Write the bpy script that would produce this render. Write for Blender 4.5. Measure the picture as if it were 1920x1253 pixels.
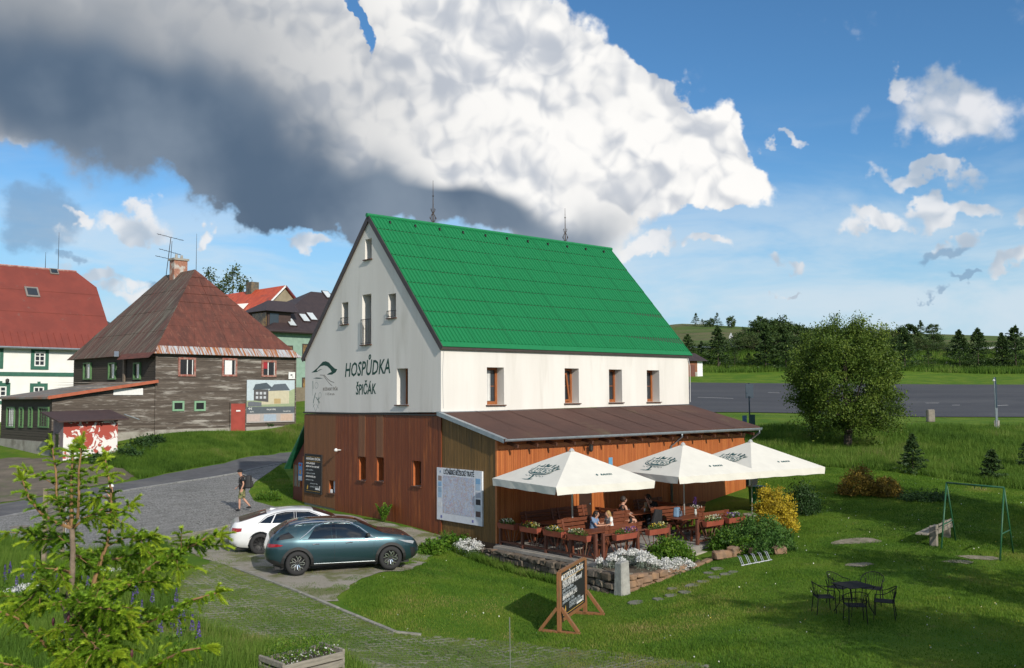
import bpy, bmesh, math, random
import numpy as np
from mathutils import Vector, Matrix
R_ = math.radians
for o in list(bpy.data.objects): bpy.data.objects.remove(o)
SC = bpy.context.scene
COL = SC.collection
# ------------------------------------------------------------------ camera
FPX, PITCH, ROLL, CAMZ = 1750.0, 0.066, -0.006, 5.147      # focal length in photo pixels (1920 wide)
_F = Vector((0, math.cos(PITCH), math.sin(PITCH))); _U0 = Vector((0, -math.sin(PITCH), math.cos(PITCH))); _R0 = Vector((1, 0, 0))
_R = _R0*math.cos(ROLL) + _U0*math.sin(ROLL); _U = _U0*math.cos(ROLL) - _R0*math.sin(ROLL)
CAM = Vector((0, 0, CAMZ))
cd = bpy.data.cameras.new('camera'); cam = bpy.data.objects.new('camera', cd); COL.objects.link(cam)
cd.sensor_width = 36; cd.lens = 36*FPX/1920; cd.clip_start = 0.1; cd.clip_end = 6000
cam.matrix_world = Matrix(((_R.x, _U.x, -_F.x, 0), (_R.y, _U.y, -_F.y, 0), (_R.z, _U.z, -_F.z, CAMZ), (0, 0, 0, 1)))
SC.camera = cam
# ------------------------------------------------------------------ sun, sky
SUN_AZ, SUN_EL = R_(151), R_(27)                            # compass angle from +Y towards +X
sdir = Vector((math.sin(SUN_AZ)*math.cos(SUN_EL), math.cos(SUN_AZ)*math.cos(SUN_EL), math.sin(SUN_EL)))
ld = bpy.data.lights.new('sun', 'SUN'); ld.energy = 4.3; ld.angle = R_(0.55); ld.color = (1, .93, .82)
sun = bpy.data.objects.new('sun', ld); COL.objects.link(sun); sun.rotation_euler = (-sdir).to_track_quat('-Z', 'Y').to_euler()
vs = SC.view_settings; vs.view_transform = 'Standard'; vs.look = 'None'; vs.exposure = 0.0; vs.gamma = 1.0; vs.use_curve_mapping = False

W = bpy.data.worlds.new('World'); SC.world = W; W.use_nodes = True
def build_sky():
    nt = W.node_tree; nt.nodes.clear(); N = nt.nodes.new; L = nt.links.new
    def math_(op, a, b=None, clamp=False, c=None):
        n = N('ShaderNodeMath'); n.operation = op; n.use_clamp = clamp
        for i, v in enumerate((a, b, c)):
            if v is None: continue
            if isinstance(v, (int, float)): n.inputs[i].default_value = v
            else: L(v, n.inputs[i])
        return n.outputs[0]
    def vmath(op, a, b=None):
        n = N('ShaderNodeVectorMath'); n.operation = op
        for i, v in enumerate((a, b)):
            if v is None: continue
            if isinstance(v, (tuple, list)): n.inputs[i].default_value = v
            else: L(v, n.inputs[i])
        return n
    def scale(a, s):
        n = N('ShaderNodeVectorMath'); n.operation = 'SCALE'; L(a, n.inputs[0]); n.inputs['Scale'].default_value = s
        return n.outputs[0]
    def noise(v, s, det=6, rough=.55, dist=0.0, color=False):
        n = N('ShaderNodeTexNoise'); n.inputs['Scale'].default_value = s; n.inputs['Detail'].default_value = det
        n.inputs['Roughness'].default_value = rough; n.inputs['Distortion'].default_value = dist; L(v, n.inputs['Vector'])
        return n.outputs['Color' if color else 'Fac']
    def remap(v, a, b, c=0.0, d=1.0, smooth=True):
        n = N('ShaderNodeMapRange'); n.interpolation_type = 'SMOOTHSTEP' if smooth else 'LINEAR'; n.clamp = True
        L(v, n.inputs[0])
        for i, x in zip((1, 2, 3, 4), (a, b, c, d)): n.inputs[i].default_value = x
        return n.outputs[0]
    def mixc(f, a, b):
        n = N('ShaderNodeMix'); n.data_type = 'RGBA'
        if isinstance(f, (int, float)): n.inputs[0].default_value = f
        else: L(f, n.inputs[0])
        for i, v in ((6, a), (7, b)):
            if isinstance(v, (tuple, list)): n.inputs[i].default_value = (*v, 1)
            else: L(v, n.inputs[i])
        return n.outputs[2]
    tc = N('ShaderNodeTexCoord').outputs['Generated']
    sep = N('ShaderNodeSeparateXYZ'); L(tc, sep.inputs[0])
    az = math_('MULTIPLY', math_('ARCTAN2', sep.outputs[0], sep.outputs[1]), 57.2958)
    el = math_('MULTIPLY', math_('ARCSINE', sep.outputs[2]), 57.2958)
    cb = N('ShaderNodeCombineXYZ'); L(az, cb.inputs[0]); L(el, cb.inputs[1]); ang = cb.outputs[0]
    # sky
    sk = N('ShaderNodeTexSky'); sk.sky_type = 'NISHITA'; sk.sun_disc = False; sk.sun_elevation = SUN_EL; sk.sun_rotation = SUN_AZ
    sk.altitude = 1000; sk.air_density = 1.0; sk.dust_density = .6; sk.ozone_density = 2.2
    skyc = vmath('MULTIPLY', scale(sk.outputs[0], SKY_K), (.78, 1.26, 1.52)).outputs[0]
    # warped angles
    def warp(amp, s, det):
        c = noise(tc, s, det, .55, color=True)
        return vmath('MULTIPLY', vmath('SUBTRACT', c, (.5, .5, .5)).outputs[0], (amp, amp, 0)).outputs[0]
    w1 = vmath('ADD', ang, warp(6.5, 6.5, 2)).outputs[0]
    wp = vmath('ADD', w1, warp(4.2, 26, 4)).outputs[0]
    def P2A(px, py):
        a = math.atan((px-960)/1750); e = math.atan((745-py)/1750*math.cos(a)); return math.degrees(a), math.degrees(e)
    def ell(v, px, py, hx, hy, tilt=0, lo=1.0, hi=.55, sc=1.0):
        a, e = P2A(px, py); m = N('ShaderNodeMapping'); m.vector_type = 'TEXTURE'
        k = 180/math.pi/1750
        m.inputs['Location'].default_value = (a, e, 0); m.inputs['Rotation'].default_value = (0, 0, R_(tilt)); m.inputs['Scale'].default_value = (hx*k*sc, hy*k*sc, 1)
        L(v, m.inputs[0]); ln = N('ShaderNodeVectorMath'); ln.operation = 'LENGTH'; L(m.outputs[0], ln.inputs[0])
        return remap(ln.outputs['Value'], lo, hi)
    def mx(lst, op='MAXIMUM'):
        r = lst[0]
        for x in lst[1:]: r = math_(op, r, x)
        return r
    n2 = noise(tc, 24, 5, .62)
    n2c = math_('SUBTRACT', n2, .5)
    # cauliflower billows: fractal cell distance on a gently warped direction, sampled again a little towards the light
    def cells(v):
        n = N('ShaderNodeTexVoronoi'); n.feature = 'F1'; n.normalize = True; n.inputs['Scale'].default_value = 13; n.inputs['Detail'].default_value = 2.0; n.inputs['Roughness'].default_value = .52; n.inputs['Lacunarity'].default_value = 2.3; L(v, n.inputs['Vector']); return n.outputs['Distance']
    wv = vmath('ADD', tc, scale(vmath('SUBTRACT', noise(tc, 18, 2, .5, color=True), (.5, .5, .5)).outputs[0], .05)).outputs[0]
    vA = cells(wv); vB = cells(vmath('ADD', wv, (.008, -.004, .016)).outputs[0])
    pf = math_('SUBTRACT', .34, vA)
    nA = noise(tc, 9, 4, .5)
    lit = remap(math_('SUBTRACT', vB, vA), -.16, .16, 0, 1)
    lm = math_('ADD', math_('ADD', math_('MULTIPLY', nA, .55), math_('MULTIPLY', lit, .42)), math_('MULTIPLY', pf, .45))
    # big cumulus
    big = mx([ell(wp, *q) for q in CLOUD_BIG], 'ADD')
    hole = mx([ell(wp, *q) for q in CLOUD_HOLES], 'ADD')
    big = math_('SUBTRACT', math_('MINIMUM', big, 1.0), hole)
    aB = remap(math_('ADD', math_('ADD', big, math_('MULTIPLY', n2c, .25)), math_('MULTIPLY', pf, 1.5)), .28, .58)
    dark = remap(math_('ADD', mx([ell(w1, *q) for q in CLOUD_DARK], 'ADD'), math_('MULTIPLY', math_('SUBTRACT', nA, .5), 1.3)), .0, 1.2)
    aSoft = remap(math_('ADD', big, math_('MULTIPLY', n2c, .22)), .02, .62)
    mA = N('ShaderNodeMix'); L(dark, mA.inputs[0]); L(aB, mA.inputs[2]); L(aSoft, mA.inputs[3]); aB = mA.outputs[0]
    sl = noise(tc, 4.5, 3, .5, .3)
    white = mixc(remap(lm, .20, .64), (.52, .56, .63), (1.0, .985, .96))
    slate = mixc(remap(math_('ADD', math_('MULTIPLY', sl, .55), math_('MULTIPLY', nA, .45)), .36, .64), (.100, .152, .228), (.225, .285, .365))
    grey = math_('MINIMUM', mx([ell(w1, *q) for q in CLOUD_GREY], 'ADD'), 1.0)
    cB = mixc(grey, white, mixc(remap(sl, .3, .7), (.30, .33, .37), (.46, .48, .51)))
    cB = mixc(dark, cB, slate)
    # smaller clouds
    sm = mx([ell(wp, *q, sc=.82) for q in CLOUD_SMALL])
    aS = remap(math_('ADD', math_('ADD', sm, math_('MULTIPLY', n2c, .9)), math_('MULTIPLY', pf, 1.3)), .22, .95)
    cS = mixc(remap(lm, .22, .72), (.46, .53, .62), (.90, .89, .89))
    bl = mx([ell(wp, *q, sc=.8) for q in CLOUD_BLUE])
    aD = remap(math_('ADD', bl, math_('MULTIPLY', n2c, 1.3)), .15, 1.0)
    # thin veil low down, and scattered cloud outside the view, thickened to add neutral fill light
    st = N('ShaderNodeMapping'); st.inputs['Scale'].default_value = (1, 1, 3.2); L(tc, st.inputs[0])
    vn = noise(st.outputs[0], 4.0, 5, .6, .5)
    veil = math_('MULTIPLY', remap(vn, .36, .64), remap(el, 18, 4, 0.0, .8))
    gen = remap(math_('ADD', sl, math_('MULTIPLY', n2c, .25)), .46, .58)
    outside = math_('MAXIMUM', remap(math_('ABSOLUTE', az), 34, 48), remap(el, 26, 36))
    gen = math_('MULTIPLY', gen, outside)
    hz = remap(el, 15, 1, 0, .92)
    c = mixc(hz, skyc, (.44, .66, .80))
    c = mixc(veil, c, (.66, .76, .84))
    c = mixc(math_('MULTIPLY', aD, .6), c, (.20, .32, .48))
    c = mixc(math_('MULTIPLY', aS, .86), c, cS)
    c = mixc(gen, c, cS)
    c = mixc(aB, c, cB)
    bg = N('ShaderNodeBackground'); L(c, bg.inputs[0]); bg.inputs[1].default_value = 1.0
    W.cycles.sampling_method = 'MANUAL'; W.cycles.sample_map_resolution = 256
    out = N('ShaderNodeOutputWorld'); L(bg.outputs[0], out.inputs[0])
SKY_K = 0.085
# cloud masses: photo-bearing centre (converted to compass bearing / elevation), half sizes, tilt
CLOUD_BIG = [(40, 0, 760, 235, -7, 1.2, .7), (400, 170, 420, 150, -22, 1.2, .7), (950, 190, 350, 205, -28, 1.25, .65), (720, 120, 240, 190, 0, 1.2, .7), (440, -10, 230, 120, 0, 1.2, .7),
             (730, 335, 420, 95, -3, 1.2, .65), (1190, 255, 150, 105, -45, 1.3, .55), (1360, 285, 110, 60, -45, 1.3, .3), (1050, 310, 170, 85, 0, 1.3, .5), (560, 260, 190, 120, -20, 1.2, .7), (1270, 330, 110, 50, -10, 1.3, .3)]
CLOUD_HOLES = [(685, 70, 22, 60, 20, 1.2, .3)]
CLOUD_GREY = [(100, 40, 640, 260, -8, 1.4, .0)]
CLOUD_DARK = [(40, 190, 560, 150, -10, 1.5, 0), (380, 270, 420, 130, -22, 1.5, 0), (680, 412, 420, 66, -2, 1.6, 0), (900, 412, 210, 40, 0, 1.6, 0)]
CLOUD_SMALL = [(1790, 225, 175, 85, -12, 1, .2), (1700, 195, 60, 40, 0, 1, .3), (225, 400, 105, 36, 4, 1, .2), (110, 400, 55, 22, 0, 1, .2), (375, 405, 36, 30, 0, 1, .2), (10, 260, 36, 55, 0, 1, .2),
               (250, 545, 140, 50, 0, 1, .2), (170, 510, 100, 36, 0, 1, .2), (1660, 415, 90, 30, 8, 1, .2), (1800, 405, 100, 34, 0, 1, .2), (1770, 340, 120, 30, -12, 1, .2), (1800, 470, 55, 28, 0, 1, .2), (1905, 430, 46, 34, 0, 1, .2),
               (1890, 535, 85, 30, 5, 1, .2), (1480, 497, 50, 28, -15, 1, .2), (1210, 465, 100, 32, 0, 1, .2), (1320, 470, 90, 26, -10, 1, .2), (1480, 270, 45, 20, -20, 1, .2), (620, 455, 80, 34, 0, 1, .2), (1480, 555, 45, 10, 0, 1, .2)]
CLOUD_BLUE = [(40, 400, 105, 95, -20, 1, .3), (255, 515, 55, 26, 0, 1, .3), (120, 460, 45, 22, 0, 1, .3), (1790, 535, 40, 12, -8, 1, .3), (1760, 485, 60, 22, 0, 1, .2)]
build_sky()

# ------------------------------------------------------------------ pixel <-> world (the photo's own survey: bearings with real distances)
def ray(px, py): return _R*((px-960)/FPX) + _U*((626.5-py)/FPX) + _F
def P(px, py, Y):
    d = ray(px, py); return CAM + d*(Y/d.y)
def pix(p):
    q = Vector(p)-CAM; d = q.dot(_F); return 960+FPX*q.dot(_R)/d, 626.5-FPX*q.dot(_U)/d
_ct = [(960,1253,19.3),(1045,1188,22.5),(1115,1155,24.3),(560,1081,26.8),(731,1066,27.9),(477,1040,30.5),(818,1004,35),(568,946,43.07),(453,960,40.6),(213,991,37),(35,990,35.7),
 (100,1065,25.7),(50,1200,17),(300,1200,19.3),(640,1240,18.2),(900,1060,31.5),(1158,1115,26.8),(1280,1090,27.5),(1330,1060,29.5),(1430,1010,32.5),(1605,1165,21),(1775,1040,28),(1880,1050,27.5),
 (1900,1240,17.5),(1300,1240,18.6),(1630,930,38),(1700,890,43),(1860,908,42),(1590,838,54),(1440,800,63),(1800,800,63),(1700,782,75),(1330,774,76),(1900,783,74),(1300,718,118),(1900,722,112),(1600,720,115),
 (1400,690,140),(1850,692,138),(1400,661,150),(1850,662,148),(1280,607,330),(1480,622,340),(1700,626,350),(1900,635,350),(1700,643,240),(1900,650,240),(1500,638,240),(1409,968,36.8),(1400,905,43),
 (0,970,39),(211,925,46),(445,887,54),(528,869,60),(0,946,44.5),(310,889.5,54.5),(525,850,66),(60,880,53),(160,850,58),(293,815,64),(553,795,72),(100,855,59),(5,835,65.5),(420,840,62.5),(560,782,74),(420,815,66.5)]
_cp = [tuple(P(*c)) for c in _ct] + [(-45,90,3.6),(-25,100,5),(-15,110,6),(0,60,1.6),(12,58,2.2),(-70,60,2),(-100,150,8),(-60,300,14),(-200,500,12),(350,500,22),(0,0,.3),(0,-30,.5),(20,0,.4),(-20,5,.9),(30,15,.5),(25,-30,.5),(-30,-30,.5),(60,40,1.2),(70,90,4.5)]
_cp = np.array(_cp); _c2 = 9.0
def _solve():
    X = _cp[:, :2]; n = len(X); r = np.sqrt(((X[:, None]-X[None])**2).sum(-1)+_c2)
    A = np.zeros((n+3, n+3)); A[:n, :n] = -r + np.eye(n)*.03; A[:n, n] = 1; A[:n, n+1:] = X; A[n, :n] = 1; A[n+1:, :n] = X.T
    return np.linalg.solve(A, np.concatenate([_cp[:, 2], np.zeros(3)]))
_w = _solve()
def TT(xy):
    xy = np.asarray(xy, float).reshape(-1, 2); out = np.empty(len(xy)); n = len(_cp)
    for i in range(0, len(xy), 20000):
        b = xy[i:i+20000]; r = np.sqrt(((b[:, None]-_cp[None, :, :2])**2).sum(-1)+_c2)
        out[i:i+20000] = -r@_w[:n] + _w[n] + b@_w[n+1:]
    k = np.clip((xy[:, 1]-356)/120, 0, 1); return out*(1-k) - 20*k
def T(x, y): return float(TT([(x, y)])[0])
def G(px, py):
    """where the line of sight through a photo pixel meets the ground"""
    d = ray(px, py); ts = np.concatenate([np.arange(4, 90, .4), np.arange(90, 600, 2)])/d.y
    pts = np.array(CAM)[None]+ts[:, None]*np.array(d)[None]; h = pts[:, 2]-TT(pts[:, :2]); i = int(np.argmax(h < 0))
    if h[i] >= 0: i = len(ts)-1
    a, b = ts[max(i-1, 0)], ts[i]
    for _ in range(14):
        m = (a+b)/2; p = CAM+d*m
        if p.z < T(p.x, p.y): b = m
        else: a = m
    p = CAM+d*b; return Vector((p.x, p.y, T(p.x, p.y)))
# ------------------------------------------------------------------ materials
MATS = {}
def _nodes(name):
    m = bpy.data.materials.new(name); m.use_nodes = True; nt = m.node_tree
    return m, nt, nt.nodes['Principled BSDF'], nt.nodes.new, nt.links.new
def _mixc(N, L, f, a, b, mode='MIX'):
    n = N('ShaderNodeMix'); n.data_type = 'RGBA'; n.blend_type = mode
    if isinstance(f, (int, float)): n.inputs[0].default_value = f
    else: L(f, n.inputs[0])
    for i, v in ((6, a), (7, b)):
        if isinstance(v, (tuple, list)): n.inputs[i].default_value = (*v, 1)
        else: L(v, n.inputs[i])
    return n.outputs[2]
def _noise(N, L, v, s, d=5, r=.6, dist=0.):
    n = N('ShaderNodeTexNoise'); L(v, n.inputs['Vector']); n.inputs['Scale'].default_value = s; n.inputs['Detail'].default_value = d
    n.inputs['Roughness'].default_value = r; n.inputs['Distortion'].default_value = dist; return n.outputs['Fac']
def _ramp(N, L, f, a, b, c=0., d=1.):
    n = N('ShaderNodeMapRange'); n.clamp = True; n.interpolation_type = 'SMOOTHSTEP'; L(f, n.inputs[0])
    for i, x in zip((1, 2, 3, 4), (a, b, c, d)): n.inputs[i].default_value = x
    return n.outputs[0]
def _map(N, L, v, sc):
    n = N('ShaderNodeMapping'); n.inputs['Scale'].default_value = sc; L(v, n.inputs[0]); return n.outputs[0]
def _bump(N, L, b, h, st, dist=.02):
    n = N('ShaderNodeBump'); n.inputs['Strength'].default_value = st; n.inputs['Distance'].default_value = dist; L(h, n.inputs['Height']); L(n.outputs[0], b.inputs['Normal'])
def mat(name, c1, c2=None, rough=.65, scale=3., bump=.0, bscale=40., metal=0., spec=.5, stretch=(1, 1, 1), lo=.35, hi=.65, c3=None, scale3=.6, lo3=.5, hi3=.7, coat=0., world=False):
    if name in MATS: return MATS[name]
    m, nt, b, N, L = _nodes(name); MATS[name] = m
    co = N('ShaderNodeNewGeometry').outputs['Position'] if world else N('ShaderNodeTexCoord').outputs['Object']
    if c2 is None: c2 = tuple(min(1, x*.82) for x in c1)
    v = _map(N, L, co, stretch)
    c = _mixc(N, L, _ramp(N, L, _noise(N, L, v, scale, 7), lo, hi), c1, c2)
    if c3 is not None: c = _mixc(N, L, _ramp(N, L, _noise(N, L, v, scale3, 6, .65, .4), lo3, hi3), c, c3)
    L(c, b.inputs['Base Color']); b.inputs['Roughness'].default_value = rough; b.inputs['Metallic'].default_value = metal
    b.inputs['Specular IOR Level'].default_value = spec; b.inputs['Coat Weight'].default_value = coat; b.inputs['Coat Roughness'].default_value = .05
    if bump: _bump(N, L, b, _noise(N, L, v, bscale, 6), bump)
    return m
def boards(name, ax, w, c1, c2, rough=.6, grain=.25, c3=None, lo3=.55, hi3=.7, bump=.25):
    """wood boards: a colour of its own for each board, grain along it; ax = axis across the boards"""
    if name in MATS: return MATS[name]
    m, nt, b, N, L = _nodes(name); MATS[name] = m
    co = N('ShaderNodeTexCoord').outputs['Object']; sp = N('ShaderNodeSeparateXYZ'); L(co, sp.inputs[0])
    d = N('ShaderNodeMath'); d.operation = 'DIVIDE'; L(sp.outputs[ax], d.inputs[0]); d.inputs[1].default_value = w
    fl = N('ShaderNodeMath'); fl.operation = 'FLOOR'; L(d.outputs[0], fl.inputs[0])
    wn = N('ShaderNodeTexWhiteNoise'); wn.noise_dimensions = '1D'; L(fl.outputs[0], wn.inputs['W'])
    st = [14., 14., 14.]
    long_ = {0: 2, 1: 2, 2: 0}[ax]; st[long_] = .8
    if ax == 2: st[1] = .8
    g = _noise(N, L, _map(N, L, co, st), 2.0, 6, .65)
    c = _mixc(N, L, wn.outputs['Value'], c1, c2)
    c = _mixc(N, L, _ramp(N, L, g, .3, .75, 0, grain*2), c, tuple(x*.45 for x in c1))
    if c3 is not None: c = _mixc(N, L, _ramp(N, L, _noise(N, L, _map(N, L, co, [max(x*.2, .35) for x in st]), 1.3, 7, .7), lo3, hi3), c, c3)
    L(c, b.inputs['Base Color']); b.inputs['Roughness'].default_value = rough
    if bump: _bump(N, L, b, g, bump)
    return m
def leafmat(name, cols, transl=.35, rough=.55):
    if name in MATS: return MATS[name]
    m, nt, b, N, L = _nodes(name); MATS[name] = m
    at = N('ShaderNodeAttribute'); at.attribute_name = 'rnd'; r = N('ShaderNodeValToRGB')
    while len(r.color_ramp.elements) > 1: r.color_ramp.elements.remove(r.color_ramp.elements[0])
    for i, (p, c) in enumerate(cols):
        e = r.color_ramp.elements[0] if i == 0 else r.color_ramp.elements.new(p)
        e.position = p; e.color = (*c, 1)
    L(at.outputs['Fac'], r.inputs[0]); L(r.outputs[0], b.inputs['Base Color']); b.inputs['Roughness'].default_value = rough; b.inputs['Specular IOR Level'].default_value = .25
    t = N('ShaderNodeBsdfTranslucent'); L(r.outputs[0], t.inputs[0]); mx = N('ShaderNodeMixShader'); mx.inputs[0].default_value = transl
    L(b.outputs[0], mx.inputs[1]); L(t.outputs[0], mx.inputs[2]); L(mx.outputs[0], nt.nodes['Material Output'].inputs[0])
    return m
def plain(name, c, rough=.6, metal=0., spec=.5, coat=0.):
    if name in MATS: return MATS[name]
    m, nt, b, N, L = _nodes(name); MATS[name] = m
    n = _noise(N, L, N('ShaderNodeTexCoord').outputs['Object'], 6., 4)
    L(_mixc(N, L, _ramp(N, L, n, .3, .7), c, tuple(x*.88 for x in c)), b.inputs['Base Color'])
    b.inputs['Roughness'].default_value = rough; b.inputs['Metallic'].default_value = metal; b.inputs['Specular IOR Level'].default_value = spec
    b.inputs['Coat Weight'].default_value = coat; b.inputs['Coat Roughness'].default_value = .04
    return m
def glass(name='window_glass', c=(.02, .025, .03), rough=.04, spec=.8):
    if name in MATS: return MATS[name]
    m, nt, b, N, L = _nodes(name); MATS[name] = m
    n = _noise(N, L, N('ShaderNodeTexCoord').outputs['Object'], 1.5, 2)
    L(_mixc(N, L, n, c, tuple(x*2 for x in c)), b.inputs['Base Color']); b.inputs['Roughness'].default_value = rough; b.inputs['Specular IOR Level'].default_value = spec
    _bump(N, L, b, n, .04); return m
# ------------------------------------------------------------------ mesh helpers
def link(name, me, m=None, parent=None, smooth=False):
    o = bpy.data.objects.new(name, me); COL.objects.link(o)
    if m is not None and not me.materials: me.materials.append(m)
    if parent: o.parent = parent
    if smooth:
        me.polygons.foreach_set('use_smooth', np.ones(len(me.polygons), bool))
    return o
class MB:
    def __init__(s): s.v = []; s.f = []
    def add(s, vs, fs, M=None):
        n = len(s.v); s.v += [tuple((M@Vector(p)) if M is not None else p) for p in vs]; s.f += [tuple(i+n for i in f) for f in fs]; return s
    def box(s, x0, x1, y0, y1, z0, z1, M=None):
        return s.add([(x0,y0,z0),(x1,y0,z0),(x1,y1,z0),(x0,y1,z0),(x0,y0,z1),(x1,y0,z1),(x1,y1,z1),(x0,y1,z1)], [(0,3,2,1),(4,5,6,7),(0,1,5,4),(1,2,6,5),(2,3,7,6),(3,0,4,7)], M)
    def cbox(s, c, d, M=None): return s.box(c[0]-d[0]/2, c[0]+d[0]/2, c[1]-d[1]/2, c[1]+d[1]/2, c[2]-d[2]/2, c[2]+d[2]/2, M)
    def beam(s, a, b, w, h=None, up=(0, 0, 1)):
        a = Vector(a); b = Vector(b); d = (b-a); l = d.length; d.normalize(); u = Vector(up)
        if abs(d.dot(u)) > .98: u = Vector((1, 0, 0))
        x = d.cross(u).normalized(); z = x.cross(d); h = h or w
        M = Matrix(((x.x, d.x, z.x, a.x), (x.y, d.y, z.y, a.y), (x.z, d.z, z.z, a.z), (0, 0, 0, 1)))
        return s.box(-w/2, w/2, 0, l, -h/2, h/2, M)
    def tube(s, pts, r, n=6, cap=True):
        pts = [Vector(p) for p in pts]; r = [r]*len(pts) if isinstance(r, (int, float)) else r; rings = []
        for i, p in enumerate(pts):
            d = (pts[min(i+1, len(pts)-1)]-pts[max(i-1, 0)]).normalized(); u = Vector((0, 0, 1)) if abs(d.z) < .9 else Vector((1, 0, 0))
            x = d.cross(u).normalized(); y = x.cross(d)
            rings.append([tuple(p+x*math.cos(k*2*math.pi/n)*r[i]+y*math.sin(k*2*math.pi/n)*r[i]) for k in range(n)])
        vs = [q for g in rings for q in g]; fs = []
        for i in range(len(pts)-1):
            for k in range(n): fs.append((i*n+k, i*n+(k+1) % n, (i+1)*n+(k+1) % n, (i+1)*n+k))
        if cap: fs.append(tuple(range(n))[::-1]); fs.append(tuple((len(pts)-1)*n+k for k in range(n)))
        return s.add(vs, fs)
    def lathe(s, prof, n=12, c=(0, 0, 0)):
        vs = [(c[0]+r*math.cos(k*2*math.pi/n), c[1]+r*math.sin(k*2*math.pi/n), c[2]+z) for r, z in prof for k in range(n)]; fs = []
        for i in range(len(prof)-1):
            for k in range(n): fs.append((i*n+k, i*n+(k+1) % n, (i+1)*n+(k+1) % n, (i+1)*n+k))
        fs.append(tuple(range(n))[::-1]); fs.append(tuple((len(prof)-1)*n+k for k in range(n)))
        return s.add(vs, fs)
    def prism(s, poly, d, M=None):
        """polygon in local xy extruded along z by d"""
        n = len(poly); vs = [(x, y, 0) for x, y in poly]+[(x, y, d) for x, y in poly]
        fs = [tuple(range(n))[::-1], tuple(range(n, 2*n))]+[(i, (i+1) % n, n+(i+1) % n, n+i) for i in range(n)]
        return s.add(vs, fs, M)
    def mesh(s, name):
        me = bpy.data.meshes.new(name); me.from_pydata(s.v, [], s.f); me.update(); return me
    def fix(s, name):
        me = s.mesh(name); bm = bmesh.new(); bm.from_mesh(me); bmesh.ops.recalc_face_normals(bm, faces=bm.faces); bm.to_mesh(me); bm.free(); return me
    def build(s, name, m=None, parent=None, smooth=False, bevel=0.):
        me = s.fix(name)
        if bevel:
            bm = bmesh.new(); bm.from_mesh(me); bmesh.ops.bevel(bm, geom=bm.edges[:], offset=bevel, segments=1, affect='EDGES'); bm.to_mesh(me); bm.free()
        return link(name, me, m, parent, smooth)
def tag(o, label=None, cat=None, group=None, kind=None):
    for k, v in (('label', label), ('category', cat), ('group', group), ('kind', kind)):
        if v: o[k] = v
    return o
def thing(name, label, cat, loc=(0, 0, 0), rz=0, group=None):
    o = bpy.data.objects.new(name, None); COL.objects.link(o); o.location = loc; o.rotation_euler = (0, 0, rz); o.empty_display_size = .3
    return tag(o, label, cat, group)
def copy_tree(o, parent=None):
    c = o.copy(); COL.objects.link(c); c.parent = parent
    for ch in list(o.children): copy_tree(ch, c)
    return c
def evalmesh(o):
    dg = bpy.context.evaluated_depsgraph_get(); dg.update(); me = bpy.data.meshes.new_from_object(o.evaluated_get(dg)); return me
def cut(me, boxes):
    """boolean difference with a list of MB solids, one after another"""
    o = bpy.data.objects.new('tmp', me); COL.objects.link(o); cs = []
    for i, b in enumerate(boxes):
        c = bpy.data.objects.new('cut', b.fix('c')); COL.objects.link(c); cs.append(c)
        md = o.modifiers.new('b', 'BOOLEAN'); md.operation = 'DIFFERENCE'; md.object = c; md.solver = 'EXACT'
    r = evalmesh(o); bpy.data.objects.remove(o)
    for c in cs: bpy.data.objects.remove(c)
    return r
def trimesh(name, V, rnd=None, m=None, parent=None, quads=False, normals=None):
    """fast mesh of loose triangles (n,3,3) or quads (n,4,3); rnd = one number per face"""
    V = np.ascontiguousarray(V, np.float32); n, k = V.shape[:2]; me = bpy.data.meshes.new(name)
    me.vertices.add(n*k); me.vertices.foreach_set('co', V.ravel()); me.loops.add(n*k); me.loops.foreach_set('vertex_index', np.arange(n*k, dtype=np.int32))
    me.polygons.add(n); me.polygons.foreach_set('loop_start', np.arange(0, n*k, k, dtype=np.int32)); me.update(calc_edges=True)
    if rnd is None: rnd = np.random.rand(n)
    a = me.attributes.new('rnd', 'FLOAT', 'FACE'); a.data.foreach_set('value', np.asarray(rnd, np.float32))
    return link(name, me, m, parent)
def text(body, size, m, parent, Mx, name='lettering', shear=0., sx=1., ext=.004, align='CENTER', bold=0.):
    cu = bpy.data.curves.new('t', 'FONT'); cu.body = body; cu.size = size; cu.align_x = align; cu.align_y = 'CENTER'; cu.shear = shear; cu.extrude = ext; cu.offset = bold; cu.resolution_u = 2
    o = bpy.data.objects.new('t', cu); COL.objects.link(o); me = evalmesh(o); bpy.data.objects.remove(o)
    me.transform(Mx@Matrix.Diagonal((sx, 1, 1, 1))); me.materials.clear(); return link(name, me, m, parent)
def frame_mx(o, x, y):
    """matrix whose local x, y lie along the given directions, z out of the surface"""
    x = Vector(x).normalized(); y = Vector(y); y = (y-x*y.dot(x)).normalized(); z = x.cross(y)
    return Matrix(((x.x, y.x, z.x, o[0]), (x.y, y.y, z.y, o[1]), (x.z, y.z, z.z, o[2]), (0, 0, 0, 1)))
def inpoly(xy, poly):
    x, y = xy[:, 0], xy[:, 1]; r = np.zeros(len(xy), bool); n = len(poly)
    for i in range(n):
        x1, y1 = poly[i][:2]; x2, y2 = poly[(i+1) % n][:2]
        if y1 == y2: continue
        c = ((y1 > y) != (y2 > y)) & (x < (x2-x1)*(y-y1)/(y2-y1)+x1); r ^= c
    return r
def struct(name, me, m): return tag(link(name, me, m), kind='structure')
def pxpoly(l): return [tuple(G(*p)[:2]) for p in l]
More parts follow.
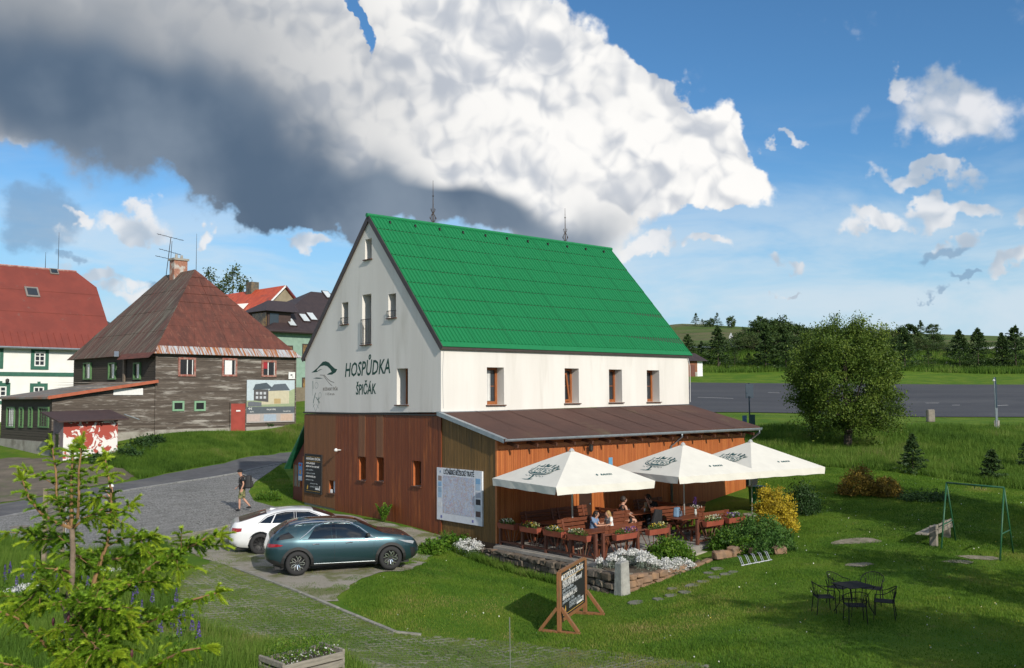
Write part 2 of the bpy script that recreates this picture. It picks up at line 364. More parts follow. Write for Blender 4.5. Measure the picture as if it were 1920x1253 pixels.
def sheet(poly, step, off, name='s', dense=4):
    """polygon draped over the terrain"""
    bm = bmesh.new(); bm.faces.new([bm.verts.new((x, y, 0)) for x, y in poly])
    bmesh.ops.triangulate(bm, faces=bm.faces[:])
    xs = [p[0] for p in poly]; ys = [p[1] for p in poly]
    for a, b, no in ((min(xs), max(xs), (1, 0, 0)), (min(ys), max(ys), (0, 1, 0))):
        t = a+step
        while t < b:
            bmesh.ops.bisect_plane(bm, geom=bm.verts[:]+bm.edges[:]+bm.faces[:], plane_co=tuple(t*k for k in no), plane_no=no, dist=1e-5); t += step
    z = TT([v.co[:2] for v in bm.verts])
    for v, h in zip(bm.verts, z): v.co.z = h+off
    bmesh.ops.recalc_face_normals(bm, faces=bm.faces)
    if sum(f.normal.z for f in bm.faces) < 0: bmesh.ops.reverse_faces(bm, faces=bm.faces[:])
    me = bpy.data.meshes.new(name); bm.to_mesh(me); bm.free(); return me
# ------------------------------------------------------------------ the ground
def rough(poly, amp, step, seed):
    r = random.Random(seed); out = []
    for (x0, y0), (x1, y1) in zip(poly, poly[1:]+poly[:1]):
        n = max(1, int(math.hypot(x1-x0, y1-y0)/step))
        for i in range(n): out.append((x0+(x1-x0)*i/n+r.uniform(-amp, amp), y0+(y1-y0)*i/n+r.uniform(-amp, amp)))
    return out
rng = np.random.default_rng(7); random.seed(5)
def ground_mat():
    m, nt, b, N, L = _nodes('meadow_ground'); pos = N('ShaderNodeNewGeometry').outputs['Position']
    sp = N('ShaderNodeSeparateXYZ'); L(pos, sp.inputs[0])
    c = _mixc(N, L, _ramp(N, L, _noise(N, L, pos, .45, 6), .35, .65), (.070, .150, .014), (.125, .195, .020))
    c = _mixc(N, L, _ramp(N, L, _noise(N, L, pos, 1.3, 6, .65), .56, .74, 0, .8), c, (.17, .165, .055))
    c = _mixc(N, L, _ramp(N, L, _noise(N, L, pos, 28, 4, .7), .45, .75, 0, .5), c, (.03, .055, .008))
    far = _ramp(N, L, sp.outputs[1], 150, 185)
    hill = _mixc(N, L, _ramp(N, L, _noise(N, L, _map(N, L, pos, (.02, .07, .2)), 1.0, 6, .6), .4, .62), (.080, .125, .030), (.130, .125, .060))
    hill = _mixc(N, L, _ramp(N, L, _noise(N, L, pos, .12, 6, .7), .5, .7, 0, .7), hill, (.045, .07, .018))
    c = _mixc(N, L, far, c, hill)
    L(c, b.inputs['Base Color']); b.inputs['Roughness'].default_value = .9; b.inputs['Specular IOR Level'].default_value = .1
    _bump(N, L, b, _noise(N, L, pos, 22, 6, .7), .7, .05)
    return m
def axis(parts):
    r = []
    for a, b, s in parts: r += list(np.arange(a, b, s))
    return np.array(r+[parts[-1][1]])
gx = axis([(-900,-200,50),(-200,-60,8),(-60,-30,1.5),(-30,22,.6),(22,60,1.5),(60,260,8),(260,900,50)])
gy = axis([(-120,-10,8),(-10,12,1.5),(12,50,.6),(50,80,1.),(80,160,2.5),(160,420,8),(420,1500,60)])
GX, GY = np.meshgrid(gx, gy); gz = TT(np.stack([GX.ravel(), GY.ravel()], 1))
V = np.stack([GX.ravel(), GY.ravel(), gz], 1); nx, ny = len(gx), len(gy)
I = np.arange(nx*ny).reshape(ny, nx); Fq = np.stack([I[:-1, :-1], I[:-1, 1:], I[1:, 1:], I[1:, :-1]], -1).reshape(-1, 4)
me = bpy.data.meshes.new('ground'); me.vertices.add(len(V)); me.vertices.foreach_set('co', V.astype(np.float32).ravel())
me.loops.add(Fq.size); me.loops.foreach_set('vertex_index', Fq.astype(np.int32).ravel()); me.polygons.add(len(Fq)); me.polygons.foreach_set('loop_start', np.arange(0, Fq.size, 4, dtype=np.int32)); me.update(calc_edges=True)
g = link('ground', me, ground_mat(), smooth=True); tag(g, kind='structure')

asphalt = mat('worn_asphalt', (.105, .106, .112), (.080, .081, .086), rough=.85, scale=1.2, bump=.35, bscale=60, c3=(.135, .132, .128), scale3=.35, world=True)
lotasph = mat('lot_asphalt', (.040, .041, .047), (.055, .056, .061), rough=.85, scale=.25, bump=.2, bscale=20, c3=(.072, .072, .074), scale3=.16, lo3=.52, hi3=.72, world=True, stretch=(.3, 1, 1))
def cobble_mat():
    m, nt, b, N, L = _nodes('sett_paving'); pos = N('ShaderNodeNewGeometry').outputs['Position']
    n = N('ShaderNodeTexVoronoi'); n.feature = 'DISTANCE_TO_EDGE'; n.inputs['Scale'].default_value = 8.5; L(pos, n.inputs['Vector'])
    j = _ramp(N, L, n.outputs['Distance'], .02, .11)
    n2 = N('ShaderNodeTexVoronoi'); n2.inputs['Scale'].default_value = 8.5; L(pos, n2.inputs['Vector']); sp = N('ShaderNodeSeparateColor'); L(n2.outputs['Color'], sp.inputs[0])
    w = N('ShaderNodeTexWave'); w.wave_type = 'RINGS'; w.rings_direction = 'Z'; w.inputs['Scale'].default_value = .55; w.inputs['Distortion'].default_value = 1.5; L(_map(N, L, pos, (1, .6, 1)), w.inputs['Vector'])
    c = _mixc(N, L, sp.outputs[0], (.20, .198, .192), (.30, .296, .288))
    c = _mixc(N, L, _ramp(N, L, w.outputs['Fac'], .55, .95, 0, .35), c, (.35, .345, .335))
    c = _mixc(N, L, _ramp(N, L, _noise(N, L, pos, .5, 5), .5, .72, 0, .6), c, (.12, .12, .115))
    c = _mixc(N, L, j, (.075, .078, .062), c)
    L(c, b.inputs['Base Color']); b.inputs['Roughness'].default_value = .8; _bump(N, L, b, j, .8, .025); return m
def gravel_mat():
    m, nt, b, N, L = _nodes('gravel_and_moss'); pos = N('ShaderNodeNewGeometry').outputs['Position']
    c = _mixc(N, L, _noise(N, L, pos, 1.1, 6), (.27, .245, .20), (.35, .325, .28))
    c = _mixc(N, L, _ramp(N, L, _noise(N, L, pos, .9, 7, .68, .3), .46, .60, 0, .85), c, (.13, .145, .045))
    c = _mixc(N, L, _ramp(N, L, _noise(N, L, pos, .42, 5), .58, .70, 0, .8), c, (.42, .415, .40))
    c = _mixc(N, L, _ramp(N, L, _noise(N, L, pos, 34, 4, .7), .45, .75, 0, .5), c, (.10, .095, .075))
    L(c, b.inputs['Base Color']); b.inputs['Roughness'].default_value = .92; b.inputs['Specular IOR Level'].default_value = .2; _bump(N, L, b, _noise(N, L, pos, 45, 6, .7), .7, .03); return m
ROAD_N = [(-260, 1030), (-100, 992), (0, 970.6), (100, 949), (211, 925), (330, 905), (445, 887), (528, 869), (640, 845)]
ROAD_F = [(640, 829), (525, 850), (420, 870), (310, 889.5), (215, 909), (128, 924), (0, 946), (-100, 966), (-260, 1000)]
PR = pxpoly(ROAD_N+ROAD_F)
struct('road', sheet(PR, 1.0, .026), asphalt)
PD = pxpoly([(-160, 975), (0, 943), (110, 924), (215, 905), (262, 893), (232, 876), (130, 860), (20, 858), (-160, 880)])
struct('dirt_yard', sheet(rough(PD, .2, .6, 4), 1.0, .02), mat('packed_dirt', (.165, .135, .10), (.10, .085, .062), rough=.95, scale=.8, bump=.6, bscale=30, c3=(.08, .09, .04), scale3=.5, world=True))
PC = pxpoly([(-160, 1008), (-100, 994), (0, 972), (100, 951), (211, 927), (330, 907), (445, 889), (526, 871), (505, 886), (478, 905), (466, 922), (476, 940), (515, 951), (560, 949), (575, 955), (500, 968), (434, 984), (313, 1009), (200, 1033), (110, 1050), (70, 1035), (30, 1012), (-60, 1004)])
struct('cobbled_pavement', sheet(PC, .8, .020), cobble_mat())
PG = pxpoly([(575, 956), (600, 958), (640, 968), (825, 1006), (815, 1035), (770, 1070), (690, 1080), (655, 1098), (628, 1128), (598, 1127), (505, 1090), (440, 1066), (395, 1052), (310, 1022), (313, 1010), (434, 985), (500, 969)])
PG = rough(PG, .10, .35, 3)
struct('gravel_parking', sheet(PG, .6, .016), gravel_mat())
PL = pxpoly([(1120, 771), (1330, 774), (1600, 779), (1920, 783), (2200, 788), (2200, 725), (1920, 722), (1600, 720.5), (1300, 718), (1120, 716)])
struct('parking_lot', sheet(PL, 2.5, .05), lotasph)
_lm = plain('worn_road_paint', (.55, .55, .53), .8)
for k, (a, b_) in enumerate([((1308, 746), (1375, 748.5)), ((1735, 757), (1760, 757)), ((1785, 761), (1800, 761)), ((1868, 762), (1890, 761)), ((1440, 737), (1462, 738))]):
    p, q = G(*a), G(*b_); d = (q-p).normalized(); n = Vector((-d.y, d.x, 0))*.10
    tag(link('road_marking', sheet([tuple((p-n)[:2]), tuple((q-n)[:2]), tuple((q+n)[:2]), tuple((p+n)[:2])], 2., .06), _lm), kind='structure')
# grass pavers: a concrete lattice with turf in its cells
PV = pxpoly([(400, 1053), (440, 1067), (505, 1091), (600, 1129), (742, 1188), (800, 1194), (960, 1203), (1150, 1222), (1320, 1245), (1320, 1300), (760, 1300), (700, 1262), (650, 1232), (520, 1205), (400, 1180), (330, 1140), (340, 1090)])
struct('grass_paver_field', sheet(PV, .6, .012), mat('turf_in_pavers', (.085, .12, .025), (.14, .15, .05), rough=.95, scale=2, bump=.5, bscale=30, c3=(.10, .09, .05), scale3=.8, world=True))
def paver_lattice():
    o = G(640, 1130); a = Vector((.80, .60, 0)); b_ = Vector((-.60, .80, 0)); s = .21; w = .06; r = []
    for i in range(-70, 70):
        for j in range(-70, 70):
            c = o+a*(i*s)+b_*(j*s); r.append((c.x, c.y))
    r = np.array(r); r = r[inpoly(r, PV)]; drop = rng.random(len(r)) < .12; r = r[~drop]; n = len(r)
    A = np.array(a[:2]); B = np.array(b_[:2]); qs = []
    for (l, wd, ax, ay) in ((s*.5, w*.5, A, B), (w*.5, s*.5, A, B)):
        c4 = np.stack([r-ax*l-ay*wd, r+ax*l-ay*wd, r+ax*l+ay*wd, r-ax*l+ay*wd], 1); qs.append(c4)
    Q = np.concatenate(qs); z = TT(Q.reshape(-1, 2)).reshape(-1, 4)+.022+np.repeat(rng.normal(0, .004, 2*n), 4).reshape(-1, 4)
    z[n:] -= .003
    top = np.concatenate([Q, z[..., None]], -1)
    sides = []
    for k in range(4):
        p, q = top[:, k], top[:, (k+1) % 4]; lo = np.array([0, 0, .03]); sides.append(np.stack([p-lo, q-lo, q, p], 1))
    o = trimesh('paver_lattice', np.concatenate([top]+sides), None, mat('paver_concrete', (.21, .205, .16), (.145, .15, .10), rough=.9, scale=1.5, bump=.3, c3=(.10, .13, .045), scale3=.8, lo3=.44, hi3=.58, world=True), quads=True)
    tag(o, 'weathered concrete lattice of grass pavers in front of the cars', 'paving', kind='stuff')
paver_lattice()
# kerbs: single stones
def kerb(name, pts, m, w=.10, h=.07, ln=1.0):
    e = bpy.data.objects.new(name, None); COL.objects.link(e); tag(e, kind='structure')
    P3 = [G(*p) for p in pts]
    for a, b_ in zip(P3[:-1], P3[1:]):
        n = max(1, round((b_-a).length/ln))
        for i in range(n):
            p = a.lerp(b_, i/n); q = a.lerp(b_, (i+1)/n-.012/ln); p.z = T(p.x, p.y)+h*.3+random.uniform(-.006, .006); q.z = T(q.x, q.y)+h*.3
            MB().beam(p, q, w, h).build('kerb_stone', m, e, bevel=.008)
    return e
_ks = mat('kerb_concrete', (.27, .26, .225), (.19, .185, .155), rough=.9, scale=4, bump=.3)
kerb('parking_kerb', [(440, 1067), (505, 1091), (600, 1129), (672, 1159), (742, 1188), (790, 1193)], _ks)
kerb('pavement_kerb', [(313, 1010), (370, 999), (434, 985), (500, 969)], _ks, w=.08, h=.06)
kerb('road_kerb', [(-60, 983), (0, 971.6), (100, 950), (211, 926), (330, 906), (445, 888), (528, 870)], mat('granite_kerb', (.26, .26, .26), (.19, .19, .19), rough=.85, scale=5, bump=.3), w=.16, h=.08)
mh = G(36, 990); mc = MB().lathe([(.33, 0), (.33, .02), (.30, .022), (.29, .016), (.05, .016), (.05, .02)], 24).build('manhole_cover', mat('rusty_iron', (.15, .13, .11), (.21, .18, .15), rough=.7, scale=8, bump=.3)); mc.location = (mh.x, mh.y, mh.z+.034)
tag(mc, 'round iron manhole cover in the grey sett pavement', 'manhole cover')
# ------------------------------------------------------------------ the inn
HO = Vector((-2.671, 35.0, 0)); HYAW = math.pi/2-.86476
Hu = Vector((math.cos(HYAW), math.sin(HYAW), 0)); Hv = Vector((-Hu.y, Hu.x, 0))
def H(u, v, z=0): return HO+Hu*u+Hv*v+Vector((0, 0, z))
def hu(px, v, z):
    """u on the line (v, z) of the house whose bearing is px"""
    a, b = -6., 26.
    for _ in range(40):
        m = (a+b)/2
        if pix(H(m, v, z))[0] < px: a = m
        else: b = m
    return a
def hv(px, u, z):
    a, b = -12., 16.
    for _ in range(40):
        m = (a+b)/2
        if pix(H(u, m, z))[0] > px: a = m
        else: b = m
    return a
def hz_(py, u, v):
    a, b = -3., 20.
    for _ in range(40):
        m = (a+b)/2
        if pix(H(u, v, m))[1] > py: a = m
        else: b = m
    return a
inn = thing('inn', 'white gabled inn with steep green metal roof and brown timber ground floor', 'building', HO, HYAW)
Lh, Wh, VR, ZR = 14.53, 10.6, 5.06, 12.72
stucco = mat('white_render', (.70, .672, .628), (.645, .615, .57), rough=.9, scale=.9, bump=.12, bscale=60, c3=(.56, .53, .48), scale3=1.3, lo3=.50, hi3=.78, stretch=(1, 1, .14))
wood_red = boards('dark_red_boards', 1, .105, (.160, .036, .009), (.225, .056, .013), rough=.55, grain=.22, c3=(.34, .100, .022), lo3=.50, hi3=.78)
wood_brn = boards('brown_boards', 1, .105, (.175, .070, .024), (.21, .085, .030), rough=.65, grain=.2)
wood_olv = boards('olive_boards', 1, .085, (.155, .088, .022), (.24, .130, .034), rough=.65, grain=.35, c3=(.075, .05, .018))
wood_org = boards('orange_boards', 0, .085, (.36, .098, .022), (.46, .145, .036), rough=.55, grain=.18, c3=(.30, .075, .020), lo3=.52, hi3=.8)
wood_frame = mat('varnished_window_wood', (.32, .105, .030), (.22, .07, .022), rough=.4, scale=4, stretch=(6, 6, 1))
wood_trim = mat('brown_stain', (.105, .042, .022), (.07, .028, .015), rough=.6, scale=4, stretch=(6, 6, 1))
zinc = mat('zinc_sheet', (.36, .40, .43), (.28, .32, .35), rough=.45, scale=3, metal=.6)
darkm = plain('dark_iron', (.025, .023, .022), .5)
GL = glass()
# white upper storey: a solid with window pockets
A = (4.55, 4.70, 4.41, 4.56); E_ = (7.08, 7.10, 7.05, 7.08)
sh = MB(); v = [(0, 0, A[0]), (0, Wh, A[2]), (0, Wh, E_[2]), (0, VR, ZR-.14), (0, 0, E_[0])]
v2 = [(Lh, 0, A[1]), (Lh, Wh, A[3]), (Lh, Wh, E_[3]), (Lh, VR, ZR-.14), (Lh, 0, E_[1])]
sh.add(v+v2, [(0, 1, 2, 3, 4), (9, 8, 7, 6, 5)]+[(i, i+5, (i+1) % 5+5, (i+1) % 5) for i in range(5)])
def gwin(x0, x1, y0, y1):                                   # gable window from pixel rectangle -> (v0, v1, z0, z1)
    vm = hv((x0+x1)/2, 0, 7); z0 = hz_(y1, 0, vm); z1 = hz_(y0, 0, vm); return hv(x1, 0, (z0+z1)/2), hv(x0, 0, (z0+z1)/2), z0, z1
GW = [gwin(684.5, 697, 448, 486), gwin(641, 653, 567, 608), gwin(679, 696, 552, 646), gwin(728, 742.5, 551, 596), gwin(744, 765, 691, 759)]
def fwin(x0, x1, y0, y1):
    um = hu((x0+x1)/2, 0, 6); z0 = hz_(y1, um, 0); z1 = hz_(y0, um, 0); return hu(x0, 0, (z0+z1)/2), hu(x1, 0, (z0+z1)/2), z0, z1
FW = [fwin(913, 945, 689, 759), fwin(1059, 1085.5, 691, 756), fwin(1142, 1166.5, 693, 754.5), fwin(1213, 1236.5, 694.5, 753.5)]
DP = .52
cuts = [MB().box(-.3, DP, a, b, c, d) for a, b, c, d in GW]+[MB().box(a, b, -.3, DP, c, d) for a, b, c, d in FW]
link('wall', cut(sh.fix('wall'), cuts), stucco, inn)
def window(p, a, b, c, d, side, bars=0, fr=.07, m=wood_frame, curtain=False, rec=DP, nm='window'):
    """frame + pane sitting at the back of its pocket. side 'g' looks along -x, 'f' along -y"""
    def bx(mb, s0, s1, t0, t1, e0, e1):
        return mb.box(e0, e1, s0, s1, t0, t1) if side == 'g' else mb.box(s0, s1, e0, e1, t0, t1)
    f = MB(); q = rec-.09
    bx(f, a, a+fr, c, d, q, rec-.004); bx(f, b-fr, b, c, d, q, rec-.004); bx(f, a+fr, b-fr, c, c+fr*1.3, q, rec-.004); bx(f, a+fr, b-fr, d-fr, d, q, rec-.004)
    w = f.build(nm, m, p)
    g_ = MB(); bx(g_, a+fr*.9, b-fr*.9, c+fr, d-fr*.8, rec-.035, rec-.025); g_.build('pane', GL, w)
    if bars:
        k = MB()
        for i in range(bars): z = c+(d-c)*(i+1)/(bars+1); bx(k, a+fr, b-fr, z-.014, z+.014, rec-.055, rec-.04)
        k.build('glazing_bar', m, w)
    if curtain:
        k = MB(); n = 10; x0 = a+fr+.02; x1 = a+(b-a)*.62
        for i in range(n): x = x0+(x1-x0)*i/n; bx(k, x, x+(x1-x0)/n*.8, c+.15, d-.12, rec-.06-.012*(i % 2), rec-.045)
        k.build('curtain', plain('white_curtain', (.7, .7, .68), .9), w)
    s = MB(); bx(s, a-.06, b+.06, c-.045, c-.005, -.09, rec-.1 if side == 'f' else .25); s.build('sill', wood_trim, w)
    return w
for i, q in enumerate(GW): window(inn, *q, 'g', fr=.06, bars=1 if i in (2,) else 0, m=wood_trim if i != 4 else wood_frame)
for i, q in enumerate(FW):
    w = window(inn, *q, 'f', bars=1, curtain=(i == 0), fr=.10)
    if i == 1:                                              # this casement is tipped open
        a, b, c, d = q; M = Matrix.Translation((b-.16, DP-.10, c+.1))@Matrix.Rotation(R_(-9), 4, 'Y')
        k = MB(); 
        for s0, s1, t0, t1 in ((-.55, -.47, 0, d-c-.25), (-.08, 0, 0, d-c-.25), (-.47, -.08, 0, .09), (-.47, -.08, d-c-.34, d-c-.25)): k.box(s0, s1, -.05, 0, t0, t1, M)
        k.build('open_sash', wood_frame, w)
# balcony grilles on the gable
for i, h in ((1, .28), (2, 1.05), (3, .28)):
    a, b, c, d = GW[i]; k = MB(); x = -.06
    k.tube([(x, a-.02, c+h), (x, b+.02, c+h)], .014); k.tube([(x, a-.02, c+.05), (x, b+.02, c+.05)], .012)
    n = 7 if i == 2 else 5
    for j in range(n): y = a+(b-a)*j/(n-1); k.tube([(x, y, c+.03), (x, y, c+h)], .010, 5)
    k.tube([(0, a, c+h), (x, a, c+h)], .012, 5); k.tube([(0, b, c+h), (x, b, c+h)], .012, 5)
    k.build('window_grille', darkm, inn)
# roof
RL = 7.72; sl = Vector((0, VR+.13, ZR-(7.02))); RLEN = sl.length; sl.normalize(); snr = Vector((0, -sl.z, sl.y))
roof = MB().add([(-.07, -.13, 7.02), (-.07, VR, ZR), (-.07, Wh+.13, 6.92), (-.07, Wh+.13, 6.80), (-.07, VR, ZR-.15), (-.07, -.13, 6.90), (Lh+.14, -.13, 7.04), (Lh+.14, VR, ZR), (Lh+.14, Wh+.13, 6.94), (Lh+.14, Wh+.13, 6.82), (Lh+.14, VR, ZR-.15), (Lh+.14, -.13, 6.92)],
    [(0, 1, 4, 5), (1, 2, 3, 4), (6, 11, 10, 7), (7, 10, 9, 8), (0, 6, 7, 1), (1, 7, 8, 2), (2, 8, 9, 3), (3, 9, 10, 4), (4, 10, 11, 5), (5, 11, 6, 0)]).build('roof', mat('roof_deck_brown', (.055, .038, .034), (.04, .03, .028), rough=.6), inn)
def green_mat():
    m, nt, b, N, L = _nodes('green_painted_sheet'); co = N('ShaderNodeTexCoord').outputs['Object']; oi = N('ShaderNodeObjectInfo')
    c = _mixc(N, L, oi.outputs['Random'], (.009, .178, .060), (.0095, .184, .063))
    c = _mixc(N, L, _ramp(N, L, _noise(N, L, _map(N, L, co, (5, .35, 1)), 1.0, 7, .7), .42, .75, 0, .6), c, (.006, .130, .042))
    c = _mixc(N, L, _ramp(N, L, _noise(N, L, N('ShaderNodeNewGeometry').outputs['Position'], 3.5, 6, .75), .66, .78, 0, .55), c, (.07, .26, .10))
    L(c, b.inputs['Base Color']); b.inputs['Roughness'].default_value = .52; b.inputs['Specular IOR Level'].default_value = .35; _bump(N, L, b, _noise(N, L, co, 5, 4), .15, .02); return m
gm = green_mat()
NR, NC = 9, 8; rh = (RLEN-.22)/NR; cw = (Lh+.21)/NC
def roof_sheet(w, h, nr):
    b = MB(); xs = []
    for i in range(nr):
        x = (i+.5)*w/nr; xs += [(x-.035, 0), (x-.014, .042), (x+.014, .042), (x+.035, 0)]
    xs = [(0.004, 0)]+xs+[(w-.004, 0)]; n = len(xs)
    vs = [(x, .026, z+.012) for x, z in xs]+[(x, h, z) for x, z in xs]+[(x, .026, z*.3-.006) for x, z in xs]
    fs = [(i, i+1, n+i+1, n+i) for i in range(n-1)]+[(2*n+i, 2*n+i+1, i+1, i) for i in range(n-1)]
    return b.add(vs, fs).fix('roof_sheet')
sheetme = roof_sheet(cw, rh, 10); sheetme.materials.append(gm)
RM = frame_mx((-.07, -.13, 7.02), (1, 0, 0), sl)
for r in range(NR):
    for c in range(NC):
        o = link('roof_sheet', sheetme, gm, roof); jx = random.uniform(-.006, .006)
        o.matrix_local = RM@Matrix.Translation((c*cw, .22+r*rh, .006+random.uniform(0, .008)))@Matrix.Rotation(R_(random.uniform(-.25, .25)), 4, 'X')
ap = MB()
ap.box(0, Lh+.21, -.03, .235, .002, .022, RM).build('eaves_flashing', gm, roof)
rc = MB().tube([(-.16, VR, ZR+.03), (Lh+.16, VR, ZR+.03)], .09, 8).build('ridge_cap', gm, roof)
k = MB(); k.beam((-.085, -.16, 6.93), (-.085, VR, ZR-.06), .03, .2).beam((-.085, Wh+.16, 6.83), (-.085, VR, ZR-.06), .03, .2); k.build('bargeboard', mat('grey_brown_board', (.06, .048, .05), (.045, .036, .038), rough=.6), roof)
for px in (812, 1060):                                      # wrought finials on the ridge
    u = hu(px, VR, ZR); k = MB(); z = ZR+.05; hgt = 1.95 if px < 900 else 1.72
    k.tube([(u, VR, z), (u, VR, z+.5), (u, VR, z+hgt)], [.035, .026, .008], 6)
    for s in (-1, 1):
        for dx, dy in ((1, 0), (0, 1)):
            f = lambda r, h: (u+dx*s*r, VR+dy*s*r, z+h)
            k.tube([f(0, .08), f(.10, .12), f(.15, .25), f(.10, .38), f(.03, .48)], .012, 5); k.tube([f(.02, .46), f(.10, .58), f(.13, .66), f(.08, .68)], .011, 5); k.tube([f(.15, .2), f(.19, .26), f(.16, .31)], .01, 5)
    k.lathe([(.0, -.04), (.05, 0), (.0, .04)], 8, (u, VR, z+1.25)); k.build('finial', mat('rusted_finial', (.07, .045, .035), (.04, .028, .024), rough=.6), roof)
for i in range(11): u = .8+i*1.3; MB().box(u, u+.05, VR-.32, VR-.22, ZR-.27, ZR-.15).build('snow_hook', darkm, roof)
# timber ground floor of the gable end
def cladding(name, m, p, side, a, b, z0, z1, w, off, holes=(), t=.028, gap=.008):
    """vertical boards as real pieces, joined; z0/z1 may be functions of the coordinate"""
    mb = MB(); x = a; f0 = z0 if callable(z0) else (lambda s: z0); f1 = z1 if callable(z1) else (lambda s: z1)
    while x < b-.01:
        x2 = min(x+w-gap, b); segs = [(None, None)]; xm = (x+x2)/2; lo, hi = [(f0(x), f0(x2))], None
        cutz = sorted((h[2], h[3]) for h in holes if h[0]-.02 < xm < h[1]+.02)
        zs = [(f0(x), f0(x2))]; out = []; top = (f1(x), f1(x2)); cur = zs[0]
        for c, d in cutz: out.append((cur, (c, c))); cur = (d, d)
        out.append((cur, top)); tt = t+random.uniform(-.003, .003)
        for (p0, p1), (q0, q1) in out:
            if side == 'g': vs = [(off-tt, x, p0), (off-tt, x2, p1), (off-tt, x2, q1), (off-tt, x, q0), (off, x, p0), (off, x2, p1), (off, x2, q1), (off, x, q0)]
            else: vs = [(x, off-tt, p0), (x2, off-tt, p1), (x2, off-tt, q1), (x, off-tt, q0), (x, off, p0), (x2, off, p1), (x2, off, q1), (x, off, q0)]
            mb.add(vs, [(0, 1, 2, 3), (7, 6, 5, 4), (0, 4, 5, 1), (1, 5, 6, 2), (2, 6, 7, 3), (3, 7, 4, 0)])
        x += w
    o = mb.build(name, m, p); o['kind'] = 'stuff'; return o
def gw2(x0, x1, y0, y1):
    vm = hv((x0+x1)/2, 0, 2.5); z0 = hz_(y1, 0, vm); z1 = hz_(y0, 0, vm); return hv(x1, 0, 2.5), hv(x0, 0, 2.5), z0, z1
LW = [gw2(673.5, 686, 857, 901), gw2(707, 720, 858, 902.5), gw2(775, 790, 864.5, 911.5), gw2(617.5, 629, 901, 925)]
vsplit = hv(629.5, 0, 2.5)
base = MB().box(.02, Lh, .02, Wh, -.6, 4.38)
link('ground_floor_wall', cut(base.fix('b'), [MB().box(-.3, .4, a, b, c, d) for a, b, c, d in LW]), mat('plinth_render', (.30, .275, .24), (.22, .20, .17), rough=.9, scale=2), inn)
zb = lambda y: -.02+.24*y/Wh+(.14 if y > vsplit else 0)
ztop = lambda y: A[0]-.06-.14*y/Wh
cladding('board_cladding', wood_red, inn, 'g', 0.0, vsplit, zb, ztop, .105, 0.0, [q for q in LW[:3]])
cladding('board_cladding', wood_brn, inn, 'g', vsplit+.005, Wh, zb, ztop, .105, 0.0, [LW[3]])
for q in LW[:3]:                                            # paler boards running up from two of the windows
    if q is LW[2]: continue
    cladding('pale_boards', boards('pale_red_boards', 1, .105, (.20, .085, .038), (.24, .10, .045)), inn, 'g', q[0], q[1], q[3]+.02, ztop((q[0]+q[1])/2)-.02, .105, -.030, t=.012)
for q in LW: 
    a, b, c, d = q; w = window(inn, *q, 'g', fr=.045, rec=.34, nm='narrow_window' if q is not LW[3] else 'hatch')
    MB().box(.0, .30, b-.004, b+.03, c, d).box(.0, .30, a-.03, a+.004, c, d).build('reveal', mat('orange_reveal', (.45, .13, .04), (.36, .10, .03), rough=.5), w)
    if q is LW[3]: MB().box(.10, .12, a+.02, a+(b-a)*.6, c+.03, d-.03).build('notice', plain('pale_paper', (.5, .56, .62), .5), w); MB().box(.02, .06, a+(b-a)*.62, b-.05, c+.01, c+.16).build('card', plain('white_card', (.8, .8, .78), .6), w)
MB().box(-.07, .02, -.02, Wh+.02, 4.405, 4.47).build('drip_flashing', darkm, inn)
k = MB().box(-.045, .0, -.055, .045, 0.0, 4.5).build('corner_board', wood_red, inn)
# lamp on the boards
lv = hv(640, 0, 2.8); lz = hz_(844, 0, lv); k = MB().tube([(-.02, lv, lz), (-.22, lv, lz+.01)], .025, 6); k.lathe([(.03, 0), (.075, .03), (.085, .08), (.05, .13), (.0, .15)], 10, (-.26, lv, lz-.06)); k.build('wall_lamp', plain('white_plastic', (.8, .8, .78), .4), inn, smooth=True)
# lettering on the gable
ink = plain('green_signwriting', (.012, .062, .045), .8)
def gtext(body, px, py, size, shear=0., sx=1., m=ink, rot=0, bold=0.):
    vv = hv(px, 0, 6); zz = hz_(py, 0, vv); Mx = frame_mx((-.002, vv, zz), (0, -1, math.tan(R_(rot))), (0, 0, 1))
    return text(body, size, m, inn, Mx, shear=shear, sx=sx, bold=bold, ext=.0015)
gtext('HOSPŮDKA', 687, 692, .84, .22, .80, rot=1.5, bold=.013); gtext('ŠPIČÁK', 685.5, 731, .60, .12, .80, rot=1, bold=.013)
br = plain('brown_signwriting', (.12, .09, .06), .8)
gtext('BOŽÍDARSKÝ ŠPIČÁK', 619.5, 730, .19, .15, .72, br); gtext('1 115 m n.m.', 619, 739, .17, .15, .9, br)
def gpoly(pts, m, nm='emblem'):
    b = MB(); q = []
    for px, py in pts: vv = hv(px, 0, 6); q.append((vv, hz_(py, 0, vv)))
    n = len(q); b.add([(-.003, y, z) for y, z in q]+[(.01, y, z) for y, z in q], [tuple(range(n))]+[(i, (i+1) % n, n+(i+1) % n, n+i) for i in range(n)])
    me = b.fix(nm); bm = bmesh.new(); bm.from_mesh(me); bmesh.ops.triangulate(bm, faces=bm.faces[:]); bm.to_mesh(me); bm.free(); return link(nm, me, m, inn)
Z1 = lambda l: [(540+x*.1354, 640+y*.1354) for x, y in l]
gpoly(Z1([(325, 437), (400, 375), (480, 285), (520, 277), (565, 295), (610, 345), (650, 380), (682, 388), (660, 430), (610, 462), (540, 464), (560, 445), (605, 425), (585, 385), (540, 345), (500, 335), (455, 345), (425, 370), (395, 405), (410, 412), (440, 392), (480, 388), (440, 402), (400, 425)]), ink)
gpoly(Z1([(350, 515), (395, 503), (440, 506), (485, 514), (430, 520)]), ink)
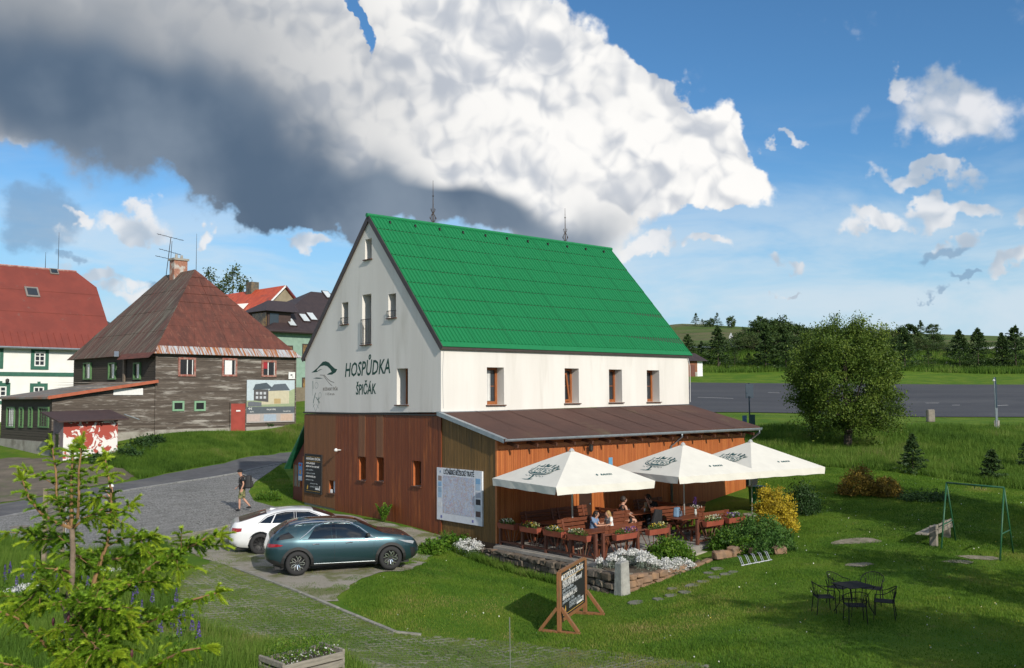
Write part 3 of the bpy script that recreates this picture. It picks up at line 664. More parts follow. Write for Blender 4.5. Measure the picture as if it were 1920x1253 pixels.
def gline(pts, w, m=br):
    b = MB(); q = []
    for px, py in Z1(pts): vv = hv(px, 0, 6); q.append((-.001, vv, hz_(py, 0, vv)))
    for a, c in zip(q[:-1], q[1:]): b.beam(a, c, w, .005, up=(1, 0, 0))
    return b
k = gline([(445, 468), (490, 470), (530, 530), (570, 580), (612, 618)], .022); k.v += []; k.build('path_drawing', br, inn)
gline([(500, 465), (545, 520), (590, 555), (640, 572)], .022).build('path_drawing', br, inn)
pk = plain('grey_green_drawing', (.14, .19, .165), .8)
k = MB()
for pts, w in (([(345, 550), (348, 660)], .05), ([(345, 660), (345, 750)], .012), ([(385, 715), (365, 790), (352, 860)], .05), ([(385, 770), (415, 810), (440, 790)], .03), ([(420, 770), (425, 860)], .04), ([(350, 870), (385, 975)], .012), ([(440, 850), (390, 960)], .012), ([(400, 870), (430, 930)], .016), ([(405, 800), (445, 850)], .03), ([(375, 865), (350, 915)], .012)):
    q = gline(pts, w); k.add(q.v, q.f)
for cx, cy, rx, ry in ((395, 612, 24, 42), (445, 745, 18, 35)):
    q = gline([(cx+rx*math.cos(t*math.pi/6), cy+ry*math.sin(t*math.pi/6)) for t in range(13)], .010); k.add(q.v, q.f)
k.build('plant_drawing', pk, inn)
MB().tube([(Lh-.1, -.03, 7.0), (Lh+.05, -.06, 6.5), (Lh+.03, -.05, 4.8)], .018, 5).build('cable', plain('grey_cable', (.5, .5, .5), .6), inn); MB().tube([(.12, -.02, 6.95), (.06, -.02, 6.0), (.1, -.02, 4.7)], .008, 4).build('cable', plain('grey_cable', (.5, .5, .5), .6), inn)
# ---------------- lean-to
LV = -3.26; LT = thing('lean_to', 'orange timber lean-to with brown felt roof along the inn', 'lean-to', HO, HYAW); UL = 14.33
MB().add([(.03, LV+.03, -.5), (UL, LV+.03, -.5), (UL, -.01, -.5), (.03, -.01, -.5), (.03, LV+.03, 3.62), (UL, LV+.03, 3.62), (UL, -.01, 4.42), (.03, -.01, 4.42)], [(0, 1, 5, 4), (1, 2, 6, 5), (2, 3, 7, 6), (3, 0, 4, 7), (4, 5, 6, 7), (0, 3, 2, 1)]).build('wall', mat('lean_to_core', (.10, .06, .03)), LT)
du0, du1 = hu(1083, LV, 1), hu(1111, LV, 1)
cladding('board_cladding', wood_olv, LT, 'g', LV, -.06, lambda y: .06, lambda y: 3.60+(y-LV)/(-LV)*.82, .085, 0.03)
cladding('board_cladding', wood_org, LT, 'f', 0.0, UL, .08, 3.60, .085, LV+.03, [(du0, du1, .0, 2.05)])
MB().box(-.02, .06, LV-.02, LV+.06, .04, 3.6).build('corner_board', mat('orange_trim', (.45, .15, .04), (.38, .12, .03), rough=.5, scale=3), LT)
dr = MB().box(du0+.05, du1-.05, LV+.001, LV+.028, .05, 2.02).build('door', mat('dark_door', (.04, .018, .010), (.03, .013, .008), rough=.5), LT)
MB().box(du0-.05, du0+.05, LV-.03, LV+.03, .05, 2.08).box(du1-.05, du1+.05, LV-.03, LV+.03, .05, 2.08).box(du0+.05, du1-.05, LV-.03, LV+.03, 2.02, 2.10).build('door_frame', mat('orange_trim', (.45, .15, .04)), LT)
MB().lathe([(.02, 0), (.03, .03), (.0, .06)], 8, (du1-.16, LV-.03, 1.05)).build('handle', zinc, dr)
rz0, rz1, rv = 4.56, 3.66, -3.86
felt = mat('brown_felt', (.090, .040, .028), (.070, .032, .023), rough=.92, scale=.5, bump=.25, bscale=70, c3=(.12, .085, .045), scale3=.35, lo3=.55, hi3=.75)
rf = MB().add([(-.16, .0, rz0), (UL+.3, .0, rz0+.10), (UL+.3, rv, rz1+.06), (-.16, rv, rz1), (-.16, .0, rz0-.10), (UL+.3, .0, rz0), (UL+.3, rv, rz1-.04), (-.16, rv, rz1-.10)], [(0, 1, 2, 3), (7, 6, 5, 4), (0, 3, 7, 4), (3, 2, 6, 7), (2, 1, 5, 6), (1, 0, 4, 5)]).build('roof', felt, LT)
sv = Vector((0, rv, rz1-rz0)).normalized()
k = MB()
for i in range(1, 9):
    u = UL*i/9; dz = .10*u/UL; k.add([(u, -.02, rz0+dz+.004), (u+.07, -.02, rz0+dz+.004), (u+.07, rv+.01, rz1+dz*.6+.007), (u, rv+.01, rz1+dz*.6+.007)], [(0, 1, 2, 3)])
k.build('felt_seam', felt, rf)
MB().add([(-.19, .02, rz0+.02), (-.02, .02, rz0+.02), (-.02, rv-.02, rz1+.02), (-.19, rv-.02, rz1+.02), (-.19, .02, rz0-.13), (-.19, rv-.02, rz1-.13)], [(0, 1, 2, 3), (0, 3, 5, 4)]).build('verge_flashing', zinc, rf)
MB().box(-.05, Lh, -.10, -.003, A[0]-.07, A[0]+.02).build('apron_flashing', zinc, rf)
gt = MB(); n = 7
for i in range(n): 
    a0 = math.pi+math.pi*i/n; a1 = math.pi+math.pi*(i+1)/n
    gt.add([(-.2, rv-.03+.075*math.cos(a0), rz1-.01+.075*math.sin(a0)), (-.2, rv-.03+.075*math.cos(a1), rz1-.01+.075*math.sin(a1)), (UL+.32, rv-.03+.075*math.cos(a1), rz1-.04+.075*math.sin(a1)), (UL+.32, rv-.03+.075*math.cos(a0), rz1-.04+.075*math.sin(a0))], [(0, 1, 2, 3)])
gt.box(-.2, UL+.32, rv-.112, rv-.102, rz1-.03, rz1+.012)
gut = gt.build('gutter', zinc, LT)
for px, bot in ((1278, 3.0), (1400, .2)):
    u = hu(px, rv, rz1) if px < 1300 else UL+.22
    MB().tube([(u, rv-.03, rz1-.07), (u, rv-.02, rz1-.2), (u-.02, LV-.05, rz1-.62), (u-.02, LV-.05, .15)], .045, 8).build('downpipe', zinc, LT, smooth=True)
for i in range(16):
    u = .5+i*(UL-.6)/15; MB().beam((u, LV-.01, 3.50), (u, rv+.04, 3.50-.10), .07, .11).build('rafter', wood_trim, LT)
MB().box(.05, UL, LV-.035, LV-.004, 3.30, 3.42).build('wall_batten', mat('orange_trim', (.45, .15, .04)), LT)
lu = hu(1101, LV, 3); lz = hz_(838, lu, LV); k = MB().tube([(lu, LV, lz+.05), (lu, LV-.12, lz+.12), (lu, LV-.2, lz+.08)], .018, 6).lathe([(.02, .1), (.09, .05), (.08, -.12), (.05, -.17), (.0, -.19)], 8, (lu, LV-.2, lz)); k.build('lantern', darkm, LT)
k = MB().box(hu(1141, LV, 2.4), hu(1148, LV, 2.4), LV-.02, LV-.002, 2.40, 2.75).build('notice_plate', plain('blue_plate', (.12, .32, .5), .5), LT)
MB().box(-.05, UL, LV-.06, LV+.02, -.4, .07).build('plinth', mat('plinth_grey', (.10, .10, .105), (.07, .07, .075), rough=.9), LT)
# ---------------- entrance porch on the far side of the gable
PO = thing('entrance_porch', 'red timber entrance porch with green lean-to roof beside the gable', 'porch', H(.35, Wh, 0), HYAW)
red = boards('porch_red_boards', 1, .1, (.14, .028, .018), (.18, .038, .022))
pw = 1.75; px0 = .25
k = MB().add([(0, pw, px0), (0, .95, px0), (0, .95, 3.0), (0, pw, 2.05)], [(0, 1, 2, 3)]); 
MB().add([(0, pw, px0), (0, .72, px0), (0, .72, 3.02), (0, pw, 2.0), (.08, pw, px0), (.08, .72, px0), (.08, .72, 3.02), (.08, pw, 2.0)], [(0, 1, 2, 3), (7, 6, 5, 4), (0, 3, 7, 4), (1, 5, 6, 2), (0, 4, 5, 1), (3, 2, 6, 7)]).build('front_wall', red, PO)
MB().box(0, .08, .01, .70, 2.36, 3.4).build('door_header', red, PO)
MB().box(0, 4, pw-.08, pw, px0-.3, 2.0).box(3.9, 4, .02, pw-.1, px0-.3, 2.0).build('side_wall', red, PO)
MB().box(-.05, .10, .62, .73, px0, 2.38).build('door_post', mat('orange_trim', (.45, .15, .04)), PO)
MB().box(.5, .56, .02, .70, px0, 2.36).build('door', mat('black_door', (.012, .010, .010), rough=.4), PO)
MB().add([(-.25, -.02, 4.15), (4.2, -.02, 4.15), (4.2, pw+.42, 1.82), (-.25, pw+.42, 1.82), (-.25, -.02, 4.05), (4.2, -.02, 4.05), (4.2, pw+.42, 1.72), (-.25, pw+.42, 1.72)], [(0, 1, 2, 3), (7, 6, 5, 4), (0, 3, 7, 4), (3, 2, 6, 7), (2, 1, 5, 6), (1, 0, 4, 5)]).build('roof', mat('porch_green', (.02, .14, .07), (.015, .10, .05), rough=.5), PO)
wn_ = MB().box(-.02, -.004, 1.02, 1.62, .95, 1.95).build('window', glass('porch_glass', (.10, .09, .07)), PO)
MB().box(-.035, -.018, 1.62, 1.66, .92, 1.98).box(-.035, -.018, .98, 1.02, .92, 1.98).box(-.035, -.018, 1.28, 1.31, .92, 1.98).build('frame', mat('orange_trim', (.45, .15, .04)), wn_)
ps = MB().box(-.06, -.045, .76, 1.12, 1.25, 2.08).build('poster', plain('blue_poster', (.10, .30, .62), .5), PO)
MB().box(-.064, -.058, .78, 1.10, 1.27, 1.46).build('poster_print', plain('poster_white', (.7, .72, .75), .5), ps); MB().box(-.064, -.058, .86, 1.02, 1.55, 1.75).build('poster_print', plain('poster_orange', (.65, .32, .12), .5), ps); MB().box(-.064, -.058, .86, 1.04, 1.92, 2.02).build('poster_print', plain('poster_red', (.5, .04, .05), .5), ps)
# ---------------- boards fixed to the walls
chalk = plain('chalk_white', (.75, .75, .73), .9); black = plain('blackboard', (.012, .013, .014), .6); gold = plain('chalk_ochre', (.55, .33, .05), .8); dim = plain('chalk_grey', (.32, .36, .38), .9)
MENU = ['DNES GRILUJEME', 'SVÍČKOVÁ NA SMETANĚ', 'guláš s knedlíkem', 'smažený sýr, hranolky', 'BRAMBORÁK 2 KS', 'polévka dne · káva', 'točené pivo · limo', 'DOMÁCÍ ZÁKUSKY']
def menu(p, Mx, w, h, rot=0):
    """chalk lines on a blackboard whose local frame is Mx: x right, y up, origin at centre"""
    def t(s, x, y, size, m=chalk, sh=.15, al='CENTER'): text(s, size, m, p, Mx@Matrix.Translation((x, y, .004)), shear=sh, align=al, ext=.002)
    t('HOSPŮDKA ŠPIČÁK', 0, h*.385, w*.098, sh=0); 
    for y in (.445, .325, -.46): MB().box(-w*.42, w*.42, h*y-.006, h*y+.006, .001, .005, Mx).build('chalk_rule', gold, p)
    for i, s in enumerate(MENU): t(s, -w*.44 if i < 6 else -w*.18, h*(.27-.088*i), w*(.072 if i in (0, 1, 4) else .062), chalk if i in (0, 1, 4) else dim, .25, 'LEFT')
    MB().prism([(-.06, -.1), (.02, -.12), (.06, .0), (.03, .1), (-.02, .02)], .004, Mx@Matrix.Translation((-w*.34, -h*.36, .002))).build('chalk_mug', gold, p); MB().box(w*.14, w*.36, -h*.41, -h*.365, .001, .005, Mx).build('chalk_label', chalk, p); MB().box(w*.39, w*.42, -h*.42, -h*.30, .001, .005, Mx).build('chalk_label', chalk, p)
a, b, c, d = gw2(575, 605.5, 853, 924); vm = (a+b)/2
mbd = thing('menu_board', 'black chalked menu board hung on the brown boards by the porch', 'menu board', H(0, vm, c), HYAW)
MB().box(-.075, -.032, -(b-a)/2, (b-a)/2, 0, d-c).build('panel', black, mbd)
MB().box(-.09, -.03, -(b-a)/2-.03, -(b-a)/2, -.03, d-c+.03).box(-.09, -.03, (b-a)/2, (b-a)/2+.03, -.03, d-c+.03).box(-.09, -.03, -(b-a)/2, (b-a)/2, -.03, 0).box(-.09, -.03, -(b-a)/2, (b-a)/2, d-c, d-c+.03).build('frame', darkm, mbd)
menu(mbd, frame_mx((-.0755, 0, (d-c)/2), (0, -1, 0), (0, 0, 1)), b-a, d-c)
# ski-trail map panel on the olive end wall
va, vb = hv(906.5, 0, 2), hv(822, 0, 2); vm = (va+vb)/2; c = hz_(987, 0, va); d = hz_(884, 0, va); w = vb-va; h = d-c
mp = thing('map_panel', 'white framed ski trail map panel on the olive boards', 'map panel', H(0, vm, c), HYAW)
MB().box(-.07, -.005, -w/2, w/2, 0, h).build('panel', plain('map_white', (.68, .71, .76), .45), mp)
def map_mat():
    m, nt, b, N, L = _nodes('trail_map_print'); co = N('ShaderNodeTexCoord').outputs['Object']
    c = _mixc(N, L, _noise(N, L, co, 3, 6), (.40, .46, .60), (.58, .60, .66)); c = _mixc(N, L, _ramp(N, L, _noise(N, L, co, 7, 6, .7), .55, .7, 0, .8), c, (.68, .68, .66))
    for s, lo, hi, col in ((4, .49, .51, (.50, .36, .40)), (9, .492, .508, (.25, .34, .55)), (6.3, .49, .506, (.42, .33, .26))):
        n = _noise(N, L, co, s, 4, .5, .8); f = N('ShaderNodeMath'); f.operation = 'MULTIPLY'; L(_ramp(N, L, n, lo-.012, lo), f.inputs[0]); L(_ramp(N, L, n, hi+.012, hi), f.inputs[1]); c = _mixc(N, L, f.outputs[0], c, col)
    L(c, b.inputs['Base Color']); b.inputs['Roughness'].default_value = .4; return m
FM = frame_mx((-.0705, 0, h/2), (0, -1, 0), (0, 0, 1))
MB().box(-w*.36, w*.34, -h*.36, h*.36, 0, .004, FM).build('map_print', map_mat(), mp)
text('LYŽAŘSKÉ BĚŽECKÉ TRATĚ', w*.088, plain('map_ink', (.03, .03, .035), .6), mp, FM@Matrix.Translation((0, h*.425, .003)), sx=.62, ext=.002, bold=.006)
for i, (yy, col) in enumerate(((.30, (.30, .24, .22)), (.19, (.25, .42, .62)), (.08, (.28, .40, .52)), (-.02, (.35, .50, .66)), (-.2, (.66, .68, .70)))): MB().box(-w*.47, -w*.385, h*(yy-.05), h*(yy+.045), 0, .004, FM).build('picture', plain('map_picture_a%d' % i, col, .5), mp)
for i, (yy, col) in enumerate(((.31, (.22, .42, .66)), (.2, (.42, .56, .72)), (.06, (.40, .42, .50)), (-.07, (.02, .02, .03)), (-.18, (.62, .68, .74)), (-.29, (.10, .06, .06)))): MB().box(w*.37, w*.47, h*(yy-.052), h*(yy+.05), 0, .004, FM).build('picture', plain('map_picture_b%d' % i, col, .5), mp)
for x in (-.4, .3): MB().box(w*x-.03, w*x+.06, -h*.46, -h*.41, 0, .004, FM).build('logo', plain('map_logo', (.16, .17, .42), .5), mp)
MB().prism([(-.05, 0), (0, .1), (.05, 0)], .004, FM@Matrix.Translation((-w*.42, h*.41, 0))).build('logo', plain('map_logo2', (.2, .28, .4), .5), mp)
# ------------------------------------------------------------------ neighbouring houses
class Fr:
    def __init__(s, o, yaw): s.o = Vector(o); s.yaw = yaw; s.u = Vector((math.cos(yaw), math.sin(yaw), 0)); s.v = Vector((-s.u.y, s.u.x, 0))
    def at(s, x, y, z): return Vector((s.o.x, s.o.y, 0))+s.u*x+s.v*y+Vector((0, 0, z))
    def _b(s, f, a, b):
        for _ in range(40):
            m = (a+b)/2
            if f(m): a = m
            else: b = m
        return a
    def sx(s, px, y, z): return s._b(lambda m: pix(s.at(m, y, z))[0] < px, -30, 60)
    def sy(s, px, x, z): return s._b(lambda m: pix(s.at(x, m, z))[0] > px, -30, 40)
    def sz(s, py, x, y): return s._b(lambda m: pix(s.at(x, y, m))[1] > py, -8, 40)
    def thing(s, name, label, cat): return thing(name, label, cat, (s.o.x, s.o.y, 0), s.yaw)
    def frect(s, x0, x1, y0, y1, y=0.):                     # rectangle on the face y = const
        xm = s.sx((x0+x1)/2, y, 6); z0, z1 = s.sz(y1, xm, y), s.sz(y0, xm, y); zm = (z0+z1)/2; return s.sx(x0, y, zm), s.sx(x1, y, zm), z0, z1
    def lrect(s, x0, x1, y0, y1, x=0.):                     # rectangle on the face x = const
        ym = s.sy((x0+x1)/2, x, 6); z0, z1 = s.sz(y1, x, ym), s.sz(y0, x, ym); zm = (z0+z1)/2; return s.sy(x1, x, zm), s.sy(x0, x, zm), z0, z1
YAW2 = math.atan2(.72, .69)
def surf_window(p, r, side, pos, fr, fm, gl, depth=.06, nm='window', mull=(), bars=(), sill=None, proud=.03):
    """window whose frame stands proud of a wall face; side 'f': wall y=pos facing -y, 'l': wall x=pos facing -x"""
    a, b, c, d = r
    def bx(mb, s0, s1, t0, t1, e0, e1): return mb.box(pos+e0, pos+e1, s0, s1, t0, t1) if side == 'l' else mb.box(s0, s1, pos+e0, pos+e1, t0, t1)
    k = MB(); bx(k, a, a+fr, c, d, -proud, .02); bx(k, b-fr, b, c, d, -proud, .02); bx(k, a+fr, b-fr, c, c+fr, -proud, .02); bx(k, a+fr, b-fr, d-fr, d, -proud, .02)
    w = k.build(nm, fm, p); g_ = MB(); bx(g_, a+fr*.9, b-fr*.9, c+fr*.9, d-fr*.9, -.012, .01); g_.build('pane', gl, w)
    for t in mull: k = MB(); x = a+(b-a)*t; bx(k, x-.03, x+.03, c+fr, d-fr, -.026, -.013); k.build('mullion', p_white, w)
    for t in bars: k = MB(); z = c+(d-c)*t; bx(k, a+fr, b-fr, z-.02, z+.02, -.024, -.013); k.build('glazing_bar', p_white, w)
    return w
p_white = plain('white_window_paint', (.78, .78, .76), .5); p_green = mat('green_window_paint', (.09, .20, .075), (.07, .16, .06), rough=.6, scale=4)
p_redw = mat('flaking_red_frame', (.26, .07, .05), (.33, .20, .16), rough=.8, scale=6)
greybd = boards('weathered_grey_boards', 2, .165, (.085, .066, .052), (.165, .135, .110), rough=.9, grain=.40, c3=(.33, .305, .27), lo3=.50, hi3=.66, bump=.5)
shadebd = boards('shaded_side_boards', 2, .165, (.050, .040, .030), (.065, .052, .038), rough=.85, grain=.3)  # grey boards again, the shade of the sunless sides put into the colour
concrete = mat('old_concrete', (.34, .32, .28), (.26, .24, .21), rough=.9, scale=1.5, bump=.3, c3=(.17, .15, .12), scale3=.8)
def siding(p, side, pos, a, b, z0, z1, m, bh=.165, sgn=-1):
    """lapped horizontal boards, each leaning out at its foot"""
    mb = MB(); z = z0
    f1 = z1 if callable(z1) else (lambda s: z1)
    while z < max(f1(a), f1(b))-.02:
        t = random.uniform(.022, .034); za, zb = min(z+bh, f1(a)), min(z+bh, f1(b)); za = max(za, z); zb = max(zb, z)
        q = [(a, -t, z), (b, -t, z), (b, -.006, zb), (a, -.006, za), (a, .0, z), (b, 0, z)]
        if za-z < .01 and zb-z < .01: break
        mb.add([(pos+e, s_, zz) if side == 'l' else (s_, pos+e, zz) for s_, e, zz in q], [(0, 1, 2, 3), (4, 5, 1, 0)]); z += bh
    o = mb.build('siding', m, p); o['kind'] = 'stuff'; return o
def rust(name, c1, c2, c3, st, lo=.54, hi=.68):
    m, nt, b, N, L = _nodes(name); co = N('ShaderNodeTexCoord').outputs['Object']; v = _map(N, L, co, st)
    c = _mixc(N, L, _ramp(N, L, _noise(N, L, v, 1.1, 7, .65), .35, .65), c1, c2); c = _mixc(N, L, _ramp(N, L, _noise(N, L, v, 2.3, 7, .7, .4), lo, hi), c, c3)
    c = _mixc(N, L, _ramp(N, L, _noise(N, L, co, .5, 5), .5, .75, 0, .5), c, tuple(x*.55 for x in c1))
    L(c, b.inputs['Base Color']); b.inputs['Roughness'].default_value = .75; _bump(N, L, b, _noise(N, L, v, 6, 4), .3, .03); MATS[name] = m; return m
def roof_face(p, A0, A1, B1, B0, rows, m, nm='roof_sheet', cols=1, lift=.05, gap=.02):
    """roof plane A0-A1 (eave) to B0-B1 (ridge) laid in overlapping sheets"""
    A0, A1, B0, B1 = map(Vector, (A0, A1, B0, B1)); n = (A1-A0).cross(B0-A0)
    if n.length < 1e-6: n = (A1-A0).cross(B1-A1)
    n.normalize()
    if n.z < 0: n = -n
    for r in range(rows):
        s, t = r/rows, min((r+1)/rows+.02, 1)
        for c in range(cols):
            a, b = c/cols, (c+1)/cols-gap/cols
            q = [A0.lerp(B0, s).lerp(A1.lerp(B1, s), a), A0.lerp(B0, s).lerp(A1.lerp(B1, s), b), A0.lerp(B0, t).lerp(A1.lerp(B1, t), b), A0.lerp(B0, t).lerp(A1.lerp(B1, t), a)]
            up = lift*random.uniform(.7, 1.2); top = [q[0]+n*up, q[1]+n*up, q[2]+n*.012, q[3]+n*.012]
            MB().add([tuple(x) for x in top+q], [(0, 1, 2, 3), (4, 5, 1, 0), (5, 6, 2, 1), (7, 4, 0, 3)]).build(nm, m, p)
# ---- weathered timber house
D = Fr((-24.4, 64.0, 0), YAW2); dh = D.thing('timber_house', 'weathered grey board house with rusty hipped roof across the road', 'house'); DL, DW, DE = 11.1, 14.3, 8.28
MB().box(0.03, DL, 0.03, DW, 1.5, DE).build('wall', mat('house_core', (.05, .045, .04)), dh)
FWN = [D.frect(333.8, 366.6, 670.6, 706), D.frect(416, 444, 672, 706), D.frect(490, 517.5, 676, 707)]
FSM = [D.frect(323, 345, 752, 771), D.frect(364, 385, 752, 771)]; DRR = D.frect(432, 458.5, 757, 812)
zb = D.sz(803, 5, 0)
siding(dh, 'f', .03, 0, DL, zb, DE, greybd); siding(dh, 'l', .03, 0, DW, 5.0, DE+.2, shadebd)
MB().box(-.03, DL+.03, -.06, .02, 1.2, zb+.02).build('plinth', concrete, dh)
MB().box(-.06, .06, -.05, .06, 2, DE).build('corner_board', greybd, dh); MB().box(DL-.06, DL+.05, -.05, .06, 2, DE).build('corner_board', greybd, dh)
oldgl = glass('dusty_glass', (.015, .015, .017), .15, .5)
for i, r in enumerate(FWN):
    w = surf_window(dh, r, 'f', 0, .14, p_redw, oldgl, mull=(.52, .82) if i == 0 else (.42, .88) if i == 1 else (.45, .88), proud=.07)
    a, b, c, d = r
    if i == 1: MB().box(a+.22, a+(b-a)*.66, -.03, -.02, c+.14, d-.16).build('blind', p_white, w)
    if i == 2: MB().box(a+.15, a+(b-a)*.4, -.03, -.02, c+(d-c)*.5, d-.16).build('cloth', plain('red_cloth', (.35, .02, .03), .8), w)
    if i != 1:
        for t in (.3, .4, .6, .7): MB().box(a+(b-a)*t, a+(b-a)*t+.025, -.025, -.014, c+.14, d-.16).build('bar', darkm, w)
for r in FSM: surf_window(dh, r, 'f', 0, .13, mat('pale_green_frame', (.17, .33, .19), (.22, .36, .24), rough=.7, scale=5), oldgl, proud=.06)
a, b, c, d = DRR; dd = MB().box(a, b, -.09, -.03, c, d).build('door', mat('red_door_paint', (.34, .055, .038), (.28, .045, .03), rough=.6, scale=2), dh); MB().box(a+.35*(b-a), a+.65*(b-a), -.1, -.088, c+(d-c)*.73, c+(d-c)*.78).build('door_plate', p_white, dd); MB().box(a-.09, a-.005, -.10, -.02, c, d+.1).box(b+.005, b+.09, -.1, -.02, c, d+.1).build('door_frame', greybd, dh)
for x0, x1 in ((158, 172), (205, 218), (252, 264.5)):
    r = D.lrect(x0, x1, 680, 712); w = surf_window(dh, r, 'l', 0, .10, p_green, oldgl, proud=.12); a, b, c, d = r; MB().box(-.03, -.02, a+.1, a+(b-a)*.5, c+.1, d-.1).build('blind', p_white, w)
MB().box(-.16, -.04, D.sy(235, 0, 7)-.12, D.sy(235, 0, 7)+.12, 5.6, DE).build('post', mat('bare_post', (.19, .15, .11), (.15, .12, .09), rough=.9, scale=5), dh)
rustF = rust('rusty_sheet', (.140, .042, .027), (.085, .029, .020), (.19, .075, .048), (2.2, .7, .7)); rustL = rust('rusty_lichen_sheet', (.110, .042, .030), (.060, .045, .032), (.17, .165, .125), (.16, 3.2, .16), .50, .60)
rustE = rust('galvanised_rust', (.42, .45, .48), (.36, .38, .40), (.30, .11, .035), (2.6, .12, .12), .46, .54)
ov = .38; R0, R1, RZ = (5.55, 5.5, 15.05), (5.55, 10.5, 15.05), 0; e0 = DE-.12
MB().add([(-ov, -ov, e0), (DL+ov, -ov, e0), (DL+ov, DW+ov, e0), (-ov, DW+ov, e0), R0, R1], [(0, 1, 4), (1, 2, 5, 4), (2, 3, 5), (3, 0, 4, 5), (0, 3, 2, 1)]).build('roof', rustF, dh)
rfp = bpy.data.objects.get('roof.002') or dh
rfp = [o for o in dh.children if o.name.startswith('roof')][0]
Lp = lambda a, b, t: tuple(Vector(a).lerp(Vector(b), t))
c0, c1_, c2_, c3_ = (-ov, -ov, e0), (DL+ov, -ov, e0), (DL+ov, DW+ov, e0), (-ov, DW+ov, e0)
roof_face(rfp, c0, c1_, Lp(c1_, R0, .085), Lp(c0, R0, .085), 1, rustE, 'eaves_sheet', cols=14, lift=.045, gap=.05)
roof_face(rfp, Lp(c0, R0, .085), Lp(c1_, R0, .085), Lp(c1_, R0, .60), Lp(c0, R0, .60), 7, rustF, cols=4, lift=.022)
roof_face(rfp, Lp(c0, R0, .585), Lp(c1_, R0, .585), R0, R0, 4, rustF, cols=2, lift=.05)
roof_face(rfp, c0, c3_, R1, R0, 4, rustL, cols=16, lift=.03)
MB().add([Lp(c0, c3_, .33)[:2]+(e0+.02,), (-ov-.35, -ov, e0-.28), (-ov-.35, 4.7, e0-.28), (-ov+.25, 4.9, e0+.30), (-ov+.25, -ov, e0+.30)], [(1, 2, 3, 4)]).build('skirt_sheet', rustF, rfp)
MB().beam((-ov-.45, 4.5, e0-.05), (-ov-.02, 5.5, e0+.35), .30, .04).build('loose_sheet', zinc, rfp)
cx, cy = 5.55, 8.2
ch = MB().box(cx-.55, cx+.55, cy-.4, cy+.4, 14.3, 16.0).build('chimney', mat('chimney_brick', (.36, .17, .11), (.28, .13, .09), rough=.9, scale=9, c3=(.45, .42, .38), scale3=1.5, lo3=.45, hi3=.6), dh)
MB().box(cx-.65, cx+.65, cy-.5, cy+.5, 16.0, 16.16).build('chimney_cap', concrete, ch); MB().lathe([(.12, 0), (.1, .35)], 8, (cx-.2, cy, 16.16)).build('flue', concrete, ch); MB().lathe([(.12, 0), (.1, .3)], 8, (cx+.25, cy, 16.16)).build('flue', concrete, ch)
ax_, ay = 5.55, 10.3; k = MB(); k.tube([(ax_, ay, 15), (ax_+.35, ay, 18.2)], .03, 5).tube([(ax_+.3, ay, 15), (ax_+.45, ay, 17.9)], .022, 5)
for z, w_ in ((18.2, 1.0), (17.0, .8), (16.4, 1.1)):
    k.tube([(ax_+.3-w_, ay+.3, z+.2), (ax_+.3+w_, ay-.3, z-.2)], .02, 4)
    for t in (-.8, -.4, 0, .4, .8): k.tube([(ax_+.3+w_*t, ay-.3*t-.25, z-.2*t), (ax_+.3+w_*t, ay-.3*t+.25, z-.2*t)], .010, 4)
k.build('aerial', darkm, dh); MB().tube([(5.75, 5.7, 14.9), (5.75, 5.7, 17.9)], [.025, .01], 5).build('lightning_rod', darkm, dh)
# sale banner and camera notice on its front
a, b, c, d = D.frect(461.5, 551, 713, 792); bw, bh_ = b-a, d-c
bn = thing('sale_banner', 'printed house-sale banner fixed to the grey board house by its red door', 'banner', D.at((a+b)/2, -.06, c), YAW2)
MB().box(-bw/2, bw/2, -.03, 0, 0, bh_).build('panel', plain('banner_sky', (.50, .58, .62), .5), bn)
FB = frame_mx((0, -.031, bh_/2), (1, 0, 0), (0, 0, 1))
def bp(pts, col, nm='print', z=.004): MB().prism([(x*bw, y*bh_) for x, y in pts], z, FB).build(nm, plain('banner_%02x%02x%02x' % tuple(int(q*255) for q in col), col, .5), bn)
bp([(-.5, -.5), (.5, -.5), (.5, -.27), (-.5, -.27)], (.42, .38, .36)); bp([(-.5, -.29), (.5, -.29), (.5, -.13), (-.5, -.13)], (.10, .115, .13), z=.006)
bp([(-.5, -.13), (.5, -.13), (.5, .02), (-.5, .02)], (.30, .36, .22)); bp([(-.2, -.08), (.38, -.06), (.38, .1), (-.2, .1)], (.55, .50, .36), z=.006); bp([(-.36, .02), (-.06, -.02), (-.06, .28), (-.36, .28)], (.09, .085, .085), z=.008)
bp([(-.38, .27), (-.33, .40), (-.1, .44), (.04, .30)], (.07, .09, .11), z=.010); bp([(-.06, .24), (.06, .40), (.3, .42), (.4, .26)], (.10, .12, .145), z=.009); bp([(-.07, .08), (.38, .1), (.38, .25), (-.07, .25)], (.55, .5, .36), z=.007); bp([(.38, -.06), (.5, -.04), (.5, .3), (.38, .24)], (.34, .40, .24), z=.007)
bp([(-.48, -.12), (-.2, -.12), (-.2, -.03), (-.42, .0), (-.48, -.02)], (.14, .15, .17), z=.009); bp([(.06, -.06), (.2, -.06), (.2, .06), (.06, .06)], (.45, .33, .16), z=.009)
for i, x in enumerate((-.32, -.24, -.16)):
    for y in (.06, .16): bp([(x, y), (x+.05, y), (x+.05, y+.06), (x, y+.06)], (.5, .52, .55), 'print', .010)
for x, col in ((-.36, (.5, .4, .36)), (-.02, (.35, .42, .5)), (.33, (.52, .38, .3))): bp([(x-.13, -.47), (x+.13, -.47), (x+.13, -.31), (x-.13, -.31)], col, z=.007)
for s_, x, y, sz_ in (('na prodej', 0, -.19, .20), ('724 630 700', .33, -.245, .13), ('RE/10', -.40, -.245, .13)): text(s_, sz_, p_white, bn, FB@Matrix.Translation((x*bw, y*bh_, .010)), shear=.1, ext=.002)
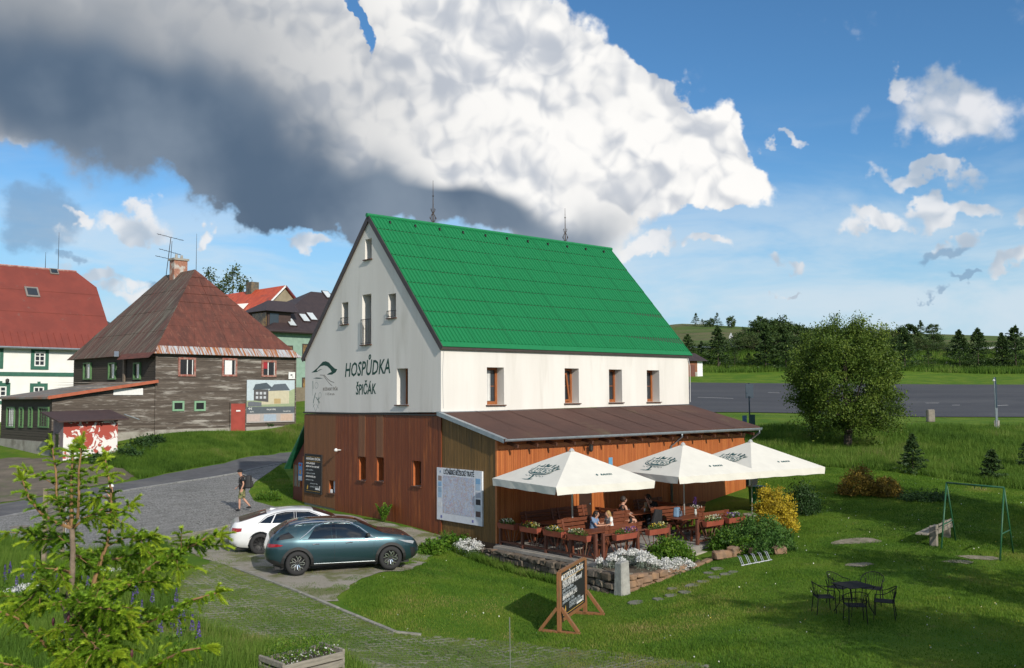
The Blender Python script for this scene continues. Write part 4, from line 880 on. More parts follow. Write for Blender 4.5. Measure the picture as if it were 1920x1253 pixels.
for x_ in (-.47, -.43): bp([(x_, -.17), (x_+.03, -.145), (x_+.038, -.155), (x_+.014, -.17), (x_+.038, -.185), (x_+.03, -.195)], (.78, .78, .76), 'chevron', .012)
a, b, c, d = D.frect(540, 552, 698, 711); cs = thing('camera_notice', 'small white camera-warning plate above the sale banner', 'sign', D.at((a+b)/2, -.06, c), YAW2); MB().box(-(b-a)/2, (b-a)/2, -.03, 0, 0, d-c).build('plate', p_white, cs); MB().box(-.12, .05, -.036, -.03, .26, .36).box(.0, .13, -.036, -.03, .14, .18).build('pictogram', darkm, cs)
# ---- low annex
an = D.thing('boarded_annex', 'low dark board annex with green window frames and shed roof', 'annex'); AX = -6.75
zr = lambda x: 6.30+(x)*(6.30-5.28)/6.75
MB().add([(AX, .06, 1.0), (-.01, .06, 1.0), (-.01, 9.3, 1.0), (AX, 9.3, 1.0), (AX, .06, zr(AX)), (-.01, .06, zr(0)), (-.01, 9.3, zr(0)), (AX, 9.3, zr(AX))], [(0, 1, 5, 4), (1, 2, 6, 5), (2, 3, 7, 6), (3, 0, 4, 7), (4, 5, 6, 7), (0, 3, 2, 1)]).build('wall', mat('house_core', (.05, .045, .04)), an)
zc = D.sz(830, AX, 0); siding(an, 'l', AX, .06, 9.3, zc, 5.25, shadebd); siding(an, 'f', .06, AX, -.0, D.sz(812, -3, 0), lambda s_: zr(s_)-.05, greybd)
MB().box(AX-.07, AX+.05, .0, 9.35, .3, zc+.02).build('plinth', concrete, an); MB().box(AX+.06, -.05, .0, .07, .8, D.sz(812, -3, 0)+.02).build('plinth', concrete, an)
for x0, x1, gm_ in ((14, 29, 1), (37.5, 45, 0), (55, 62, 0), (73.5, 93, 2)):
    r = D.lrect(x0, x1, 763, 802, AX); w = surf_window(an, r, 'l', AX, .10, p_green, p_green if gm_ == 0 else oldgl, proud=.10); a, b, c, d = r
    if gm_ == 1:
        for t in (.3, .5, .7): MB().box(AX-.03, AX-.02, a+(b-a)*t-.09, a+(b-a)*t+.07, c+.1, d-.1).build('slat', p_white, w)
    if gm_ == 2: 
        for t in (.25, .5, .75): MB().box(AX-.03, AX-.02, a+(b-a)*t-.03, a+(b-a)*t+.03, c+.1, d-.1).build('slat', p_green, w)
rr = MB().add([(AX-.45, -.35, zr(AX-.45)+.02), (-.0, -.35, zr(0)+.02), (-.0, 9.6, zr(0)+.02), (AX-.45, 9.6, zr(AX-.45)+.02), (AX-.45, -.35, zr(AX-.45)-.1), (-.0, -.35, zr(0)-.1), (0, 9.6, zr(0)-.1), (AX-.45, 9.6, zr(AX-.45)-.1)], [(0, 1, 2, 3), (7, 6, 5, 4), (0, 4, 5, 1), (1, 5, 6, 2), (2, 6, 7, 3), (3, 7, 4, 0)]).build('roof', mat('grey_felt', (.19, .185, .17), (.14, .13, .12), rough=.9, scale=1.2, c3=(.22, .12, .08), scale3=.5), an)
MB().beam((AX-.4, -.38, zr(AX-.4)-.02), (-.02, -.38, zr(0)-.02), .05, .2).build('fascia', mat('rusty_orange_fascia', (.40, .11, .055), (.33, .085, .04), rough=.7, scale=3), rr)
MB().box(-2.9, -.9, .0, .03, 5.35, 5.8).build('pale_panel', p_white, an)
# ---- flaking red hut
S = Fr(tuple(P(117.5, 865, 55.5))[:2]+(0,), YAW2); sd = S.thing('red_hut', 'small hut with flaking red and white paint below the annex', 'hut'); sw = S.sx(220.5, 0, 3); sd_ = S.sy(100, 0, 3); st_ = S.sz(790, 0, 0)
def flake():
    m, nt, b, N, L = _nodes('flaking_red_paint'); co = N('ShaderNodeTexCoord').outputs['Object']; sp = N('ShaderNodeSeparateXYZ'); L(co, sp.inputs[0])
    n = _noise(N, L, co, 1.5, 8, .62, .9); h = N('ShaderNodeMath'); h.operation = 'ADD'; L(n, h.inputs[0]); L(_ramp(N, L, sp.outputs[2], 2.9, st_-.25, 0, -.10), h.inputs[1])
    c = _mixc(N, L, _ramp(N, L, h.outputs[0], .475, .50), (.36, .065, .045), (.72, .70, .67)); L(c, b.inputs['Base Color']); b.inputs['Roughness'].default_value = .85; _bump(N, L, b, h.outputs[0], .5, .02); return m
MB().box(0, sw, 0, sd_, .9, st_+.05).build('wall', flake(), sd); MB().box(-.012, -.002, 0.0, sd_, .9, st_+.03).build('side_wall', mat('mauve_render', (.24, .19, .19), (.19, .15, .15), rough=.9), sd)
surf_window(sd, (sd_*.35, sd_*.8, 2.0, 3.1), 'l', -.012, .07, greybd, oldgl, nm='opening')
rm = mat('brown_sheet', (.060, .032, .028), (.045, .025, .022), rough=.6, scale=2)
hr = MB().add([(-.5, -.55, st_+.02), (sw+.45, -.55, st_+.10), (sw+.35, sd_+.4, st_+.62), (-.6, sd_+.4, st_+.55), (-.5, -.55, st_-.06), (sw+.45, -.55, st_+.02), (sw+.35, sd_+.4, st_+.5), (-.6, sd_+.4, st_+.45)], [(0, 1, 2, 3), (7, 6, 5, 4), (0, 4, 5, 1), (1, 5, 6, 2), (2, 6, 7, 3), (3, 7, 4, 0)]).build('roof', rm, sd)
for i in range(4): MB().beam((.3+i*(sw-.5)/3, -.4, st_-.1), (.3+i*(sw-.5)/3, .0, st_-.04), .09, .12).build('rafter', greybd, sd)
MB().beam((sw+.2, -.45, st_+.35), (sw+1.1, -.5, st_+.02), .14, .05).build('loose_gutter', zinc, sd)
# ---- white house with green trim
Wf = Fr(tuple(P(0, 700, 82))[:2]+(0,), YAW2); wh = Wf.thing('white_house', 'white house with green window surrounds and red half-hipped roof', 'house'); X0, X1 = -14., 9.7
MB().box(X0, X1, 0, 11, 2.5, 10.3).build('wall', mat('white_house_render', (.78, .77, .74), (.72, .71, .68), rough=.9, scale=.8), wh)
gtr = mat('green_trim', (.030, .125, .085), (.024, .10, .07), rough=.6)
redr = mat('red_roof_sheet', (.205, .040, .026), (.17, .034, .023), rough=.6, scale=.7, c3=(.17, .075, .06), scale3=1.6, lo3=.62, hi3=.72)
prof = [(-.55, 9.72), (.55, 11.15), (5.5, 17.65)]
roofw = MB(); XE = X1+.25
vs = [(X0, -.55, 9.72), (X0, .55, 11.15), (X0, 5.5, 17.65), (X0, 10.45, 11.15), (X0, 11.55, 9.72), (XE, -.55, 9.72), (XE, .55, 11.15), (XE, 4.35, 16.14), (8.4, 5.5, 17.65), (XE, 6.65, 16.14), (XE, 10.45, 11.15), (XE, 11.55, 9.72)]
roofw.add(vs, [(0, 5, 6, 1), (1, 6, 7, 8, 2), (2, 8, 9, 10, 3), (3, 10, 11, 4), (7, 9, 8), (0, 1, 2, 3, 4), (5, 11, 10, 9, 7, 6), (0, 4, 11, 5)]); rw = roofw.build('roof', redr, wh)
for i in range(38): x = X0+i*.62; MB().beam((x, -.56, 9.74), (x+.0, .54, 11.17), .035, .05).build('standing_seam', redr, rw)
for zz in (13.1, 15.3): y_ = .55+(zz-11.15)*4.95/6.5; MB().box(X0, X1+.2, y_-.03, y_+.03, zz-.01, zz+.05).build('sheet_lap', redr, rw)
MB().tube([(X0, 5.5, 17.68), (8.4, 5.5, 17.68)], .10, 6).build('ridge_cap', mat('pale_ridge', (.45, .30, .27), (.30, .1, .08), rough=.7, scale=2), rw); MB().tube([(X0, -.65, 9.66), (XE, -.65, 9.66)], .11, 6).build('gutter', zinc, wh); MB().box(X0, X1+.02, -.05, 0, 9.2, 9.7).build('cornice', p_white, wh)
def slope(px, py):
    a, b = 80., 100.
    for _ in range(40):
        m = (a+b)/2; q = P(px, py, m)-Vector((Wf.o.x, Wf.o.y, 0)); y_ = q.dot(Wf.v); zz = 11.15+(y_-.55)*6.5/4.95
        if q.z > zz: a = m
        else: b = m
    return q.dot(Wf.u), y_, q.z
for x0, x1, y0, y1 in ((51, 69, 540, 557), (95, 107, 505, 515)):
    x, y_, z = slope((x0+x1)/2, (y0+y1)/2); M = frame_mx((x, y_, z), (1, 0, 0), (0, 4.95, 6.5)); hw = (x1-x0)*.033; hh = (y1-y0)*.036
    s_ = MB().box(-hw, hw, -hh, hh, -.05, .12, M).build('skylight', mat('skylight_frame', (.22, .20, .18), rough=.5), rw); MB().box(-hw*.75, hw*.75, -hh*.72, hh*.72, .11, .13, M).build('pane', GL, s_)
for x, z0, z1 in ((Wf.sx(85, 5.5, 17.7), 17.7, 19.3), (Wf.sx(109, 5.5, 17.7), 17.7, 21.4)): MB().tube([(x, 5.5, z0), (x, 5.5, z1)], [.035, .015], 5).build('mast', darkm, wh)
MB().box(X0, X1+.01, -.06, 0, *[Wf.sz(q, 2, 0) for q in (705.5, 698)]).build('string_course', gtr, wh)
for x0, x1, y0, y1 in ((57.5, 91, 652.5, 693), (-26, 6, 650, 691), (55.6, 88.5, 719, 760), (-18, 18.5, 718, 758), (-110, -76, 648, 690), (-110, -76, 718, 758)):
    a, b, c, d = Wf.frect(x0, x1, y0, y1); w = surf_window(wh, (a, b, c, d), 'f', 0, .30, gtr, GL, proud=.08)
    fr = .13; a2, b2, c2, d2 = a+.28, b-.28, c+.28, d-.28; MB().box(a2, a2+fr, -.05, -.014, c2, d2).box(b2-fr, b2, -.05, -.014, c2, d2).box(a2+fr, b2-fr, -.05, -.014, c2, c2+fr).box(a2+fr, b2-fr, -.05, -.014, d2-fr, d2).build('sash', p_white, w)
    MB().box((a+b)/2-.04, (a+b)/2+.04, -.045, -.014, c2+fr, d2-fr).build('mullion', p_white, w)
    for t in (.36, .66): z = c2+(d2-c2)*t; MB().box(a2+fr, b2-fr, -.04, -.014, z-.035, z+.035).build('glazing_bar', p_white, w)
    MB().box((a+b)/2-.12, (a+b)/2+.12, -.10, -.0, d+.005, d+.16).build('keystone', gtr, w)
lx = Wf.sx(10.5, 0, 6); k = MB().tube([(lx, -.02, Wf.sz(722, lx, 0)), (lx, -.35, Wf.sz(716, lx, 0))], .03, 5).lathe([(.0, -.2), (.16, -.08), (.16, .1), (.0, .2)], 8, (lx, -.4, Wf.sz(714, lx, 0))); k.build('wall_lantern', darkm, wh)
# ---- orange-roofed house
O = Fr(tuple(P(533, 534, 105))[:2]+(0,), YAW2); oh = O.thing('orange_roof_house', 'beige gabled house with bright orange roof behind the timber house', 'house'); hw_ = 4.4; za = 17.75; ze = 13.35
MB().add([(-hw_, 0, 5), (hw_, 0, 5), (hw_, 0, ze), (0, 0, za-.1), (-hw_, 0, ze), (-hw_, 15, 5), (hw_, 15, 5), (hw_, 15, ze), (0, 15, za-.1), (-hw_, 15, ze)], [(0, 1, 2, 3, 4), (9, 8, 7, 6, 5), (0, 5, 6, 1), (1, 6, 7, 2), (4, 9, 5, 0), (2, 7, 8, 3), (3, 8, 9, 4)]).build('wall', mat('beige_render', (.30, .255, .17), (.24, .20, .13), rough=.9, scale=1.2), oh)
orr = mat('orange_roof_sheet', (.58, .085, .025), (.46, .062, .022), rough=.55, scale=1.2, c3=(.30, .06, .035), scale3=.8)
ro = MB().add([(-hw_-.6, -.3, ze-.6), (0, -.3, za), (hw_+.6, -.3, ze-.6), (-hw_-.6, 15.3, ze-.6), (0, 15.3, za), (hw_+.6, 15.3, ze-.6), (-hw_-.6, -.3, ze-.75), (0, -.3, za-.18), (hw_+.6, -.3, ze-.75), (-hw_-.6, 15.3, ze-.75), (0, 15.3, za-.18), (hw_+.6, 15.3, ze-.75)], [(0, 3, 4, 1), (1, 4, 5, 2), (0, 1, 7, 6), (1, 2, 8, 7), (3, 9, 10, 4), (4, 10, 11, 5), (6, 7, 10, 9), (7, 8, 11, 10), (0, 6, 9, 3), (2, 5, 11, 8)]).build('roof', orr, oh)
MB().beam((-hw_-.6, -.34, ze-.68), (0, -.34, za-.08), .06, .18).build('bargeboard', p_white, ro); MB().beam((0, -.34, za-.08), (hw_+.6, -.34, ze-.68), .06, .18).build('bargeboard', mat('maroon_board', (.15, .03, .04)), ro)
MB().box(-.5, .5, 6.2, 7.4, za-.8, za+.95).build('chimney', mat('dark_chimney', (.17, .13, .08), (.08, .08, .07), rough=.9, scale=2), oh)
MB().box(1.1, 2.3, -1.2, -.02, ze+.2, ze+1.75).build('stair_head', mat('ochre_render', (.33, .22, .10)), oh)
dm = MB().add([(-3.9, 4.2, 14.6), (-3.9, 6.4, 14.6), (-3.9, 6.4, 15.65), (-3.9, 4.2, 15.65), (-2.0, 4.2, 15.9), (-2.0, 6.4, 15.9), (-3.2, 4.2, 14.6), (-3.2, 6.4, 14.6)], [(0, 3, 2, 1), (3, 4, 5, 2), (0, 6, 4, 3), (1, 2, 5, 7)]).build('dormer', p_white, oh); MB().box(-3.95, -3.91, 4.4, 5.25, 14.75, 15.5).build('pane', GL, dm); MB().box(-3.95, -3.91, 5.35, 6.2, 14.75, 15.5).build('pane', GL, dm)
# ---- green-walled house with dark roof
Q = Fr(tuple(P(500, 615, 90))[:2]+(0,), YAW2); qh = Q.thing('green_walled_house', 'pale green house with dark brown hipped roof behind the inn', 'house'); zq = 11.75; QL = 16
MB().box(.6, QL-.6, .5, 11, 3, zq).build('wall', mat('pale_green_render', (.245, .36, .29), (.21, .31, .25), rough=.9), qh); MB().box(.55, QL-.6, .44, .52, 3, 6.1).build('plinth', mat('tan_plinth', (.20, .165, .115), rough=.9), qh)
dk = mat('dark_brown_tiles', (.045, .030, .030), (.034, .023, .024), rough=.55, scale=2)
rq = MB().add([(-.1, -.1, zq), (QL, -.1, zq), (QL, 11.3, zq), (-.1, 11.3, zq), (8.8, 5.6, 16.5), (QL-3, 5.6, 16.5), (-.1, -.1, zq-.3), (QL, -.1, zq-.3), (QL, 11.3, zq-.3), (-.1, 11.3, zq-.3)], [(0, 1, 5, 4), (1, 2, 5), (2, 3, 4, 5), (3, 0, 4), (0, 6, 7, 1), (1, 7, 8, 2), (2, 8, 9, 3), (3, 9, 6, 0), (6, 9, 8, 7)]).build('roof', dk, qh)
nq = Vector((0, -4.75, 5.7)).normalized()
for x0, y0, x1, y1, gl_ in ((563, 593, 578, 601, 1), (577, 590, 592, 599, 1), (607, 551, 620, 556, 1), (534, 603, 556, 607, 0)):
    px_, py_ = (x0+x1)/2, (y0+y1)/2; a, b = 88., 110.
    for _ in range(40):
        m = (a+b)/2; q = P(px_, py_, m)-Vector((Q.o.x, Q.o.y, 0)); zz = zq+(q.dot(Q.v)+.1)*4.75/5.7
        if q.z > zz: a = m
        else: b = m
    M = frame_mx((q.dot(Q.u), q.dot(Q.v), q.z), (1, 0, 0), (0, 5.7, 4.75)); s_ = MB().box(-.45, .45, -.7, .7, -.02, .10, M).build('skylight', dk, rq); MB().box(-.36, .36, -.6, .6, .09, .115, M).build('pane', plain('bright_pane', (.55, .6, .62), .15, spec=1.), s_)
dx0, dx1 = .6, 4.4
dq = MB().box(dx0, dx1-1.2, .8, 4.6, zq, zq+1.9).build('dormer', mat('brown_dormer', (.06, .035, .03)), qh); MB().add([(dx0-.6, .2, zq+1.8), (dx1-.5, .2, zq+1.8), (dx1-.5, 5.2, zq+1.8), (dx0-.6, 5.2, zq+1.8), (dx0+1.2, 2.7, zq+3.1), (dx1+.2, 2.7, zq+3.1)], [(0, 1, 5, 4), (1, 2, 5), (2, 3, 4, 5), (3, 0, 4), (0, 3, 2, 1)]).build('dormer_roof', dk, dq); MB().box(dx0-.03, dx0-.01, 1.0, 3.6, zq+.3, zq+1.7).build('pane', mat('amber_pane', (.30, .18, .06), (.10, .06, .03), rough=.2, scale=3), dq); MB().box(dx0+.2, dx0+1.2, .76, .79, zq+.4, zq+1.6).build('pane', GL, dq)
for x0, x1, y0, y1 in ((539, 549, 648, 690), (566.5, 580, 645, 673), (566, 580, 708, 736)): 
    a, b, c, d = Q.frect(x0, x1, y0, y1, .5); surf_window(qh, (a, b, c, d), 'f', .5, .12, mat('dark_wood', (.06, .04, .03)), mat('amber_pane', (.30, .18, .06)), proud=.04)
MB().tube([(-.1, -.2, zq-.2), (QL, -.2, zq-.2)], .12, 6).build('gutter', dk, qh)
# ---- slate-roofed house glimpsed between the two
Z = Fr(tuple(P(183, 600, 120))[:2]+(0,), YAW2); zh = Z.thing('slate_roof_house', 'far slate-roofed house glimpsed between red roof and rusty roof', 'house'); z9 = Z.sz(586, 0, 0)
MB().box(-4, 5, 0, 8, 4, z9-3).build('wall', mat('beige_render', (.3, .25, .17)), zh); MB().add([(-4.4, -.4, z9-3), (5.4, -.4, z9-3), (5.4, 8.4, z9-3), (-4.4, 8.4, z9-3), (.3, 4, z9+.3), (.6, 4, z9+.3)], [(0, 1, 5, 4), (1, 2, 5), (2, 3, 4, 5), (3, 0, 4), (0, 3, 2, 1)]).build('roof', mat('slate_roof', (.06, .075, .08), (.05, .06, .065), rough=.6), zh)
# ---- hut beyond the car park
hp = G(1306, 706); U = Fr((hp.x, hp.y, 0), .35); hb = U.thing('roadside_hut', 'small brown and white hut with dark roof beyond the car park', 'hut'); b0 = hp.z-.5; t0 = hp.z+2.1
MB().box(-2.8, .15, 0, 2.6, b0, t0).build('timber_wall', mat('hut_orange', (.24, .085, .04), (.18, .065, .03), rough=.7, scale=3), hb); MB().box(.16, 1.0, .03, 2.6, b0, t0).build('rendered_wall', p_white, hb); MB().box(-.85, -.25, -.03, 0, b0+.4, b0+2.1).build('door', mat('hut_door', (.13, .04, .025)), hb); MB().box(-.2, .14, -.03, -.0, b0, b0+1.1).build('stone_base', concrete, hb)
MB().add([(-3.1, -.6, t0), (1.6, -.6, t0), (1.6, 3.2, t0), (-3.1, 3.2, t0), (-2.5, 1.3, t0+1.15), (.6, 1.3, t0+1.15)], [(0, 1, 5, 4), (1, 2, 5), (2, 3, 4, 5), (3, 0, 4), (0, 3, 2, 1)]).build('roof', dk, hb)
# ------------------------------------------------------------------ terrace
IN = Fr((HO.x, HO.y, 0), HYAW); TZ = .06; TX1 = 8.3; TY0, TY1 = -8.2, LV-.07
pavc = mat('terrace_concrete', (.28, .265, .24), (.21, .20, .18), rough=.9, scale=1.5, bump=.25, c3=(.20, .19, .165), scale3=.7)
te = IN.thing('terrace', 'raised concrete terrace in front of the orange lean-to', 'terrace')
MB().box(-.15, TX1, TY0, TY1, -1.0, TZ-.05).build('base', pavc, te)
nx_, ny_ = 13, 8
for i in range(nx_):
    for j in range(ny_):
        x0 = -.15+(TX1+.15)*i/nx_; y0 = TY0+(TY1-TY0)*j/ny_; dz = random.uniform(-.003, .003)
        MB().box(x0+.006, x0+(TX1+.15)/nx_-.006, y0+.006, y0+(TY1-TY0)/ny_-.006, TZ-.05, TZ+dz).build('slab', pavc, te)
sx0, sx1 = 3.45, 4.75
for i in range(3): 
    MB().box(sx0+.12*i, sx1+.16*i, TY0-.36*(i+1), TY0-.36*i-.003, -1.1, TZ-.14*(i+1)).build('step', mat('step_concrete', (.42, .385, .32), (.33, .30, .25), rough=.9, scale=2, bump=.3), te, bevel=.015)
# stones: a handful of shared rough blocks
def rock_mesh(i, fl=1.):
    bm = bmesh.new(); bmesh.ops.create_cube(bm, size=1); r = random.Random(i)
    bmesh.ops.bevel(bm, geom=bm.edges[:], offset=.16, segments=1, affect='EDGES')
    for v_ in bm.verts: v_.co += Vector((r.uniform(-.07, .07), r.uniform(-.07, .07), r.uniform(-.07, .07)*fl))
    me = bpy.data.meshes.new('stone'); bm.to_mesh(me); bm.free(); return me
def stone_mat():
    m, nt, b, N, L = _nodes('wall_stone'); co = N('ShaderNodeNewGeometry').outputs['Position']; oi = N('ShaderNodeObjectInfo')
    r = N('ShaderNodeValToRGB'); L(oi.outputs['Random'], r.inputs[0]); e = r.color_ramp.elements; e[0].color = (.115, .085, .058, 1); e[1].color = (.24, .20, .155, 1); q = e.new(.35); q.color = (.16, .125, .09, 1); q = e.new(.7); q.color = (.125, .105, .085, 1)
    c = _mixc(N, L, _ramp(N, L, _noise(N, L, co, 7, 6, .65), .4, .7), r.outputs[0], (.075, .06, .045)); c = _mixc(N, L, _ramp(N, L, _noise(N, L, co, 3, 6, .7), .62, .75, 0, .7), c, (.26, .24, .20))
    L(c, b.inputs['Base Color']); b.inputs['Roughness'].default_value = .9; _bump(N, L, b, _noise(N, L, co, 18, 6, .7), .7, .03); return m
stm = stone_mat(); ROCKS = [rock_mesh(i) for i in range(7)]
for q in ROCKS: q.materials.append(stm)
warm = mat('sandstone_warm', (.29, .175, .10), (.20, .13, .085), rough=.9, scale=4, bump=.5, bscale=14, c3=(.17, .12, .085), scale3=2.5, world=True)
ROCKW = [rock_mesh(20+i) for i in range(5)]
for q in ROCKW: q.materials.append(warm)
def lay_wall(p, A_, B_, zb0, zb1, zt0, zt1, rocks, th=.26, hmin=.17, hmax=.30, wmin=.20, wmax=.46, nm='stone'):
    """courses of separate stones between two points (local frame of p)"""
    A_, B_ = Vector(A_), Vector(B_); d = (B_-A_); Ln = d.length; d.normalize(); ang = math.atan2(d.y, d.x); z = 0.; H0 = max(zt0-zb0, zt1-zb1)
    while z < H0-.05:
        hh = min(random.uniform(hmin, hmax), H0-z+.02); x = random.uniform(-.1, .02)
        while x < Ln-.05:
            w_ = random.uniform(wmin, wmax); t = min(max((x+w_/2)/Ln, 0), 1); zb_ = zb0+(zb1-zb0)*t; zt_ = zt0+(zt1-zt0)*t
            if zb_+z < zt_-.06:
                h2 = min(hh*random.uniform(.8, 1.1), zt_-zb_-z+.02); o = link(nm, random.choice(rocks), None, p); c = A_+d*(x+w_/2)
                o.location = (c.x+random.uniform(-.02, .02), c.y+random.uniform(-.02, .02), zb_+z+h2/2+random.uniform(-.015, .015)); o.rotation_euler = (random.choice((0, math.pi))+random.uniform(-.06, .06), random.uniform(-.09, .09), ang+random.uniform(-.08, .08)); o.scale = (w_*.97, th*random.uniform(.9, 1.25), h2*.95)
            x += w_
        z += hh
lw = lambda x, y: T(*IN.at(x, y, 0)[:2])
wl = IN.thing('retaining_wall', 'grey brown field-stone retaining wall below the terrace railing', 'wall'); a0, a1 = (-.45, -3.75, 0), (-1.0, -9.75, 0)
lay_wall(wl, a0, a1, lw(-.6, -3.7)-.08, lw(-1.1, -9.7)-.08, -.06, .10, ROCKS)
mort = mat('lime_mortar', (.22, .19, .15), (.15, .13, .10), rough=.95, scale=4)
MB().add([(-.42, -3.7, -.9), (-.96, -9.75, -1.0), (-.25, -9.75, -1.0), (-.17, -3.7, -.9), (-.42, -3.7, -.14), (-.96, -9.75, 0.0), (-.25, -9.75, .0), (-.17, -3.7, -.14)], [(0, 1, 5, 4), (1, 2, 6, 5), (2, 3, 7, 6), (3, 0, 4, 7), (4, 5, 6, 7), (0, 3, 2, 1)]).build('mortar_core', mort, wl)
MB().beam((-.24, -3.45, .0), (-.24, -8.3, .02), .16, .09).build('edging_kerb', concrete, wl)
lay_wall(wl, (-.1, -2.2, 0), (-.45, -3.75, 0), lw(-.3, -2.2)-.05, lw(-.6, -3.7)-.05, -.12, -.06, ROCKW[:2]+ROCKS, hmin=.12, hmax=.2)
lay_wall(wl, (-.15, -.6, 0), (-.35, -2.2, 0), lw(-.3, -.6)-.04, lw(-.4, -2.2)-.04, .10, -.05, ROCKS, hmin=.1, hmax=.18)
r_ = IN.thing('sandstone_wall', 'low wall of warm orange sandstone slabs below the white flowers', 'wall')
lay_wall(r_, (-.75, -9.95, 0), (3.35, -9.5, 0), lw(-.6, -10.1)-.06, lw(3.3, -9.6)-.06, .0, -.10, ROCKW, hmin=.10, hmax=.28, wmin=.2, wmax=.7)
soil = mat('planting_soil', (.065, .048, .032), (.095, .075, .05), rough=.95, scale=4, bump=.6, bscale=20)
MB().add([(-.9, -9.9, -.9), (3.4, -9.45, -.9), (3.4, -8.2, -.9), (-.15, -8.2, -.9), (-.9, -9.9, -.05), (3.4, -9.45, -.12), (3.4, -8.2, .0), (-.15, -8.2, .02)], [(0, 1, 5, 4), (1, 2, 6, 5), (2, 3, 7, 6), (3, 0, 4, 7), (4, 5, 6, 7), (0, 3, 2, 1)]).build('soil', soil, r_)
rk = IN.thing('rockery', 'rockery of tan stones under the juniper right of the steps', 'rockery')
for i in range(30):
    px, py = random.uniform(1345, 1462), random.uniform(1006, 1040); py = max(py, 1050-(px-1345)*.25); q = G(px, min(py, 1052)); o = link('stone', random.choice(ROCKW), None, rk); s_ = random.uniform(.15, .32); o.scale = (s_*1.3, s_, s_*.75)
    l_ = q-Vector((HO.x, HO.y, 0)); o.location = (l_.dot(Hu), l_.dot(Hv), q.z+.06+random.uniform(0, .12)); o.rotation_euler = (0, 0, random.uniform(0, 6))
# granite post
gp = IN.at(-1.0, -10.0, 0); g0 = T(gp.x, gp.y)-.1; k = MB().add([(-.19, -.17, 0), (.18, -.19, 0), (.19, .17, 0), (-.17, .18, 0), (-.16, -.15, 1.02), (.15, -.16, 1.06), (.16, .14, 1.0), (-.14, .15, .98)], [(0, 1, 5, 4), (1, 2, 6, 5), (2, 3, 7, 6), (3, 0, 4, 7), (4, 5, 6, 7), (0, 3, 2, 1)])
go = k.build('granite_post', mat('granite_grey', (.36, .355, .325), (.27, .265, .245), rough=.85, scale=5, bump=.7, bscale=12, c3=(.17, .18, .16), scale3=2), bevel=.03); go.location = (gp.x, gp.y, g0); go.rotation_euler = (0, 0, HYAW); tag(go, 'rough grey granite post at the corner of the stone wall', 'stone post')
# stepping stones and bare patches
flag = mat('flagstone_grey', (.17, .165, .135), (.12, .12, .095), rough=.9, scale=4, bump=.5, bscale=14, c3=(.16, .16, .11), scale3=2)
for i, (px, py, a, b) in enumerate([(1192, 1130, .42, .17), (1235, 1124, .25, .15), (1258, 1117, .3, .14), (1285, 1111, .32, .18), (1262, 1104, .25, .13), (1300, 1098, .35, .16), (1318, 1091, .3, .13), (1340, 1083, .36, .17), (1330, 1075, .26, .15), (1362, 1077, .33, .14), (1375, 1073, .25, .12), (1345, 1067, .34, .17)]):
    p = G(px, py); n = 8; r = random.Random(i); pl = [(.72*a*math.cos(t*6.283/n)*r.uniform(.7, 1.1), b*1.25*math.sin(t*6.283/n)*r.uniform(.8, 1.1)) for t in range(n)]
    o = MB().prism(pl, .07).build('stepping_stone', flag, bevel=.01); o.location = (p.x, p.y, p.z-.048); o.rotation_euler = (0, 0, .6+r.uniform(-.3, .3))
    tag(o, ('first', 'second', 'third', 'fourth', 'fifth', 'sixth', 'seventh', 'eighth', 'ninth', 'tenth', 'eleventh', 'last')[i]+' flat stepping stone counted from the granite post towards the steps', 'stepping stone', 'stepping stones to the terrace')
# ------------------------------------------------------------------ railing with flower boxes
rw_ = mat('railing_brown', (.135, .045, .026), (.10, .034, .020), rough=.55, scale=3, stretch=(5, 5, 1)); stk = mat('pale_stick', (.24, .14, .085), (.17, .09, .055), rough=.7, scale=4); boxm = mat('terracotta_box', (.30, .075, .042), (.25, .06, .035), rough=.6, scale=3)
def railing(name, label, pts, hgt=.78):
    t = IN.thing(name, label, 'railing'); pts = [Vector((x, y, TZ)) for x, y in pts]
    for p in pts: MB().cbox((p.x, p.y, TZ+(hgt+.06)/2), (.095, .095, hgt+.06)).build('post', rw_, t, bevel=.008)
    for a, b in zip(pts[:-1], pts[1:]):
        d = (b-a).normalized(); MB().beam(a+d*.05+Vector((0, 0, hgt)), b-d*.05+Vector((0, 0, hgt)), .07, .05).build('top_rail', rw_, t); MB().beam(a+d*.05+Vector((0, 0, .12)), b-d*.05+Vector((0, 0, .12)), .06, .06).build('bottom_rail', rw_, t)
        L_ = (b-a).length
        for i in range(5):
            s = (i-2)/2; p0 = a+d*(L_/2+s*L_*.14)+Vector((0, 0, .1)); p1 = a+d*(L_/2+s*L_*.42)+Vector((0, 0, hgt)); MB().tube([p0, p1], .014, 5).build('stick', stk if i % 2 else rw_, t)
    return t
lp = [-3.45, -4.6, -5.75, -6.9, -8.0]
railing('side_railing', 'brown terrace railing with fanned sticks beside the map panel end', [(.0, y) for y in lp])
fp = [.28, 1.85, 3.36]; railing('front_railing', 'brown terrace railing with fanned sticks between the corner and the steps', [(x, -8.05) for x in fp])
fq = [4.85, 6.12, 7.4]; railing('front_railing', 'brown terrace railing with fanned sticks right of the steps', [(x, -8.05) for x in fq])
def leafcloud(n, cen, ext, size, seed, shell=.0):
    """n small leaf quads inside an ellipsoid; returns (n,4,3)"""
    r = np.random.default_rng(seed); d = r.normal(size=(n, 3)); d /= np.linalg.norm(d, axis=1)[:, None]; rad = r.random(n)**(1/3)
    if shell: rad = shell+(1-shell)*rad
    c = np.array(cen)+d*rad[:, None]*np.array(ext); return leaves_at(c, size, r)
